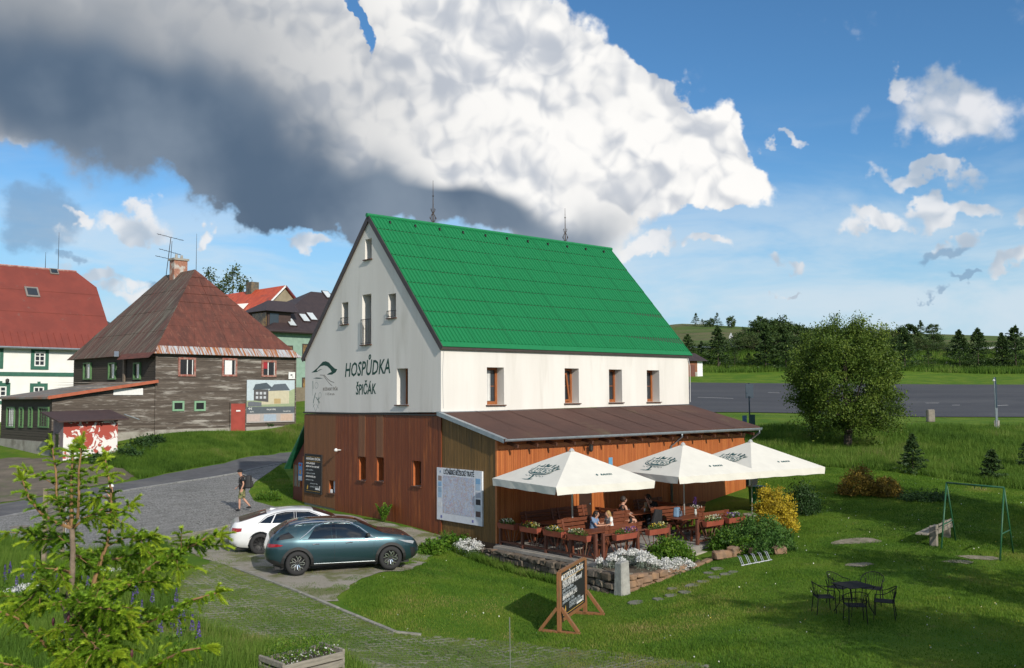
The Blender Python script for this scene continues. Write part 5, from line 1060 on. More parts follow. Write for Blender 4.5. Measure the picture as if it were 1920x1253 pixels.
def leaves_at(c, size, r, asp=.55, up=None):
    n = len(c); a = r.normal(size=(n, 3)); a /= np.linalg.norm(a, axis=1)[:, None]
    if up is not None: a = a*(1-up)+np.array([0, 0, 1.])*up; a /= np.linalg.norm(a, axis=1)[:, None]
    b = np.cross(a, r.normal(size=(n, 3))); b /= np.linalg.norm(b, axis=1)[:, None]; s = (size*r.uniform(.6, 1.35, n))[:, None] if np.isscalar(size) else (size*r.uniform(.7, 1.3, n))[:, None]
    return np.stack([c-a*s*.5, c+b*s*asp*.5, c+a*s*.5, c-b*s*asp*.5], 1)
herb = leafmat('herb_leaf', [(0, (.030, .075, .012)), (.5, (.06, .13, .02)), (1, (.12, .20, .03))])
FLC = {'white': (.75, .73, .66), 'yellow': (.68, .48, .05), 'red': (.5, .03, .03), 'purple': (.14, .06, .28), 'pink': (.55, .25, .28), 'cream': (.68, .66, .35)}
fpet = {k: leafmat('petal_'+k, [(0, tuple(x*.75 for x in v)), (1, v)], .25) for k, v in FLC.items()}
def flower_box(x, y, ang, ln, cols, label, z=TZ+.70, seed=0):
    p = IN.at(x, y, z); t = thing('flower_box', label, 'flower box', p, HYAW+ang, 'flower boxes on the terrace railing')
    k = MB(); w = .2; k.add([(-ln/2, -.08, -.09), (ln/2, -.08, -.09), (ln/2, .08, -.09), (-ln/2, .08, -.09), (-ln/2-.02, -.11, .09), (ln/2+.02, -.11, .09), (ln/2+.02, .11, .09), (-ln/2-.02, .11, .09)], [(0, 1, 5, 4), (1, 2, 6, 5), (2, 3, 7, 6), (3, 0, 4, 7), (0, 3, 2, 1)]).build('box', boxm, t)
    MB().box(-ln/2, ln/2, -.1, .1, .05, .07).build('soil', soil, t)
    o = trimesh('foliage', leafcloud(260, (0, 0, .13), (ln/2, .14, .13), .06, seed), None, herb, t)
    r = np.random.default_rng(seed+50)
    for c in cols: m = 45; q = np.stack([r.uniform(-ln/2, ln/2, m)*.6+r.uniform(-.2, .2)*ln, r.uniform(-.12, .12, m), r.uniform(.14, .27, m)], 1); trimesh('flowers', leaves_at(q, .045, r, 1.), None, fpet[c], t)
    return t
for i, (c, lb) in enumerate([(('cream', 'white'), 'box of cream flowers nearest the lean-to corner on the side railing'), (('yellow', 'red', 'cream'), 'box of yellow and red flowers second from the lean-to corner'), (('yellow', 'white'), 'box with tall yellow flowers third along the side railing'), (('white', 'cream'), 'box of white flowers beside the seated child, last on the side railing')]):
    flower_box(-.17, (lp[i]+lp[i+1])/2, math.pi/2, .84, c, 'terracotta '+lb, seed=i)
for i, (x, c, lb) in enumerate([(1.07, ('purple', 'pink'), 'box of dark purple plants on the front railing beside the blond child'), (2.6, ('cream', 'yellow'), 'box on the front railing just left of the terrace steps'), (5.5, ('cream', 'white'), 'box of pale flowers on the front railing just right of the steps'), (6.75, ('purple', 'white'), 'box of purple flowers at the far end of the front railing')]):
    flower_box(x, -8.22, 0, .92, c, 'terracotta '+lb, seed=10+i)
# ------------------------------------------------------------------ tables and benches
tw = mat('picnic_wood', (.165, .050, .022), (.12, .036, .017), rough=.5, scale=3, stretch=(1, 8, 8))
def table(x, y, ang, label, ln=1.7):
    t = thing('wooden_table', label, 'table', IN.at(x, y, TZ), HYAW+ang, 'wooden terrace tables')
    for i in range(5): MB().box(-ln/2, ln/2, -.36+i*.146, -.36+i*.146+.138, .71, .75).build('plank', tw, t, bevel=.005)
    for s in (-1, 1):
        X_ = s*(ln/2-.25); MB().beam((X_, -.34, 0), (X_, .3, .71), .05, .09, up=(1, 0, 0)).build('leg', tw, t); MB().beam((X_+.052, .34, 0), (X_+.052, -.3, .71), .05, .09, up=(1, 0, 0)).build('leg', tw, t)
    MB().beam((-ln/2+.25, 0, .36), (ln/2-.25, 0, .36), .05, .07).build('stretcher', tw, t)
    return t
def bench(x, y, ang, label, ln=1.7):
    """backrest on local -y"""
    t = thing('wooden_bench', label, 'bench', IN.at(x, y, TZ), HYAW+ang, 'wooden terrace benches')
    for i in range(3): MB().box(-ln/2, ln/2, -.18+i*.125, -.18+i*.125+.115, .42, .455).build('slat', tw, t, bevel=.004)
    for i in range(4): z = .53+i*.13; MB().box(-ln/2, ln/2, -.27-.03*i, -.245-.03*i, z, z+.11).build('back_slat', tw, t, bevel=.004)
    for s in (-1, 1): X_ = s*(ln/2-.22); MB().beam((X_, .16, 0), (X_, .12, .42), .06, .08).build('leg', tw, t); MB().beam((X_, -.1, 0), (X_, -.36, 1.04), .06, .08, up=(1, 0, 0)).build('leg', tw, t)
    return t
TB = [(1.25, -6.95, 0, 'at the railing corner where the children sit'), (5.4, -4.75, 0, 'where the man and woman sit by the wall'), (5.95, -6.85, 0, 'with crossed legs right of the steps'), (1.7, -4.6, 0, 'in shade behind the children'), (3.3, -4.55, 0, 'by the wall left of the seated couple'), (7.4, -4.7, 0, 'by the wall under the middle parasol')]
for x, y, a, lb in TB:
    table(x, y, a, 'brown plank picnic table '+lb)
    if 'man' in lb: bench(x-1.15, y-.05, -math.pi/2, 'brown slatted bench under the woman in black', 1.3); bench(x+1.2, y+.0, math.pi/2, 'brown slatted bench under the man in black', 1.3)
    else:
        bench(x, y+.75, math.pi, 'slatted bench, wall side of the table '+lb); bench(x, y-.72, 0, 'slatted bench, lawn side of the table '+lb)
def on_table(x, y, z=.75): return IN.at(x, y, TZ+z)
glm = plain('cloudy_glass', (.55, .58, .55), .1, spec=.8)
for x, y, lb in ((5.2, -4.6, 'small drinking glass in front of the woman in black'), (5.75, -4.9, 'small drinking glass in front of the man in black')): o = MB().lathe([(.03, 0), (.036, .13), (.033, .13), (.028, .012)], 10).build('drinking_glass', glm, smooth=True); o.location = on_table(x, y); tag(o, lb, 'glass')
o = MB().lathe([(.10, 0), (.11, .012), (.07, .012), (.0, .008)], 14).build('plate', p_white); o.location = on_table(5.0, -4.85); tag(o, 'white plate on the table of the woman in black', 'plate')
k = thing('menu_holder', 'wooden menu and cutlery holder at the table end behind the man', 'menu holder', on_table(6.05, -4.7), HYAW); MB().box(-.1, .1, -.07, .07, 0, .16).build('box', mat('light_wood', (.45, .28, .12), (.36, .22, .1)), k); MB().box(-.07, .07, -.01, .01, .16, .32).build('card', plain('cream_card', (.6, .5, .32), .7), k)
vs_ = thing('vase', 'vase with purple lupin and white flowers on the right-hand table', 'vase', on_table(6.4, -6.75)); MB().lathe([(.04, 0), (.055, .08), (.035, .18), (.045, .22)], 10).build('body', glm, vs_, smooth=True)
r = np.random.default_rng(3); q = np.stack([r.normal(0, .025, 120), r.normal(0, .025, 120), r.uniform(.36, .66, 120)], 1); trimesh('lupin_spike', leaves_at(q, .035, r, .8), None, fpet['purple'], vs_); q = np.stack([r.normal(0, .10, 60), r.normal(0, .10, 60), r.uniform(.26, .36, 60)], 1); trimesh('blossom', leaves_at(q, .05, r, 1.), None, fpet['white'], vs_); trimesh('stem_leaves', leafcloud(60, (0, 0, .3), (.06, .06, .1), .05, 4), None, herb, vs_)
def soft_box(name, dims, m, p=None, sub=2, taper=.8):
    bm = bmesh.new(); bmesh.ops.create_cube(bm, size=1)
    for v_ in bm.verts:
        f = taper if v_.co.z > 0 else 1; v_.co = Vector((v_.co.x*dims[0]*f, v_.co.y*dims[1]*f, (v_.co.z+.5)*dims[2]))
    bmesh.ops.bevel(bm, geom=bm.edges[:], offset=min(dims)*.28, segments=3, affect='EDGES', profile=.6); me = bpy.data.meshes.new(name); bm.to_mesh(me); bm.free(); return link(name, me, m, p, True)
bgp = thing('backpack', 'light blue backpack on the right-hand terrace table', 'backpack', IN.at(5.55, -6.6, TZ+.75), HYAW+.4); soft_box('body', (.36, .22, .34), mat('blue_nylon', (.16, .27, .40), (.12, .21, .32), rough=.7, scale=6), bgp); soft_box('front_pocket', (.24, .08, .18), mat('grey_nylon', (.10, .13, .18), rough=.7), bgp).location = (0, -.13, .03); MB().tube([(-.08, -.12, .30), (-.1, -.17, .18), (-.09, -.13, .04)], .014, 5).build('strap', darkm, bgp)
jk = soft_box('jacket', (.5, .16, .55), mat('black_cloth', (.012, .013, .015), (.02, .02, .022), rough=.9, scale=8), None, taper=.7); jk.location = IN.at(5.05, -6.05, TZ+.46); jk.rotation_euler = (.1, .15, HYAW); tag(jk, 'black jacket hung over the bench back behind the man', 'jacket')
# ------------------------------------------------------------------ parasols
cvs = mat('cream_canvas', (.69, .67, .60), (.65, .63, .565), rough=.85, scale=2, bump=.1, bscale=8); teal = plain('teal_print', (.012, .085, .095), .8); pole_m = mat('white_pole', (.62, .62, .60), (.5, .5, .49), rough=.35, metal=.4)
def parasol(u, v_, label, rot=-R_(9.3), side=3.9, ze=2.28, za_=3.25):
    p = IN.at(u, v_, 0); t = thing('parasol', label, 'parasol', (p.x, p.y, TZ if u < 9.5 else T(p.x, p.y)), HYAW+rot, 'cream terrace parasols'); dz = t.location.z-TZ; ze -= dz; za_ -= dz; h = side/2
    cor = [(-h, -h), (h, -h), (h, h), (-h, h)]; n = 8
    cn = bpy.data.objects.new('canopy', None)
    panels = []
    for i in range(4):
        a, b = Vector((*cor[i], ze)), Vector((*cor[(i+1) % 4], ze)); ap_ = Vector((0, 0, za_)); vs, fs = [], []; k = MB()
        for r_i in range(n+1):
            s = r_i/n
            for c_i in range(n+1):
                q = a.lerp(b, c_i/n).lerp(ap_, s); sag = .010*math.sin(math.pi*s)*math.sin(math.pi*c_i/n); vs.append((q.x, q.y, q.z-sag))
        for r_i in range(n):
            for c_i in range(n): fs.append((r_i*(n+1)+c_i, r_i*(n+1)+c_i+1, (r_i+1)*(n+1)+c_i+1, (r_i+1)*(n+1)+c_i))
        k.add(vs, fs); d = (b-a).normalized(); o_ = Vector((d.y, -d.x, 0)); vl = []; m_ = 10
        for c_i in range(m_+1):
            q = a.lerp(b, c_i/m_); w_ = .012*math.sin(c_i*1.9+i); vl += [(q.x, q.y, q.z), (q.x-d.x*(.05 if c_i == m_ else -.05 if c_i == 0 else 0)+o_.x*w_, q.y-d.y*(.05 if c_i == m_ else -.05 if c_i == 0 else 0)+o_.y*w_, q.z-.24-.01*math.sin(c_i*2.3+u))]
        k.add(vl, [(2*c_i, 2*c_i+2, 2*c_i+3, 2*c_i+1) for c_i in range(m_)])
        panels.append(k.build('canopy_panel', cvs, t, smooth=False))
    MB().lathe([(.10, 0), (.07, .05), (.03, .09), (.0, .10)], 10, (0, 0, za_-.02)).build('finial', pole_m, t)
    MB().tube([(0, 0, 0), (0, 0, za_-.02)], .030, 10).build('pole', pole_m, t, smooth=True)
    for i in range(4): MB().beam((0, 0, za_-.07), (cor[i][0]*.985, cor[i][1]*.985, ze-.03), .03, .025).build('rib', pole_m, t); MB().beam((0, 0, ze-.15), (cor[i][0]*.5, cor[i][1]*.5, (ze+za_)/2-.07), .02, .02).build('strut', pole_m, t)
    MB().lathe([(.05, -.06), (.06, 0), (.05, .06)], 8, (0, 0, ze-.15)).build('runner', darkm, t); b_ = MB().box(-.38, .38, -.38, .38, 0, .09).build('base', concrete, t, bevel=.02)
    rise = za_-ze; e1 = .34
    EM = frame_mx((-h*(1-e1), -.05, ze+rise*e1), (0, -1, .02), (h, 0, rise))     # on the panel that looks along -x
    def off(z): return EM@Matrix.Translation((0, 0, z))
    z0 = .003
    MB().prism([(.66*math.cos(k*.2618)*1.0, .22*math.sin(k*.2618)) for k in range(24)], .004, off(z0)).build('emblem_ring', teal, t); MB().prism([(.615*math.cos(k*.2618), .19*math.sin(k*.2618)) for k in range(24)], .004, off(z0+.004)).build('emblem_gap', cvs, t); MB().prism([(.58*math.cos(k*.2618), .165*math.sin(k*.2618)) for k in range(24)], .004, off(z0+.008)).build('emblem_field', teal, t)
    text('RAUCH', .30, cvs, t, off(z0+.015), name='emblem_lettering', shear=.2, ext=.002, bold=.008)
    r = random.Random(int(u*10))
    for k_ in range(34):
        th = R_(random.Random(k_).uniform(12, 168)); rr = random.Random(k_+90).uniform(1.15, 1.75); x_, y_ = .62*rr*math.cos(th)*.85, .27*rr*math.sin(th); s = .035+.03*random.Random(k_+7).random(); a = random.Random(k_+3).uniform(0, 6.28)
        M_ = off(z0)@Matrix.Translation((x_, y_, 0))@Matrix.Rotation(a, 4, 'Z'); MB().prism([(-s*1.5, 0), (-s*.2, s*.65), (s*1.5, 0), (-s*.2, -s*.65)], .004, M_).build('emblem_leaf', teal, t)
    for k_ in range(11): x_ = -.5+.1*k_; MB().prism([(-.03, 0), (0, .025), (.03, 0), (0, -.025)], .004, off(z0)@Matrix.Translation((x_, -.27-.03*(k_ % 2), 0))).build('emblem_leaf', teal, t)
    MB().prism([(-.42, -.52), (-.1, -.50), (-.06, -.40), (-.12, -.24), (-.04, -.24), (.02, -.38), (.03, -.49), (.2, -.47), (.05, -.53), (-.2, -.55)], .004, off(z0)).build('emblem_trunk', teal, t)
    FM_ = frame_mx((.30, -h*(1-.26), ze+rise*.26), (1, 0, 0), (0, h, rise)); text('RAUCH', .13, teal, t, FM_@Matrix.Translation((.04, 0, .004)), name="side_lettering", shear=.2, ext=.002, bold=.004); MB().prism([(-.05, 0), (0, .07), (.05, .0), (0, -.05)], .004, FM_@Matrix.Translation((-.32, 0, .002))).build('side_leaf', teal, t)
    return t
parasol(1.23, -5.72, 'cream square parasol nearest the map panel')
parasol(6.75, -5.95, 'cream square parasol in the middle of the terrace')
parasol(10.25, -6.45, 'cream square parasol nearest the yellow shrub')
# ------------------------------------------------------------------ cars
def curve(pts):
    xs = np.array([p[0] for p in pts]); ys = np.array([p[1] for p in pts]); X = np.linspace(xs[0], xs[-1], 600); Y = np.interp(X, xs, ys); k = np.hanning(47); k /= k.sum(); Yp = np.concatenate([2*Y[0]-Y[23:0:-1], Y, 2*Y[-1]-Y[-2:-25:-1]]); Ys = np.convolve(Yp, k, 'valid'); return lambda x: float(np.interp(x, X, Ys))
tyre_m = plain('tyre_rubber', (.018, .018, .019), .75); blackp = plain('black_plastic', (.02, .02, .021), .55); chrome = plain('satin_chrome', (.75, .76, .77), .18, metal=.9); cglass = glass('car_glass', (.006, .008, .010), .03, .9); lampr = plain('tail_lamp', (.30, .008, .015), .15, coat=.8); lampw = plain('head_lamp', (.35, .36, .38), .1, coat=.8)
def car(name, label, loc, yaw, L, hw, H_, wb, rov, top, belt, bot, wid, paint, winp, rearp, ws, rw, rim_m, spoke_m, nsp, arch=None, roofm=None, tb=.27):
    ft, fb, fo, fw = curve(top), curve(belt), curve(bot), curve(wid); t = thing(name, label, 'car', loc, yaw); wr = .338
    def sec(x):
        w, zb, zl, zt = fw(x), fo(x), fb(x), ft(x); zl = min(zl, zt-.015); g = zt-zl; tt = min(tb, .6*g); w2 = w*.94
        return [(0, zb), (.55*w, zb), (.86*w, zb+.01), (.965*w, zb+.10), (w, zb+.34*(zl-zb)), (w*.992, zb+.62*(zl-zb)), (w*.975, zl-.06*(zl-zb)*2), (w2, zl), (w2-tt*.30, zl+.36*g), (w2-tt*.68, zl+.70*g), (w2-tt, zl+.90*g), (w2*.70-tt*.7, zl+.975*g), (w2*.35-tt*.3, zl+.995*g), (0, zt)]
    n = 84; xs = np.linspace(0, L, n); vs, fs = [], []; m = 14; ring = 2*m-2
    for x in xs:
        s = sec(x); vs += [(x, -y, z) for y, z in s]+[(x, y, z) for y, z in s[-2:0:-1]]
    for i in range(n-1):
        for k in range(ring): fs.append((i*ring+k, (i+1)*ring+k, (i+1)*ring+(k+1) % ring, i*ring+(k+1) % ring))
    fs += [tuple(range(ring)), tuple((n-1)*ring+k for k in range(ring))[::-1]]
    b = MB().add(vs, fs); ax = (rov, rov+wb); cy = []
    for a in ax:
        for s in (-1, 1): c = MB(); c.tube([(a, s*(hw-.27), wr+.01), (a, s*(hw+.3), wr+.01)], .385, 28); cy.append(c)
    body = link('body', cut(b.fix('body'), cy), paint, t, False); me = body.data; me.polygons.foreach_set('use_smooth', np.ones(len(me.polygons), bool))
    try: me.set_sharp_from_angle(angle=R_(38))
    except Exception: pass
    def ys(x, z):
        s = sec(x); zz = [q[1] for q in s[2:11]]; yy = [q[0] for q in s[2:11]]; return float(np.interp(z, zz, yy))
    def zs(x, y):
        s = sec(x)[9:]; return float(np.interp(abs(y), [q[0] for q in s][::-1], [q[1] for q in s][::-1]))
    def side_panel(poly, m_, nm, off=.006, p=None, step=.07, both=True):
        for s in ((-1, 1) if both else (-1,)):
            bm = bmesh.new(); bm.faces.new([bm.verts.new((x, 0, z)) for x, z in poly]); bmesh.ops.triangulate(bm, faces=bm.faces[:])
            for lo, hi, no in ((min(q[0] for q in poly), max(q[0] for q in poly), Vector((1, 0, 0))), (min(q[1] for q in poly), max(q[1] for q in poly), Vector((0, 0, 1)))):
                v = lo+step
                while v < hi: bmesh.ops.bisect_plane(bm, geom=bm.verts[:]+bm.edges[:]+bm.faces[:], plane_co=no*v, plane_no=no); v += step
            for v in bm.verts: v.co.y = s*(ys(v.co.x, v.co.z)+off)
            bmesh.ops.recalc_face_normals(bm, faces=bm.faces); f0 = bm.faces[:][0]
            if f0.normal.y*s < 0: bmesh.ops.reverse_faces(bm, faces=bm.faces[:])
            me_ = bpy.data.meshes.new(nm); bm.to_mesh(me_); bm.free(); link(nm, me_, m_, p or t, True)
    def strip(pts, w, m_, nm, off=.012, both=True):
        """thin moulding following the body side along (x, z) points"""
        for s in ((-1, 1) if both else (-1,)):
            k = MB(); P_ = []
            for (x0, z0), (x1, z1) in zip(pts[:-1], pts[1:]):
                for i in range(5): P_.append((x0+(x1-x0)*i/5, z0+(z1-z0)*i/5))
            P_.append(pts[-1]); k.tube([(x, s*(ys(x, z)+off*.3), z) for x, z in P_], w/2, 5); k.build(nm, m_, t)
    def top_panel(x0, x1, f0, f1, m_, nm, off=.006, n1=10, n2=12):
        vs, fs = [], []
        for i in range(n1+1):
            x = x0+(x1-x0)*i/n1; f = f0+(f1-f0)*i/n1; s = sec(x); ym = s[10][0]*f
            for j in range(n2+1): y = -ym+2*ym*j/n2; vs.append((x-.0, y, zs(x, y)+off))
        for i in range(n1):
            for j in range(n2): fs.append((i*(n2+1)+j, (i+1)*(n2+1)+j, (i+1)*(n2+1)+j+1, i*(n2+1)+j+1))
        k = MB().add(vs, fs); o = k.build(nm, m_, t, True)
        if sum(p.normal.z for p in o.data.polygons) < 0: o.data.flip_normals()
        return o
    for q in winp: side_panel(q, cglass, 'side_window')
    for q, m_ in rearp: side_panel(q, m_, 'quarter_panel')
    top_panel(*ws, .97, .97, cglass, 'windscreen'); top_panel(*rw, .90, .97, cglass, 'rear_window')
    if roofm: top_panel(rw[1]+.03, ws[0]-.02, .99, .99, roofm, 'roof_panel', .005)
    for a in ax:
        for s in (-1, 1):
            w = thing('w', '', ''); 
            for kk in list(w.keys()): del w[kk]
            w.name = 'wheel'; w.parent = t; w.location = (a, s*(hw-.115), wr); w.rotation_euler = (0, 0, 0 if s < 0 else math.pi)
            prof = [(.225, -.10), (.30, -.112), (.33, -.09), (wr, -.05), (wr, .05), (.33, .09), (.30, .112), (.225, .10)]; k = MB(); N_ = 40; vs = [(r*math.cos(j*6.2832/N_), y, r*math.sin(j*6.2832/N_)) for r, y in prof for j in range(N_)]; k.add(vs, [(i*N_+j, i*N_+(j+1) % N_, (i+1)*N_+(j+1) % N_, (i+1)*N_+j) for i in range(len(prof)-1) for j in range(N_)]); k.build('tyre', tyre_m, w, True)
            k = MB(); pr = [(.235, -.098), (.215, -.085), (.20, -.03), (.0, -.03)]; vs = [(r*math.cos(j*6.2832/N_), y, r*math.sin(j*6.2832/N_)) for r, y in pr for j in range(N_)]; k.add(vs, [(i*N_+j, i*N_+(j+1) % N_, (i+1)*N_+(j+1) % N_, (i+1)*N_+j) for i in range(len(pr)-1) for j in range(N_)]); k.build('rim', rim_m, w, True)
            for j in range(nsp):
                M_ = Matrix.Rotation(j*6.28319/nsp, 4, 'Y'); q = MB()
                if nsp == 5: q.beam((.05, -.065, .012), (.135, -.085, .03), .02, .028, up=(0, 1, 0)).beam((.125, -.085, .03), (.205, -.085, .005), .02, .03, up=(0, 1, 0)).beam((.125, -.085, .03), (.185, -.085, .105), .02, .028, up=(0, 1, 0)).beam((.05, -.065, -.018), (.16, -.088, -.052), .02, .022, up=(0, 1, 0)).beam((.155, -.088, -.05), (.205, -.088, -.018), .02, .022, up=(0, 1, 0))
                else: q.beam((.04, -.06, 0), (.215, -.09, .02), .018, .018, up=(0, 1, 0))
                z = MB().add(q.v, q.f, M_); z.build('spoke', spoke_m, w)
            q = MB(); q.tube([(0, -.03, 0), (0, -.085, 0)], .045, 12); q.build('hub', rim_m, w)
            if arch:
                k = MB(); NA = 26; vs = []
                for j in range(NA+1):
                    th = R_(-14)+R_(208)*j/NA
                    for r in (.375, .455):
                        x = a+r*math.cos(th); z = wr+r*math.sin(th); z = max(z, .2); vs.append((x, s*(ys(x, min(z, fb(x)-.02))+.014), z))
                    x = a+.375*math.cos(th); z = max(wr+.375*math.sin(th), .2); vs.append((x, s*(hw-.12), z))
                k.add(vs, [q for j in range(NA) for q in ((3*j, 3*j+1, 3*j+4, 3*j+3), (3*j, 3*j+3, 3*j+5, 3*j+2))]); k.build('wheel_arch_trim', arch, t)
    MB().box(.25, L-.3, -hw*.72, hw*.72, .16, .30).build('underbody', blackp, t)
    return t, side_panel, strip, top_panel, ys, zs, fw
def carpaint(name, c, metal, rough):
    m, nt, b, N, L = _nodes(name); n = _noise(N, L, N('ShaderNodeTexCoord').outputs['Object'], 900, 2); L(_mixc(N, L, _ramp(N, L, n, .3, .7), c, tuple(x*.85 for x in c)), b.inputs['Base Color']); b.inputs['Metallic'].default_value = metal; b.inputs['Roughness'].default_value = rough; b.inputs['Coat Weight'].default_value = 1.; b.inputs['Coat Roughness'].default_value = .03; return m
teal_p = carpaint('teal_metallic_paint', (.027, .068, .085), .55, .32); white_p = carpaint('white_paint', (.74, .75, .76), 0., .4); gloss = plain('gloss_black', (.006, .006, .007), .08, coat=1.)
# blue-green crossover
h1 = .31; c_, s_ = math.cos(h1), math.sin(h1); rear = Vector((-6.12, 26.8, 0))+Vector((-s_, c_, 0))*.79-Vector((c_, s_, 0))*.865
zc_ = np.mean([T(rear.x+c_*.9, rear.y+s_*.9), T(rear.x+c_*3.5, rear.y+s_*3.5)])+.03
t, sp_, st_f, tp_, ys, zs, fw = car('crossover_car', 'metallic blue-green crossover car parked nearest the camera', (rear.x, rear.y, zc_), h1, 4.395, .913, 1.49, 2.65, .865,
    [(0, .72), (.04, .95), (.12, 1.06), (.34, 1.22), (.62, 1.40), (.85, 1.455), (1.3, 1.485), (1.8, 1.49), (2.3, 1.465), (2.62, 1.41), (2.95, 1.25), (3.3, 1.075), (3.45, 1.035), (3.85, .985), (4.15, .91), (4.32, .79), (4.395, .62)],
    [(0, .70), (.15, .97), (.5, 1.0), (1, .985), (2, .955), (3, .945), (3.4, .945), (3.9, .90), (4.2, .82), (4.33, .72), (4.395, .58)], [(0, .42), (.2, .30), (.6, .22), (3.8, .22), (4.2, .25), (4.395, .36)],
    [(0, .60), (.06, .74), (.25, .86), (.8, .908), (2.2, .913), (3.6, .905), (4.0, .86), (4.25, .74), (4.395, .52)], teal_p,
    [[(1.15, 1.0), (1.83, .985), (1.83, 1.375), (1.60, 1.365), (1.36, 1.29)], [(1.95, .983), (2.95, .965), (2.60, 1.23), (2.36, 1.345), (1.95, 1.38)]],
    [([(.24, .99), (.70, 1.035), (.78, 1.06), (.62, 1.20), (.40, 1.13)], gloss)], (2.60, 3.28), (.24, .64), blackp, chrome, 5, blackp, gloss)
st_f([(.92, 1.0), (1.12, 1.14), (1.35, 1.325), (1.62, 1.405), (1.95, 1.415), (2.36, 1.375), (2.62, 1.255), (3.0, .965)], .03, chrome, 'window_trim'); st_f([(1.0, .985), (1.9, .972), (3.0, .95)], .018, chrome, 'belt_trim'); st_f([(1.32, .295), (3.1, .275)], .025, chrome, 'sill_trim')
sp_([(1.26, .225), (3.14, .225), (3.14, .265), (1.26, .30)], blackp, 'sill_cladding', .010); sp_([(.02, .46), (.18, .33), (.46, .26), (.47, .36), (.2, .46)], blackp, 'rear_bumper_trim', .010)
sp_([(.04, .80), (.40, .83), (.47, .86), (.30, .895), (.06, .90)], lampr, 'tail_lamp', .010); sp_([(3.72, .86), (4.14, .80), (4.24, .77), (4.2, .70), (3.98, .76)], lampw, 'head_lamp', .010); sp_([(4.10, .62), (4.27, .58), (4.3, .32), (4.15, .30)], blackp, 'front_air_intake', .008)
for x0, x1 in ((1.895, 1.90), (3.02, 3.027), (1.12, 1.127)): st_f([(x0, .34), (x1, .94)], .008, blackp, 'door_gap', off=.0)
sp_([(1.835, .985), (1.945, .983), (1.945, 1.385), (1.835, 1.38)], gloss, 'door_pillar', .008)
for x in (1.28, 2.22): st_f([(x, .845), (x+.10, .862), (x+.19, .855)], .032, chrome, 'door_handle', off=.06)
for s in (-1, 1):
    k = MB(); k.tube([(x, s*(fw(x)*.94-.235), zs(x, fw(x)*.94-.235)+.045+(-.04 if i in (0, 8) else 0)) for i, x in enumerate(np.linspace(.80, 2.45, 9))], .018, 6); k.build('roof_rail', chrome, t)
    k = MB(); k.add([(2.78, s*.93, .99), (2.90, s*.93, 1.0), (2.90, s*1.07, 1.02), (2.80, s*1.07, 1.02), (2.78, s*.93, 1.10), (2.88, s*.93, 1.10), (2.87, s*1.06, 1.12), (2.80, s*1.06, 1.12)], [(0, 1, 5, 4), (1, 2, 6, 5), (2, 3, 7, 6), (3, 0, 4, 7), (4, 5, 6, 7), (0, 3, 2, 1)]).build('wing_mirror', blackp, t, bevel=.015)
MB().add([(.92, 0, zs(.95, 0)), (1.08, -.04, zs(1.1, 0)), (1.16, 0, zs(1.16, 0)), (1.08, .04, zs(1.1, 0)), (.96, 0, zs(.95, 0)+.07)], [(0, 1, 4), (1, 2, 4), (2, 3, 4), (3, 0, 4), (3, 2, 1, 0)]).build('shark_fin', teal_p, t)
MB().box(.005, .025, -.27, .27, .60, .71).build('number_plate', p_white, t)
# white coupe
h2 = .30; c_, s_ = math.cos(h2), math.sin(h2); rear = Vector((-8.2, 30.6, 0))+Vector((-s_, c_, 0))*.80-Vector((c_, s_, 0))*.95
zc_ = np.mean([T(rear.x+c_*.9, rear.y+s_*.9), T(rear.x+c_*3.5, rear.y+s_*3.5)])+.03
t, sp_, st_f, tp_, ys, zs, fw = car('fastback_car', 'white fastback car parked behind the blue-green crossover', (rear.x, rear.y, zc_), h2, 4.70, .925, 1.39, 2.82, .95,
    [(0, .66), (.04, .93), (.10, 1.045), (.22, 1.03), (.45, 1.09), (.9, 1.235), (1.35, 1.34), (1.9, 1.39), (2.4, 1.38), (2.75, 1.32), (3.1, 1.19), (3.45, 1.03), (3.6, .99), (4.1, .93), (4.5, .82), (4.64, .68), (4.70, .52)],
    [(0, .62), (.12, .92), (.4, .96), (1, .945), (2, .925), (3.4, .90), (4, .86), (4.45, .76), (4.62, .62), (4.70, .48)], [(0, .38), (.25, .24), (.6, .20), (4.1, .18), (4.5, .20), (4.7, .30)],
    [(0, .62), (.06, .78), (.25, .875), (.8, .92), (2.2, .92), (3.7, .91), (4.2, .85), (4.5, .72), (4.70, .45)], white_p,
    [[(.92, 1.0), (1.28, .98), (1.42, 1.24), (1.18, 1.17)], [(1.32, .98), (2.02, .965), (2.02, 1.305), (1.75, 1.30), (1.46, 1.25)], [(2.10, .965), (3.12, .945), (2.78, 1.17), (2.5, 1.28), (2.10, 1.305)]],
    [], (2.66, 3.42), (.30, 1.16), blackp, blackp, 10, None, None, .26)
sp_([(.05, .72), (.36, .76), (.38, .86), (.08, .87)], lampr, 'tail_lamp', .010); sp_([(4.0, .80), (4.42, .70), (4.5, .64), (4.2, .66)], lampw, 'head_lamp', .010)
for x0, x1 in ((2.06, 2.065), (3.2, 3.207), (1.30, 1.36)): st_f([(x0, .30), (x1, .92)], .007, blackp, 'door_gap', off=0.)
st_f([(.88, .99), (1.15, 1.195), (1.45, 1.278), (1.78, 1.325), (2.1, 1.33), (2.52, 1.30), (2.82, 1.18), (3.2, .94)], .018, gloss, 'window_trim'); sp_([(2.03, .965), (2.09, .965), (2.09, 1.305), (2.03, 1.305)], gloss, 'door_pillar', .008)
for x in (1.45, 2.35): st_f([(x, .815), (x+.1, .825), (x+.19, .82)], .028, white_p, 'door_handle', off=.06)
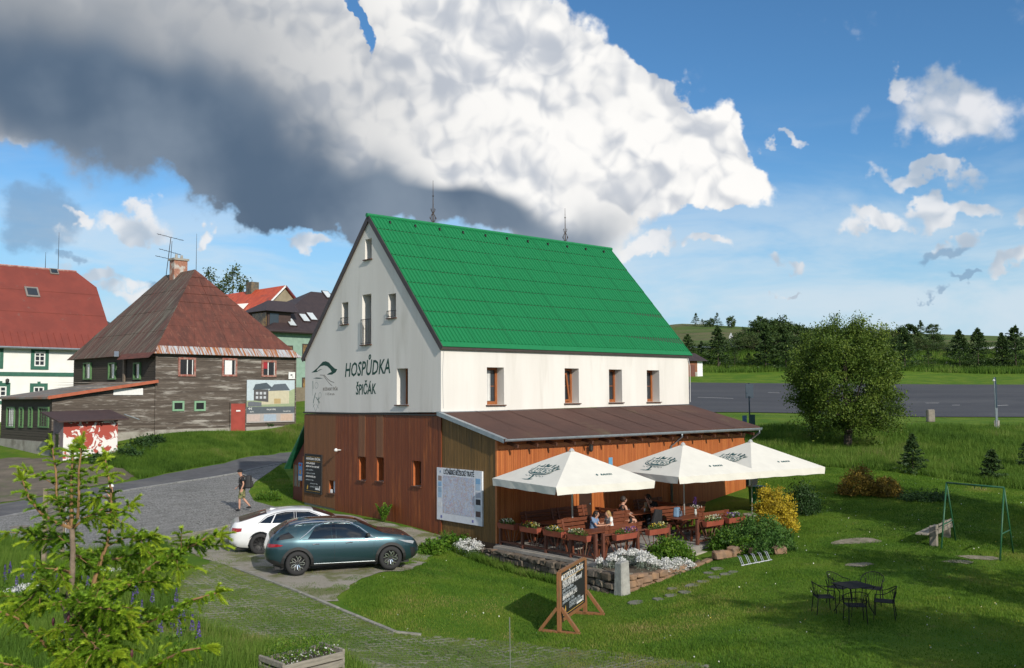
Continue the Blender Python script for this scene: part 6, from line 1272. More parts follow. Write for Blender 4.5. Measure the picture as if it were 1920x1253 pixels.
for s in (-1, 1): MB().add([(2.95, s*.93, .95), (3.07, s*.93, .96), (3.07, s*1.07, .98), (2.97, s*1.07, .98), (2.95, s*.93, 1.06), (3.05, s*.93, 1.06), (3.04, s*1.06, 1.08), (2.97, s*1.06, 1.08)], [(0, 1, 5, 4), (1, 2, 6, 5), (2, 3, 7, 6), (3, 0, 4, 7), (4, 5, 6, 7), (0, 3, 2, 1)]).build('wing_mirror', white_p, t, bevel=.015)
MB().add([(1.28, 0, zs(1.28, 0)), (1.44, -.035, zs(1.44, 0)), (1.50, 0, zs(1.5, 0)), (1.44, .035, zs(1.44, 0)), (1.31, 0, zs(1.3, 0)+.06)], [(0, 1, 4), (1, 2, 4), (2, 3, 4), (3, 0, 4), (3, 2, 1, 0)]).build('shark_fin', white_p, t); MB().box(.005, .03, -.26, .26, .62, .73).build('number_plate', p_white, t)
# ------------------------------------------------------------------ people
skin = mat('skin', (.50, .27, .185), (.44, .23, .155), rough=.55, scale=6); hair_d = mat('dark_hair', (.018, .012, .009), (.03, .02, .014), rough=.6, scale=30); hair_b = mat('blond_hair', (.42, .27, .11), (.32, .20, .08), rough=.6, scale=30); shoe = plain('black_shoe', (.015, .015, .016), .6); blackc = mat('black_cotton', (.010, .010, .012), (.016, .016, .018), rough=.9, scale=10)
def skinned(chains, nm, m, p, root=0, sub=1):
    """chains: lists of (x, y, z, r); shared points merge into one skin"""
    V, Rr, E_l = [], [], []
    def vid(q):
        for i, v in enumerate(V):
            if (Vector(v)-Vector(q[:3])).length < 1e-4: return i
        V.append(q[:3]); Rr.append(q[3]); return len(V)-1
    for c in chains:
        ids = [vid(q) for q in c]; E_l += [(a, b) for a, b in zip(ids[:-1], ids[1:])]
    me = bpy.data.meshes.new(nm); me.from_pydata(V, E_l, []); o = bpy.data.objects.new(nm, me); COL.objects.link(o); md = o.modifiers.new('s', 'SKIN'); md.use_smooth_shade = True; md.branch_smoothing = .4
    for i, r in enumerate(Rr):
        sv_ = me.skin_vertices[0].data[i]; sv_.radius = (r, r); sv_.use_root = (i == root)
    sb = o.modifiers.new('u', 'SUBSURF'); sb.levels = sub; sb.render_levels = sub; r_m = evalmesh(o); bpy.data.objects.remove(o); return link(nm, r_m, m, p, True)
def hand(w, e, curl=.5):
    """palm and five fingers beyond the wrist w, continuing the forearm from e"""
    w, e = Vector(w), Vector(e); d = (w-e).normalized(); s = d.cross(Vector((0, 0, 1)));  s = s.normalized() if s.length > .1 else Vector((0, 1, 0)); n = s.cross(d); pc = w+d*.05; out = [[(*w, .026), (*pc, .032), (*(w+d*.085), .028)]]
    for i, l in enumerate((.070, .078, .072, .056)):
        b0 = w+d*.085+s*(.024-.016*i); k1 = b0+d*l*.5+n*(-.2*curl*l); k2 = k1+d*l*.35+n*(-.6*curl*l); out.append([(*(w+d*.085), .028), (*b0, .010), (*k1, .009), (*k2, .008)])
    tb_ = pc+s*.038; out.append([(*pc, .032), (*tb_, .011), (*(tb_+d*.035+s*.008), .010)]); return out
def person(name, label, loc, rz, J, top, bottom, hair, sc=1., slv=.55, leg=.5, shoes=shoe, hairlen=.0, tank=False, cap=None):
    """J: joints in a frame facing +x. torso p(pelvis) c(chest) n(neck) h(head); l/r + s e w (arm), k a (leg), hp"""
    t = thing(name, label, 'person', loc, rz); t.scale = (sc,)*3; V = {k: Vector(v) for k, v in J.items()}; g = lambda k, r: (*V[k], r); mid = lambda a, b, f, r: (*V[a].lerp(V[b], f), r)
    hd = V['h']; fd = Vector((math.cos(J.get('yaw', (0, 0, 0))[0]), math.sin(J.get('yaw', (0, 0, 0))[0]), -.05)); up = (hd-V['n']).normalized()
    torso = [g('p', .115), mid('p', 'c', .45, .105), g('c', .115), mid('c', 'n', .6, .085), g('n', .062), (*(hd-up*.070+fd*.014), .080), (*hd, .104), (*(hd+up*.06-fd*.006), .100), (*(hd+up*.105-fd*.01), .06)]
    ch = [torso, [(*hd, .104), (*(hd+fd*.100-up*.012), .022), (*(hd+fd*.118-up*.026), .013)]]
    for s in 'lr':
        ch.append([g('c', .115), g(s+'s', .052), mid(s+'s', s+'e', .5, .047), g(s+'e', .038), mid(s+'e', s+'w', .35, .037), g(s+'w', .026)]); ch += hand(V[s+'w'], V[s+'e'])
        ch.append([g('p', .115), g(s+'hp', .085), mid(s+'hp', s+'k', .5, .075), g(s+'k', .055), mid(s+'k', s+'a', .3, .056), g(s+'a', .036), (*(V[s+'a']+Vector((.10, 0, -.05))), .034), (*(V[s+'a']+Vector((.17, 0, -.055))), .026)])
    b = skinned(ch, 'body', skin, t)
    for s in (1, -1):                                       # eyes and ears
        sd = Vector((-fd.y, fd.x, 0))*s; e = hd+fd*.090+sd*.034+up*.014; MB().lathe([(0, -.011), (.011, 0), (0, .011)], 6, tuple(e)).build('eye', blackc, t); MB().lathe([(0, -.03), (.014, -.012), (.017, .01), (0, .03)], 6, tuple(hd+sd*.098-up*.005)).build('ear', skin, t)
    MB().beam(hd+fd*.096-up*.058+Vector((-fd.y, fd.x, 0))*.02, hd+fd*.096-up*.058-Vector((-fd.y, fd.x, 0))*.02, .008, .008).build('mouth', plain('lips', (.30, .10, .08), .5), t)
    sh_ = [[(*(V['p']-(V['c']-V['p']).normalized()*.07), .168), g('p', .178), mid('p', 'c', .45, .168), g('c', .180), mid('c', 'n', .6, .100 if not tank else .085)]]
    for s in 'lr':
        if not tank: sh_.append([g('c', .180), g(s+'s', .088), mid(s+'s', s+'e', slv, .072), mid(s+'s', s+'e', slv+.12, .066)])
        else: sh_.append([g('c', .180), mid('c', s+'s', .74, .100)])
    skinned(sh_, 'shirt', top, t)
    pt = [[mid('p', 'c', .2, .150), g('p', .160)]]
    for s in 'lr': pt.append([g('p', .160), g(s+'hp', .122), mid(s+'hp', s+'k', .5, .105), mid(s+'hp', s+'k', min(leg*2, 1.), .092)]+([mid(s+'k', s+'a', .5, .070), mid(s+'k', s+'a', .9, .055)] if leg > .6 else []))
    skinned(pt, 'trousers' if leg > .6 else 'shorts', bottom, t)
    for s in 'lr':
        a = V[s+'a']; skinned([[(*(a+Vector((-.05, 0, -.04))), .045), (*(a+Vector((.06, 0, -.045))), .048), (*(a+Vector((.17, 0, -.055))), .040)], [(*(a+Vector((.0, 0, .03))), .045), (*(a+Vector((.06, 0, -.045))), .048)]], 'shoe', shoes, t)
    if hair:
        r = np.random.default_rng(3); k = []; 
        hp = [(*(hd+up*.105+fd*.02), .095), (*(hd+up*.07-fd*.03), .122), (*(hd-up*.01-fd*.055), .115), (*(hd-up*.06-fd*.06), .085)]
        if hairlen: hp += [(*(hd-up*(.09+hairlen*.4)-fd*.075), .095), (*(hd-up*(.09+hairlen)-fd*.085), .07)]
        skinned([hp], 'hair', hair, t)
    if cap:
        k = MB(); M_ = frame_mx(tuple(hd+up*.045), fd, Vector((-fd.y, fd.x, 0))); pr = [(.122, 0), (.121, .035), (.10, .08), (.06, .108), (.0, .116)]; N_ = 14
        k.add([(r*math.cos(j*6.2832/N_), r*math.sin(j*6.2832/N_), z) for r, z in pr for j in range(N_)], [(i*N_+j, i*N_+(j+1) % N_, (i+1)*N_+(j+1) % N_, (i+1)*N_+j) for i in range(4) for j in range(N_)], M_); co = k.build('cap', cap, t, True)
        MB().add([(.07, -.085, .002), (.13, -.07, -.005), (.185, -.03, -.012), (.185, .03, -.012), (.13, .07, -.005), (.07, .085, .002), (.07, -.085, .014), (.13, -.07, .007), (.185, -.03, 0), (.185, .03, 0), (.13, .07, .007), (.07, .085, .014)], [(0, 1, 2, 3, 4, 5), (11, 10, 9, 8, 7, 6)]+[(i, (i+1) % 6, 6+(i+1) % 6, 6+i) for i in range(6)], M_).build('peak', cap, co); MB().box(.094, .106, -.04, .04, .02, .06, M_).build('badge', p_white, co)
    return t
def camo():
    m, nt, b, N, L = _nodes('camouflage_cloth'); co = N('ShaderNodeTexCoord').outputs['Object']; n = _noise(N, L, co, 9, 3, .5, .6); c = _mixc(N, L, _ramp(N, L, n, .44, .47), (.09, .13, .035), (.22, .21, .10)); c = _mixc(N, L, _ramp(N, L, _noise(N, L, co, 13, 2), .56, .59), c, (.03, .035, .02)); L(c, b.inputs['Base Color']); b.inputs['Roughness'].default_value = .9; return m
stand = dict(p=(0, 0, .96), c=(.01, 0, 1.31), n=(.02, 0, 1.48), h=(.05, 0, 1.63), ls=(0, .19, 1.43), le=(-.03, .25, 1.14), lw=(.08, .26, .90), rs=(0, -.19, 1.43), re=(-.03, -.25, 1.14), rw=(.08, -.26, .90), lhp=(0, .095, .90), lk=(.03, .10, .50), la=(0, .10, .085), rhp=(0, -.095, .90), rk=(.03, -.10, .50), ra=(0, -.10, .085))
walk = dict(stand, lk=(.10, .10, .50), la=(.10, .10, .085), rk=(-.04, -.10, .50), ra=(-.32, -.10, .16), le=(-.08, .24, 1.15), lw=(.02, .26, .90), re=(.06, -.25, 1.15), rw=(.26, -.24, .98), c=(.03, 0, 1.32), n=(.06, 0, 1.48), h=(.10, 0, 1.62))
wp_ = G(454, 959.5); wyaw = R_(188)
person('person', 'walker in black T-shirt, camouflage shorts and black cap striding on the setts', (wp_.x, wp_.y, wp_.z+.045), wyaw, walk, blackc, camo(), None, leg=.5, cap=blackc, slv=.5)
bk = thing('backpack', 'bulging black backpack on the back of the walking man', 'backpack', (wp_.x, wp_.y, wp_.z+.045), wyaw); o = soft_box('body', (.30, .40, .56), mat('black_nylon', (.012, .012, .014), (.02, .02, .022), rough=.7, scale=8), bk); o.location = (-.25, 0, .95); soft_box('pocket', (.10, .24, .26), blackp, bk).location = (-.40, 0, 1.0)
for s in (-1, 1): MB().tube([(-.17, s*.12, 1.43), (-.02, s*.13, 1.50), (.13, s*.12, 1.40), (.16, s*.13, 1.22), (-.02, s*.17, 1.08), (-.16, s*.14, 1.03)], .018, 5).build('strap', blackp, bk)
w2 = G(209, 990); person('person', 'person in black top and white cap half hidden behind the young spruce', (w2.x, w2.y, w2.z+.045), R_(200), dict(stand, le=(.05, .30, 1.25), lw=(.20, .20, 1.48), re=(.0, -.26, 1.16), rw=(.14, -.24, .95)), blackc, plain('dark_denim', (.02, .026, .04), .9), None, .93, leg=.42, cap=p_white)
sit = dict(p=(0, 0, .12), c=(.04, 0, .50), n=(.08, 0, .66), h=(.13, 0, .80), ls=(.04, .18, .61), le=(.14, .24, .36), lw=(.36, .18, .33), rs=(.04, -.18, .61), re=(.14, -.24, .36), rw=(.36, -.18, .33), lhp=(.06, .095, .10), lk=(.44, .11, .12), la=(.42, .11, -.30), rhp=(.06, -.095, .10), rk=(.44, -.11, .12), ra=(.42, -.11, -.30))
def seat(u, v_, z=.455): return IN.at(u, v_, TZ+z)
p_ = seat(4.45, -4.95); person('person', 'woman in black tank top and black shorts seated at the table by the wall', p_, HYAW-.35, dict(sit, rk=(.40, -.22, .13), ra=(.40, -.24, -.30), re=(.10, -.25, .36), rw=(.32, -.14, .24), c=(.03, 0, .50), n=(.05, 0, .64), h=(.09, 0, .77)), blackc, blackc, hair_d, 1.08, leg=.38, tank=True)
p_ = seat(6.45, -4.85); person('person', 'man in black T-shirt and dark trousers leaning on the table by the wall', p_, HYAW+math.pi-.2, dict(sit, c=(.16, 0, .46), n=(.26, 0, .60), h=(.35, 0, .72), ls=(.17, .19, .57), rs=(.17, -.19, .57), le=(.40, .22, .36), lw=(.42, .08, .60), re=(.38, -.22, .34), rw=(.55, -.05, .36)), blackc, plain('dark_denim', (.02, .026, .04), .9), hair_d, 1.08, leg=.9)
p_ = seat(1.72, -6.18); person('person', 'child with dark hair and blue shirt at the railing corner table', p_, HYAW-math.pi/2+.5, dict(sit, c=(.06, 0, .46), n=(.10, 0, .60), h=(.15, 0, .73), le=(.2, .22, .36), lw=(.40, .14, .36), re=(.2, -.22, .36), rw=(.40, -.10, .36)), mat('blue_shirt', (.18, .27, .42), (.14, .22, .36), rough=.9), plain('dark_denim', (.02, .026, .04), .9), hair_d, .92, leg=.45, hairlen=.03)
p_ = seat(2.50, -6.25); person('person', 'blond child in white shirt at the railing corner table', p_, HYAW+math.pi-.3, dict(sit, c=(.05, 0, .46), n=(.09, 0, .60), h=(.13, 0, .73)), plain('white_cotton', (.78, .78, .76), .9), plain('dark_denim', (.02, .026, .04), .9), hair_b, .86, leg=.45, hairlen=.14)
# ------------------------------------------------------------------ lawn and roadside objects
sgw = mat('sign_wood', (.27, .115, .045), (.20, .085, .036), rough=.55, scale=4, stretch=(6, 6, 1), c3=(.16, .12, .05), scale3=2)
a_, b_ = G(1049, 1187), G(1097, 1152); d_ = (b_-a_); Ls = d_.length; yw = math.atan2(d_.y, d_.x); z0 = min(a_.z, b_.z)
ms = thing('menu_stand', 'wooden stand with a chalked black menu board on the lawn', 'menu stand', (a_.x, a_.y, z0), yw); HS = 1.42
for X_ in (0, Ls):
    MB().cbox((X_, 0, HS/2+.02), (.10, .10, HS)).build('post', sgw, ms, bevel=.008); MB().box(X_-.05, X_+.05, -.52, .52, -.02, .07).build('foot', sgw, ms, bevel=.008)
    for s in (-1, 1): MB().beam((X_, s*.47, .07), (X_, s*.05, .60), .07, .09, up=(1, 0, 0)).build('brace', sgw, ms)
MB().box(.055, Ls-.055, -.035, .035, HS-.02, HS+.05).build('top_rail', sgw, ms); MB().box(.055, Ls-.055, -.035, .035, .24, .32).build('bottom_rail', sgw, ms)
MB().box(.055, Ls-.055, -.022, .022, .325, HS-.025).build('board', black, ms); menu(ms, frame_mx((Ls/2, -.0225, (HS+.30)/2), (1, 0, 0), (0, 0, 1)), Ls-.14, HS-.36)
MB().box(.075, .2, -.028, -.0225, HS-.20, HS-.10).build('card', p_white, ms)
o = MB().tube([(0, 0, -.1), (-.01, 0, 1.1)], .012, 6).build('garden_stake', plain('stake_grey', (.16, .18, .14), .5)); o.location = G(957, 1266); tag(o, 'thin upright metal stake in the grass at the lower edge', 'stake')
# rustic planter
pp = P(566, 1312, 16.2); gz_ = T(pp.x, pp.y); pl = thing('log_planter', 'weathered grey plank planter overflowing with flowers', 'planter', (pp.x, pp.y, gz_), .80); pl.scale = (.82, .82, .82); gw_ = mat('silvered_planks', (.30, .27, .22), (.21, .19, .155), rough=.9, scale=3, stretch=(1, 8, 8), bump=.4)
for k in range(3):
    z = k*.17
    for s in (-1, 1): MB().box(-.75, .75, s*.42-.03, s*.42+.03, z+.01, z+.155).build('plank', gw_, pl, bevel=.012); MB().box(s*.72-.03, s*.72+.03, -.46, .46, z+.09, z+.21).build('end_plank', gw_, pl, bevel=.012)
MB().box(-.69, .69, -.39, .39, .0, .42).build('soil', soil, pl)
# black garden set
blk = plain('black_wire', (.012, .013, .014), .85, spec=.2)
gt_ = G(1602, 1150); gtb = thing('garden_table', 'square black metal garden table on the lawn', 'table', (gt_.x, gt_.y, gt_.z), .30); gtb.scale = (.9, .9, .9)
MB().box(-.40, .40, -.40, .40, .705, .72).build('top', blk, gtb, bevel=.006)
for i in range(4):
    th = math.pi/4+i*math.pi/2; c, s = math.cos(th), math.sin(th); MB().tube([(c*.5, s*.5, 0), (c*.36, s*.36, .22), (c*.34, s*.34, .5), (c*.5, s*.5, .70)], .013, 6).build('leg', blk, gtb)
MB().tube([(.33*math.cos(k*.5236), .33*math.sin(k*.5236), .3) for k in range(13)], .009, 5).build('ring', blk, gtb)
def chair(px, py, face, label):
    p = G(px, py); t = thing('garden_chair', label, 'chair', (p.x, p.y, p.z), face, 'black metal garden chairs'); t.scale = (.9, .9, .9)
    for x, y in ((.22, .22), (.22, -.22), (-.2, .2), (-.2, -.2)): MB().tube([(x*1.12, y*1.12, 0), (x, y, .42)] if x > 0 else [(x*1.25, y*1.1, 0), (x, y, .44), (x-.06, y*1.05, .62)], .012, 6).build('leg', blk, t)
    MB().box(-.22, .24, -.23, .23, .42, .432).build('seat', blk, t, bevel=.004)
    arc = [(.20, .27, .62), (0, .29, .64)]+[(-.30*math.sin(a)*.9-.02, .29*math.cos(a), .64+.16*math.sin(a)) for a in np.linspace(.2, math.pi-.2, 9)]+[(0, -.29, .64), (.20, -.27, .62)]
    MB().tube([(.23, .23, .42)]+arc+[(.23, -.23, .42)], .011, 6).build('arm_hoop', blk, t)
    for j in range(9):
        a = .5+j*(math.pi-1.0)/8; MB().tube([(-.2, .20*math.cos(a), .43), (-.30*math.sin(a)*.9-.02, .29*math.cos(a), .64+.16*math.sin(a))], .005, 4).build('back_wire', blk, t)
    return t
for px, py, f, lb in ((1545, 1150, 0., 'with its back to the terrace, left of the table'), (1573, 1131, -.75, 'behind the table on the terrace side'), (1637, 1133, -2.1, 'behind the table on the swing side'), (1605, 1168, 1.45, 'in front of the table, seat towards the camera'), (1660, 1160, 2.7, 'at the right end of the table')): chair(px, py, f, 'black wire garden chair '+lb)
# swing frame
sg = mat('swing_green', (.018, .105, .045), (.014, .08, .035), rough=.5, scale=4); f1, f2, f3, f4 = G(1765, 1030), G(1792, 1014), G(1875, 1052), G(1900, 1038); A1, A2 = (f1+f2)/2, (f3+f4)/2; hs_ = 1.92; sw = thing('swing_frame', 'green tubular swing frame without a seat on the lawn', 'swing frame', (A1.x, A1.y, A1.z)); rel = lambda q: tuple(q-A1)
t1, t2 = A1+Vector((0, 0, hs_)), A2+Vector((0, 0, hs_+A1.z-A2.z)); MB().tube([rel(t1), rel(t2)], .030, 8).build('crossbar', sg, sw, True)
for f, t in ((f1, t1), (f2, t1), (f3, t2), (f4, t2)): MB().tube([rel(f), rel(t)], .026, 8).build('leg', sg, sw, True)
for f, g_, t in ((f1, f2, t1), (f3, f4, t2)): MB().tube([rel(f.lerp(t, .36)), rel(g_.lerp(t, .36))], .020, 6).build('brace', sg, sw, True)
for k in (.35, .5, .62): q = t1.lerp(t2, k); MB().tube([rel(q), rel(q-Vector((0, 0, .10)))], .012, 5).build('hook', sg, sw)
# bench of stone and plank
e1_, e2_ = G(1751, 1024), G(1775, 1008); d_ = e2_-e1_; bl_ = d_.length; bb = thing('stone_bench', 'old bench with stone ends and grey planks beside the swing', 'bench', (e1_.x, e1_.y, min(e1_.z, e2_.z)), math.atan2(d_.y, d_.x))
for X_ in (.0, bl_): MB().box(X_-.07, X_+.07, -.12, .12, -.05, .62).build('end', mat('bench_concrete', (.25, .22, .18), (.19, .17, .14), rough=.9, scale=4, bump=.4), bb, bevel=.03)
for y, z in ((.17, .36), (.36, .36)): MB().box(-.35, bl_+.35, y-.08, y+.08, z, z+.045).build('seat_plank', gw_, bb)
for z in (.44, .60): MB().box(-.25, bl_+.25, -.155, -.125, z-.05, z+.07).build('back_plank', gw_, bb)
# bicycle rack
q1, q2 = G(1390, 1062), G(1447, 1051); d_ = q2-q1; rkb = thing('bicycle_rack', 'galvanised bicycle rack of five paired bars below the juniper', 'bicycle rack', (q1.x, q1.y, q1.z), math.atan2(d_.y, d_.x)); galv = plain('galvanised', (.55, .57, .6), .3, metal=.7); bl2 = d_.length
MB().tube([(0, 0, .02), (bl2, 0, .02+q2.z-q1.z)], .018, 6).build('ground_bar', galv, rkb)
for i in range(5):
    x = bl2*(i+.15)/4.6; z = (q2.z-q1.z)*x/bl2
    for dx in (0, .06): MB().tube([(x+dx, 0, z+.02), (x+dx-.02, .16, z+.24), (x+dx-.02, .24, z+.26)], .012, 5).build('hoop', galv, rkb)
# bins beside the lean-to
bp_ = G(1420, 957); bn_ = thing('green_bin', 'green plastic water butt behind the parasol pole', 'bin', (bp_.x, bp_.y, bp_.z-.02)); MB().lathe([(.26, 0), (.31, .45), (.33, .88), (.35, .90), (.35, .95)], 20).build('body', plain('green_plastic', (.015, .17, .05), .4), bn_, True); MB().lathe([(.36, 0), (.36, .03), (.1, .06), (0, .06)], 20, (0, 0, .95)).build('lid', plain('green_plastic', (.015, .17, .05), .4), bn_)
bp_ = IN.at(UL+.55, LV+.2, 0); bn_ = thing('dark_bin', 'black wheeled bin in the shade at the lean-to corner', 'bin', (bp_.x, bp_.y, T(bp_.x, bp_.y)), HYAW); MB().add([(-.24, -.26, 0), (.24, -.26, 0), (.24, .26, 0), (-.24, .26, 0), (-.29, -.34, .95), (.29, -.34, .95), (.29, .34, .95), (-.29, .34, .95)], [(0, 1, 5, 4), (1, 2, 6, 5), (2, 3, 7, 6), (3, 0, 4, 7), (4, 5, 6, 7), (0, 3, 2, 1)]).build('body', blackp, bn_, bevel=.02); MB().box(-.30, .30, -.36, .36, .955, 1.0).build('lid', blackp, bn_, bevel=.015)
# bare patches on the lawn
for px, py, a, b in ((1605, 1015, 1.0, .55), (1613, 1059, .45, .3), (1838, 1046, .8, .35), (1800, 1054, .5, .3)):
    p = G(px, py); r = random.Random(px); pts = [(p.x+a*math.cos(k*.4488)*r.uniform(.6, 1.1), p.y+b*math.sin(k*.4488)*r.uniform(.6, 1.1)) for k in range(14)]; o = link('bare_patch', sheet(pts, .3, .012), mat('bare_earth', (.28, .24, .18), (.16, .14, .09), rough=.95, scale=5, bump=.5, c3=(.08, .10, .03), scale3=3, world=True)); tag(o, kind='structure')
# information boards by the car park
navy = plain('navy_board', (.018, .04, .065), .5)
def pole_h(px, yb, yt):
    b = G(px, yb); d = ray(px, yt); q = CAM+d*(b.y/d.y); return b, q.z-b.z
b, h_ = pole_h(1406, 803, 718); ib = thing('information_board', 'dark blue information board on a pole at the car park edge', 'sign', tuple(b), .2); MB().tube([(0, 0, 0), (0, 0, h_)], .05, 8).build('pole', navy, ib); MB().box(-.28, .28, -.08, -.04, h_-1.02, h_-.08).build('panel', navy, ib); MB().box(-.05, .35, -.09, -.05, .1, .9).build('lower_panel', plain('dark_green_board', (.015, .06, .06), .5), ib); MB().box(-.55, -.25, -.09, -.05, .35, .85).build('side_panel', plain('blue_board', (.06, .14, .25), .5), ib)
b, h_ = pole_h(1869, 806, 708); sb_ = thing('leaning_panel', 'tall narrow dark panel leaning on two poles beside the car park', 'sign', tuple(b), .9)
for x in (-.12, .16): MB().tube([(x*1.3+.1, 0, 0), (x-.05, 0, h_)], .045, 8).build('pole', zinc, sb_)
MB().add([(-.14, -.06, h_*.42), (.18, -.06, h_*.42), (.12, -.06, h_), (-.2, -.06, h_), (-.14, -.02, h_*.42), (.18, -.02, h_*.42), (.12, -.02, h_), (-.2, -.02, h_)], [(0, 1, 2, 3), (7, 6, 5, 4), (0, 4, 5, 1), (1, 5, 6, 2), (2, 6, 7, 3), (3, 7, 4, 0)]).build('panel', navy, sb_); MB().lathe([(0, -.09), (.09, 0), (0, .09)], 8, (-.32, 0, h_-.2)).build('lamp', p_white, sb_); MB().box(-.1, .35, -.12, .12, 0, .6).build('footing', concrete, sb_)
b, h_ = pole_h(1745, 792, 768); o = MB().box(-.26, .26, -.2, .2, 0, h_).build('stone_marker', mat('bench_concrete', (.25, .22, .18)), bevel=.06); o.location = b; tag(o, 'squat stone marker on the grass at the car park edge', 'stone marker')
for px, yb, yt, lb in ((1440, 690, 681, 'pale boundary stone on the verge left of the big tree'), (1775, 687, 679, 'pale boundary stone on the verge right of the big tree'), (1349, 687, 678, 'pale boundary stone below the spruces near the roof')):
    b, h_ = pole_h(px, yb, yt); o = MB().box(-.18, .18, -.14, .14, 0, h_).build('boundary_stone', mat('pale_stone', (.4, .38, .33), (.3, .28, .24), rough=.9), bevel=.05); o.location = b; tag(o, lb, 'boundary stone')
# guard rail and road sign on the upper road
gl_ = thing('guard_rail', 'long steel guard rail along the road above the meadow', 'guard rail'); gm_ = plain('galvanised_rail', (.42, .44, .46), .4, metal=.5); GP = [G(px, 657.5+.004*(px-1300)) for px in range(1262, 2040, 16)]
for i, (p, q) in enumerate(zip(GP[:-1], GP[1:])):
    if i % 2 == 0: MB().box(p.x-.06, p.x+.06, p.y-.05, p.y+.05, p.z-.1, p.z+.75).build('post', gm_, gl_)
    MB().beam(p+Vector((0, -.08, .62)), q+Vector((0, -.08, .62)), .06, .32).build('rail', gm_, gl_)
b, h_ = pole_h(1371, 656, 625); rs_ = thing('road_sign', 'grey back of a triangular road sign against the dark trees', 'road sign', tuple(b)); MB().tube([(0, 0, 0), (0, 0, h_)], .05, 6).build('pole', gm_, rs_); MB().prism([(-.32, -.75), (0, -1.15), (.32, -.75), (.36, .1), (0, .75), (-.36, .1)], .03, frame_mx((0, -.06, h_-.65), (1, 0, 0), (0, 0, 1))).build('plate', gm_, rs_)
# slatted notice panel behind the spruce
b1, b2 = G(82, 1066), G(116, 1054); d_ = b2-b1; pn = thing('slatted_panel', 'grey slatted timber panel on posts behind the young spruce', 'panel', (b1.x, b1.y, b1.z), math.atan2(d_.y, d_.x)); lp_ = d_.length
for X_ in (0, lp_): MB().cbox((X_, 0, 1.05), (.10, .10, 2.2)).build('post', mat('weathered_post', (.25, .20, .14), (.19, .155, .11), rough=.9, scale=4), pn)
for k in range(13): MB().box(.05, lp_-.05, -.03, .03, .65+k*.115, .65+k*.115+.09).build('slat', gw_, pn)
MB().box(lp_+.06, lp_+.10, -.05, .05, .35, 2.1).build('white_edge', p_white, pn)
# ------------------------------------------------------------------ vegetation
def T3(xy): return np.concatenate([xy, TT(xy)[:, None]], 1)
def poly_points(poly, n, r, excl=()):
    poly = np.array(poly); lo, hi = poly.min(0), poly.max(0); out = []
    while sum(map(len, out)) < n:
        q = r.uniform(lo, hi, (n*2, 2)); k = inpoly(q, poly)
        for e in excl: k &= ~inpoly(q, e)
        out.append(q[k])
        if len(out) > 12: break
    return np.concatenate(out)[:n]
def clump(xy, r, s, lo, hi):
    """value noise 0..1 for uneven growth"""
    g = r.random((64, 64)); u = (xy/s) % 63; i = u.astype(int); f = u-i; f = f*f*(3-2*f); a = g[i[:, 1], i[:, 0]]*(1-f[:, 0])+g[i[:, 1], i[:, 0]+1]*f[:, 0]; b = g[i[:, 1]+1, i[:, 0]]*(1-f[:, 0])+g[i[:, 1]+1, i[:, 0]+1]*f[:, 0]; return lo+(hi-lo)*(a*(1-f[:, 1])+b*f[:, 1])
def blades(name, xy, h, w, m, seed, lean=.5, label=None, rb=0., hv_=(.6, 1.3), cl=1.5):
    r = np.random.default_rng(seed); n = len(xy); b = T3(xy); k = clump(xy, r, cl, .55, 1.35); hh = h*r.uniform(*hv_, n)*k; a = r.uniform(0, 6.283, n); d = np.stack([np.cos(a), np.sin(a), np.zeros(n)], 1); a2 = a+1.2+r.normal(0, .5, n); ln = np.stack([np.cos(a2), np.sin(a2), np.zeros(n)], 1)*(hh*lean*r.random(n))[:, None]
    ww = (w*r.uniform(.7, 1.4, n))[:, None]/2; up = np.array([0, 0, 1.])*hh[:, None]
    V = np.stack([b-d*ww-up*.08, b+d*ww-up*.08, b+ln+up], 1); rn = np.clip(clump(xy, r, 2.5, -.05, .6)+clump(xy, r, .6, -.15, .25)+r.uniform(0, .4, n)+rb, 0, 1)
    o = trimesh(name, V, rn, m); tag(o, label, 'grass', kind='stuff'); return o
lawn_m = leafmat('lawn_grass', [(0, (.030, .085, .008)), (.35, (.075, .165, .012)), (.65, (.125, .215, .018)), (.88, (.20, .235, .040)), (1, (.30, .26, .09))], .30, .7)
tall_m = leafmat('tall_grass_blade', [(0, (.038, .090, .010)), (.5, (.095, .185, .020)), (.85, (.155, .235, .035)), (1, (.25, .24, .09))], .35, .7)
tz = [tuple(IN.at(x, y, 0)[:2]) for x, y in ((-.2, 0), (-1.1, -9.9), (3.4, -9.6), (5.2, -9.3), (TX1, TY0), (TX1, LV), (UL+.2, LV), (UL+.2, 0))]
LWN = pxpoly([(640, 1132), (660, 1100), (700, 1080), (780, 1066), (822, 1030), (840, 1012), (935, 1000), (1440, 985), (1400, 905), (1500, 872), (1700, 888), (1980, 925), (2000, 1310), (1340, 1300), (1330, 1246), (960, 1204), (800, 1195), (742, 1189)])
r0 = np.random.default_rng(11); PAT = []
for px, py, a, b in ((1605, 1015, .8, .4), (1613, 1059, .35, .2), (1838, 1046, .6, .25)): p = G(px, py); PAT.append([(p.x+a*math.cos(k*.785), p.y+b*math.sin(k*.785)) for k in range(8)])
q = poly_points(LWN, 330000, r0, [tz]+PAT); keep = r0.random(len(q)) < clump(q, r0, 1.1, .55, 1.2); blades('lawn_grass', q[keep], .052, .016, lawn_m, 1, .9, 'short mown lawn grass below the terrace and round the garden table')
GRV = poly_points(PG, 26000, r0); k = clump(GRV, r0, .8, 0, 1); blades('gravel_weeds', GRV[k > .48], .05, .014, lawn_m, 2, 1., 'thin grass growing through the gravel of the parking place', .15)
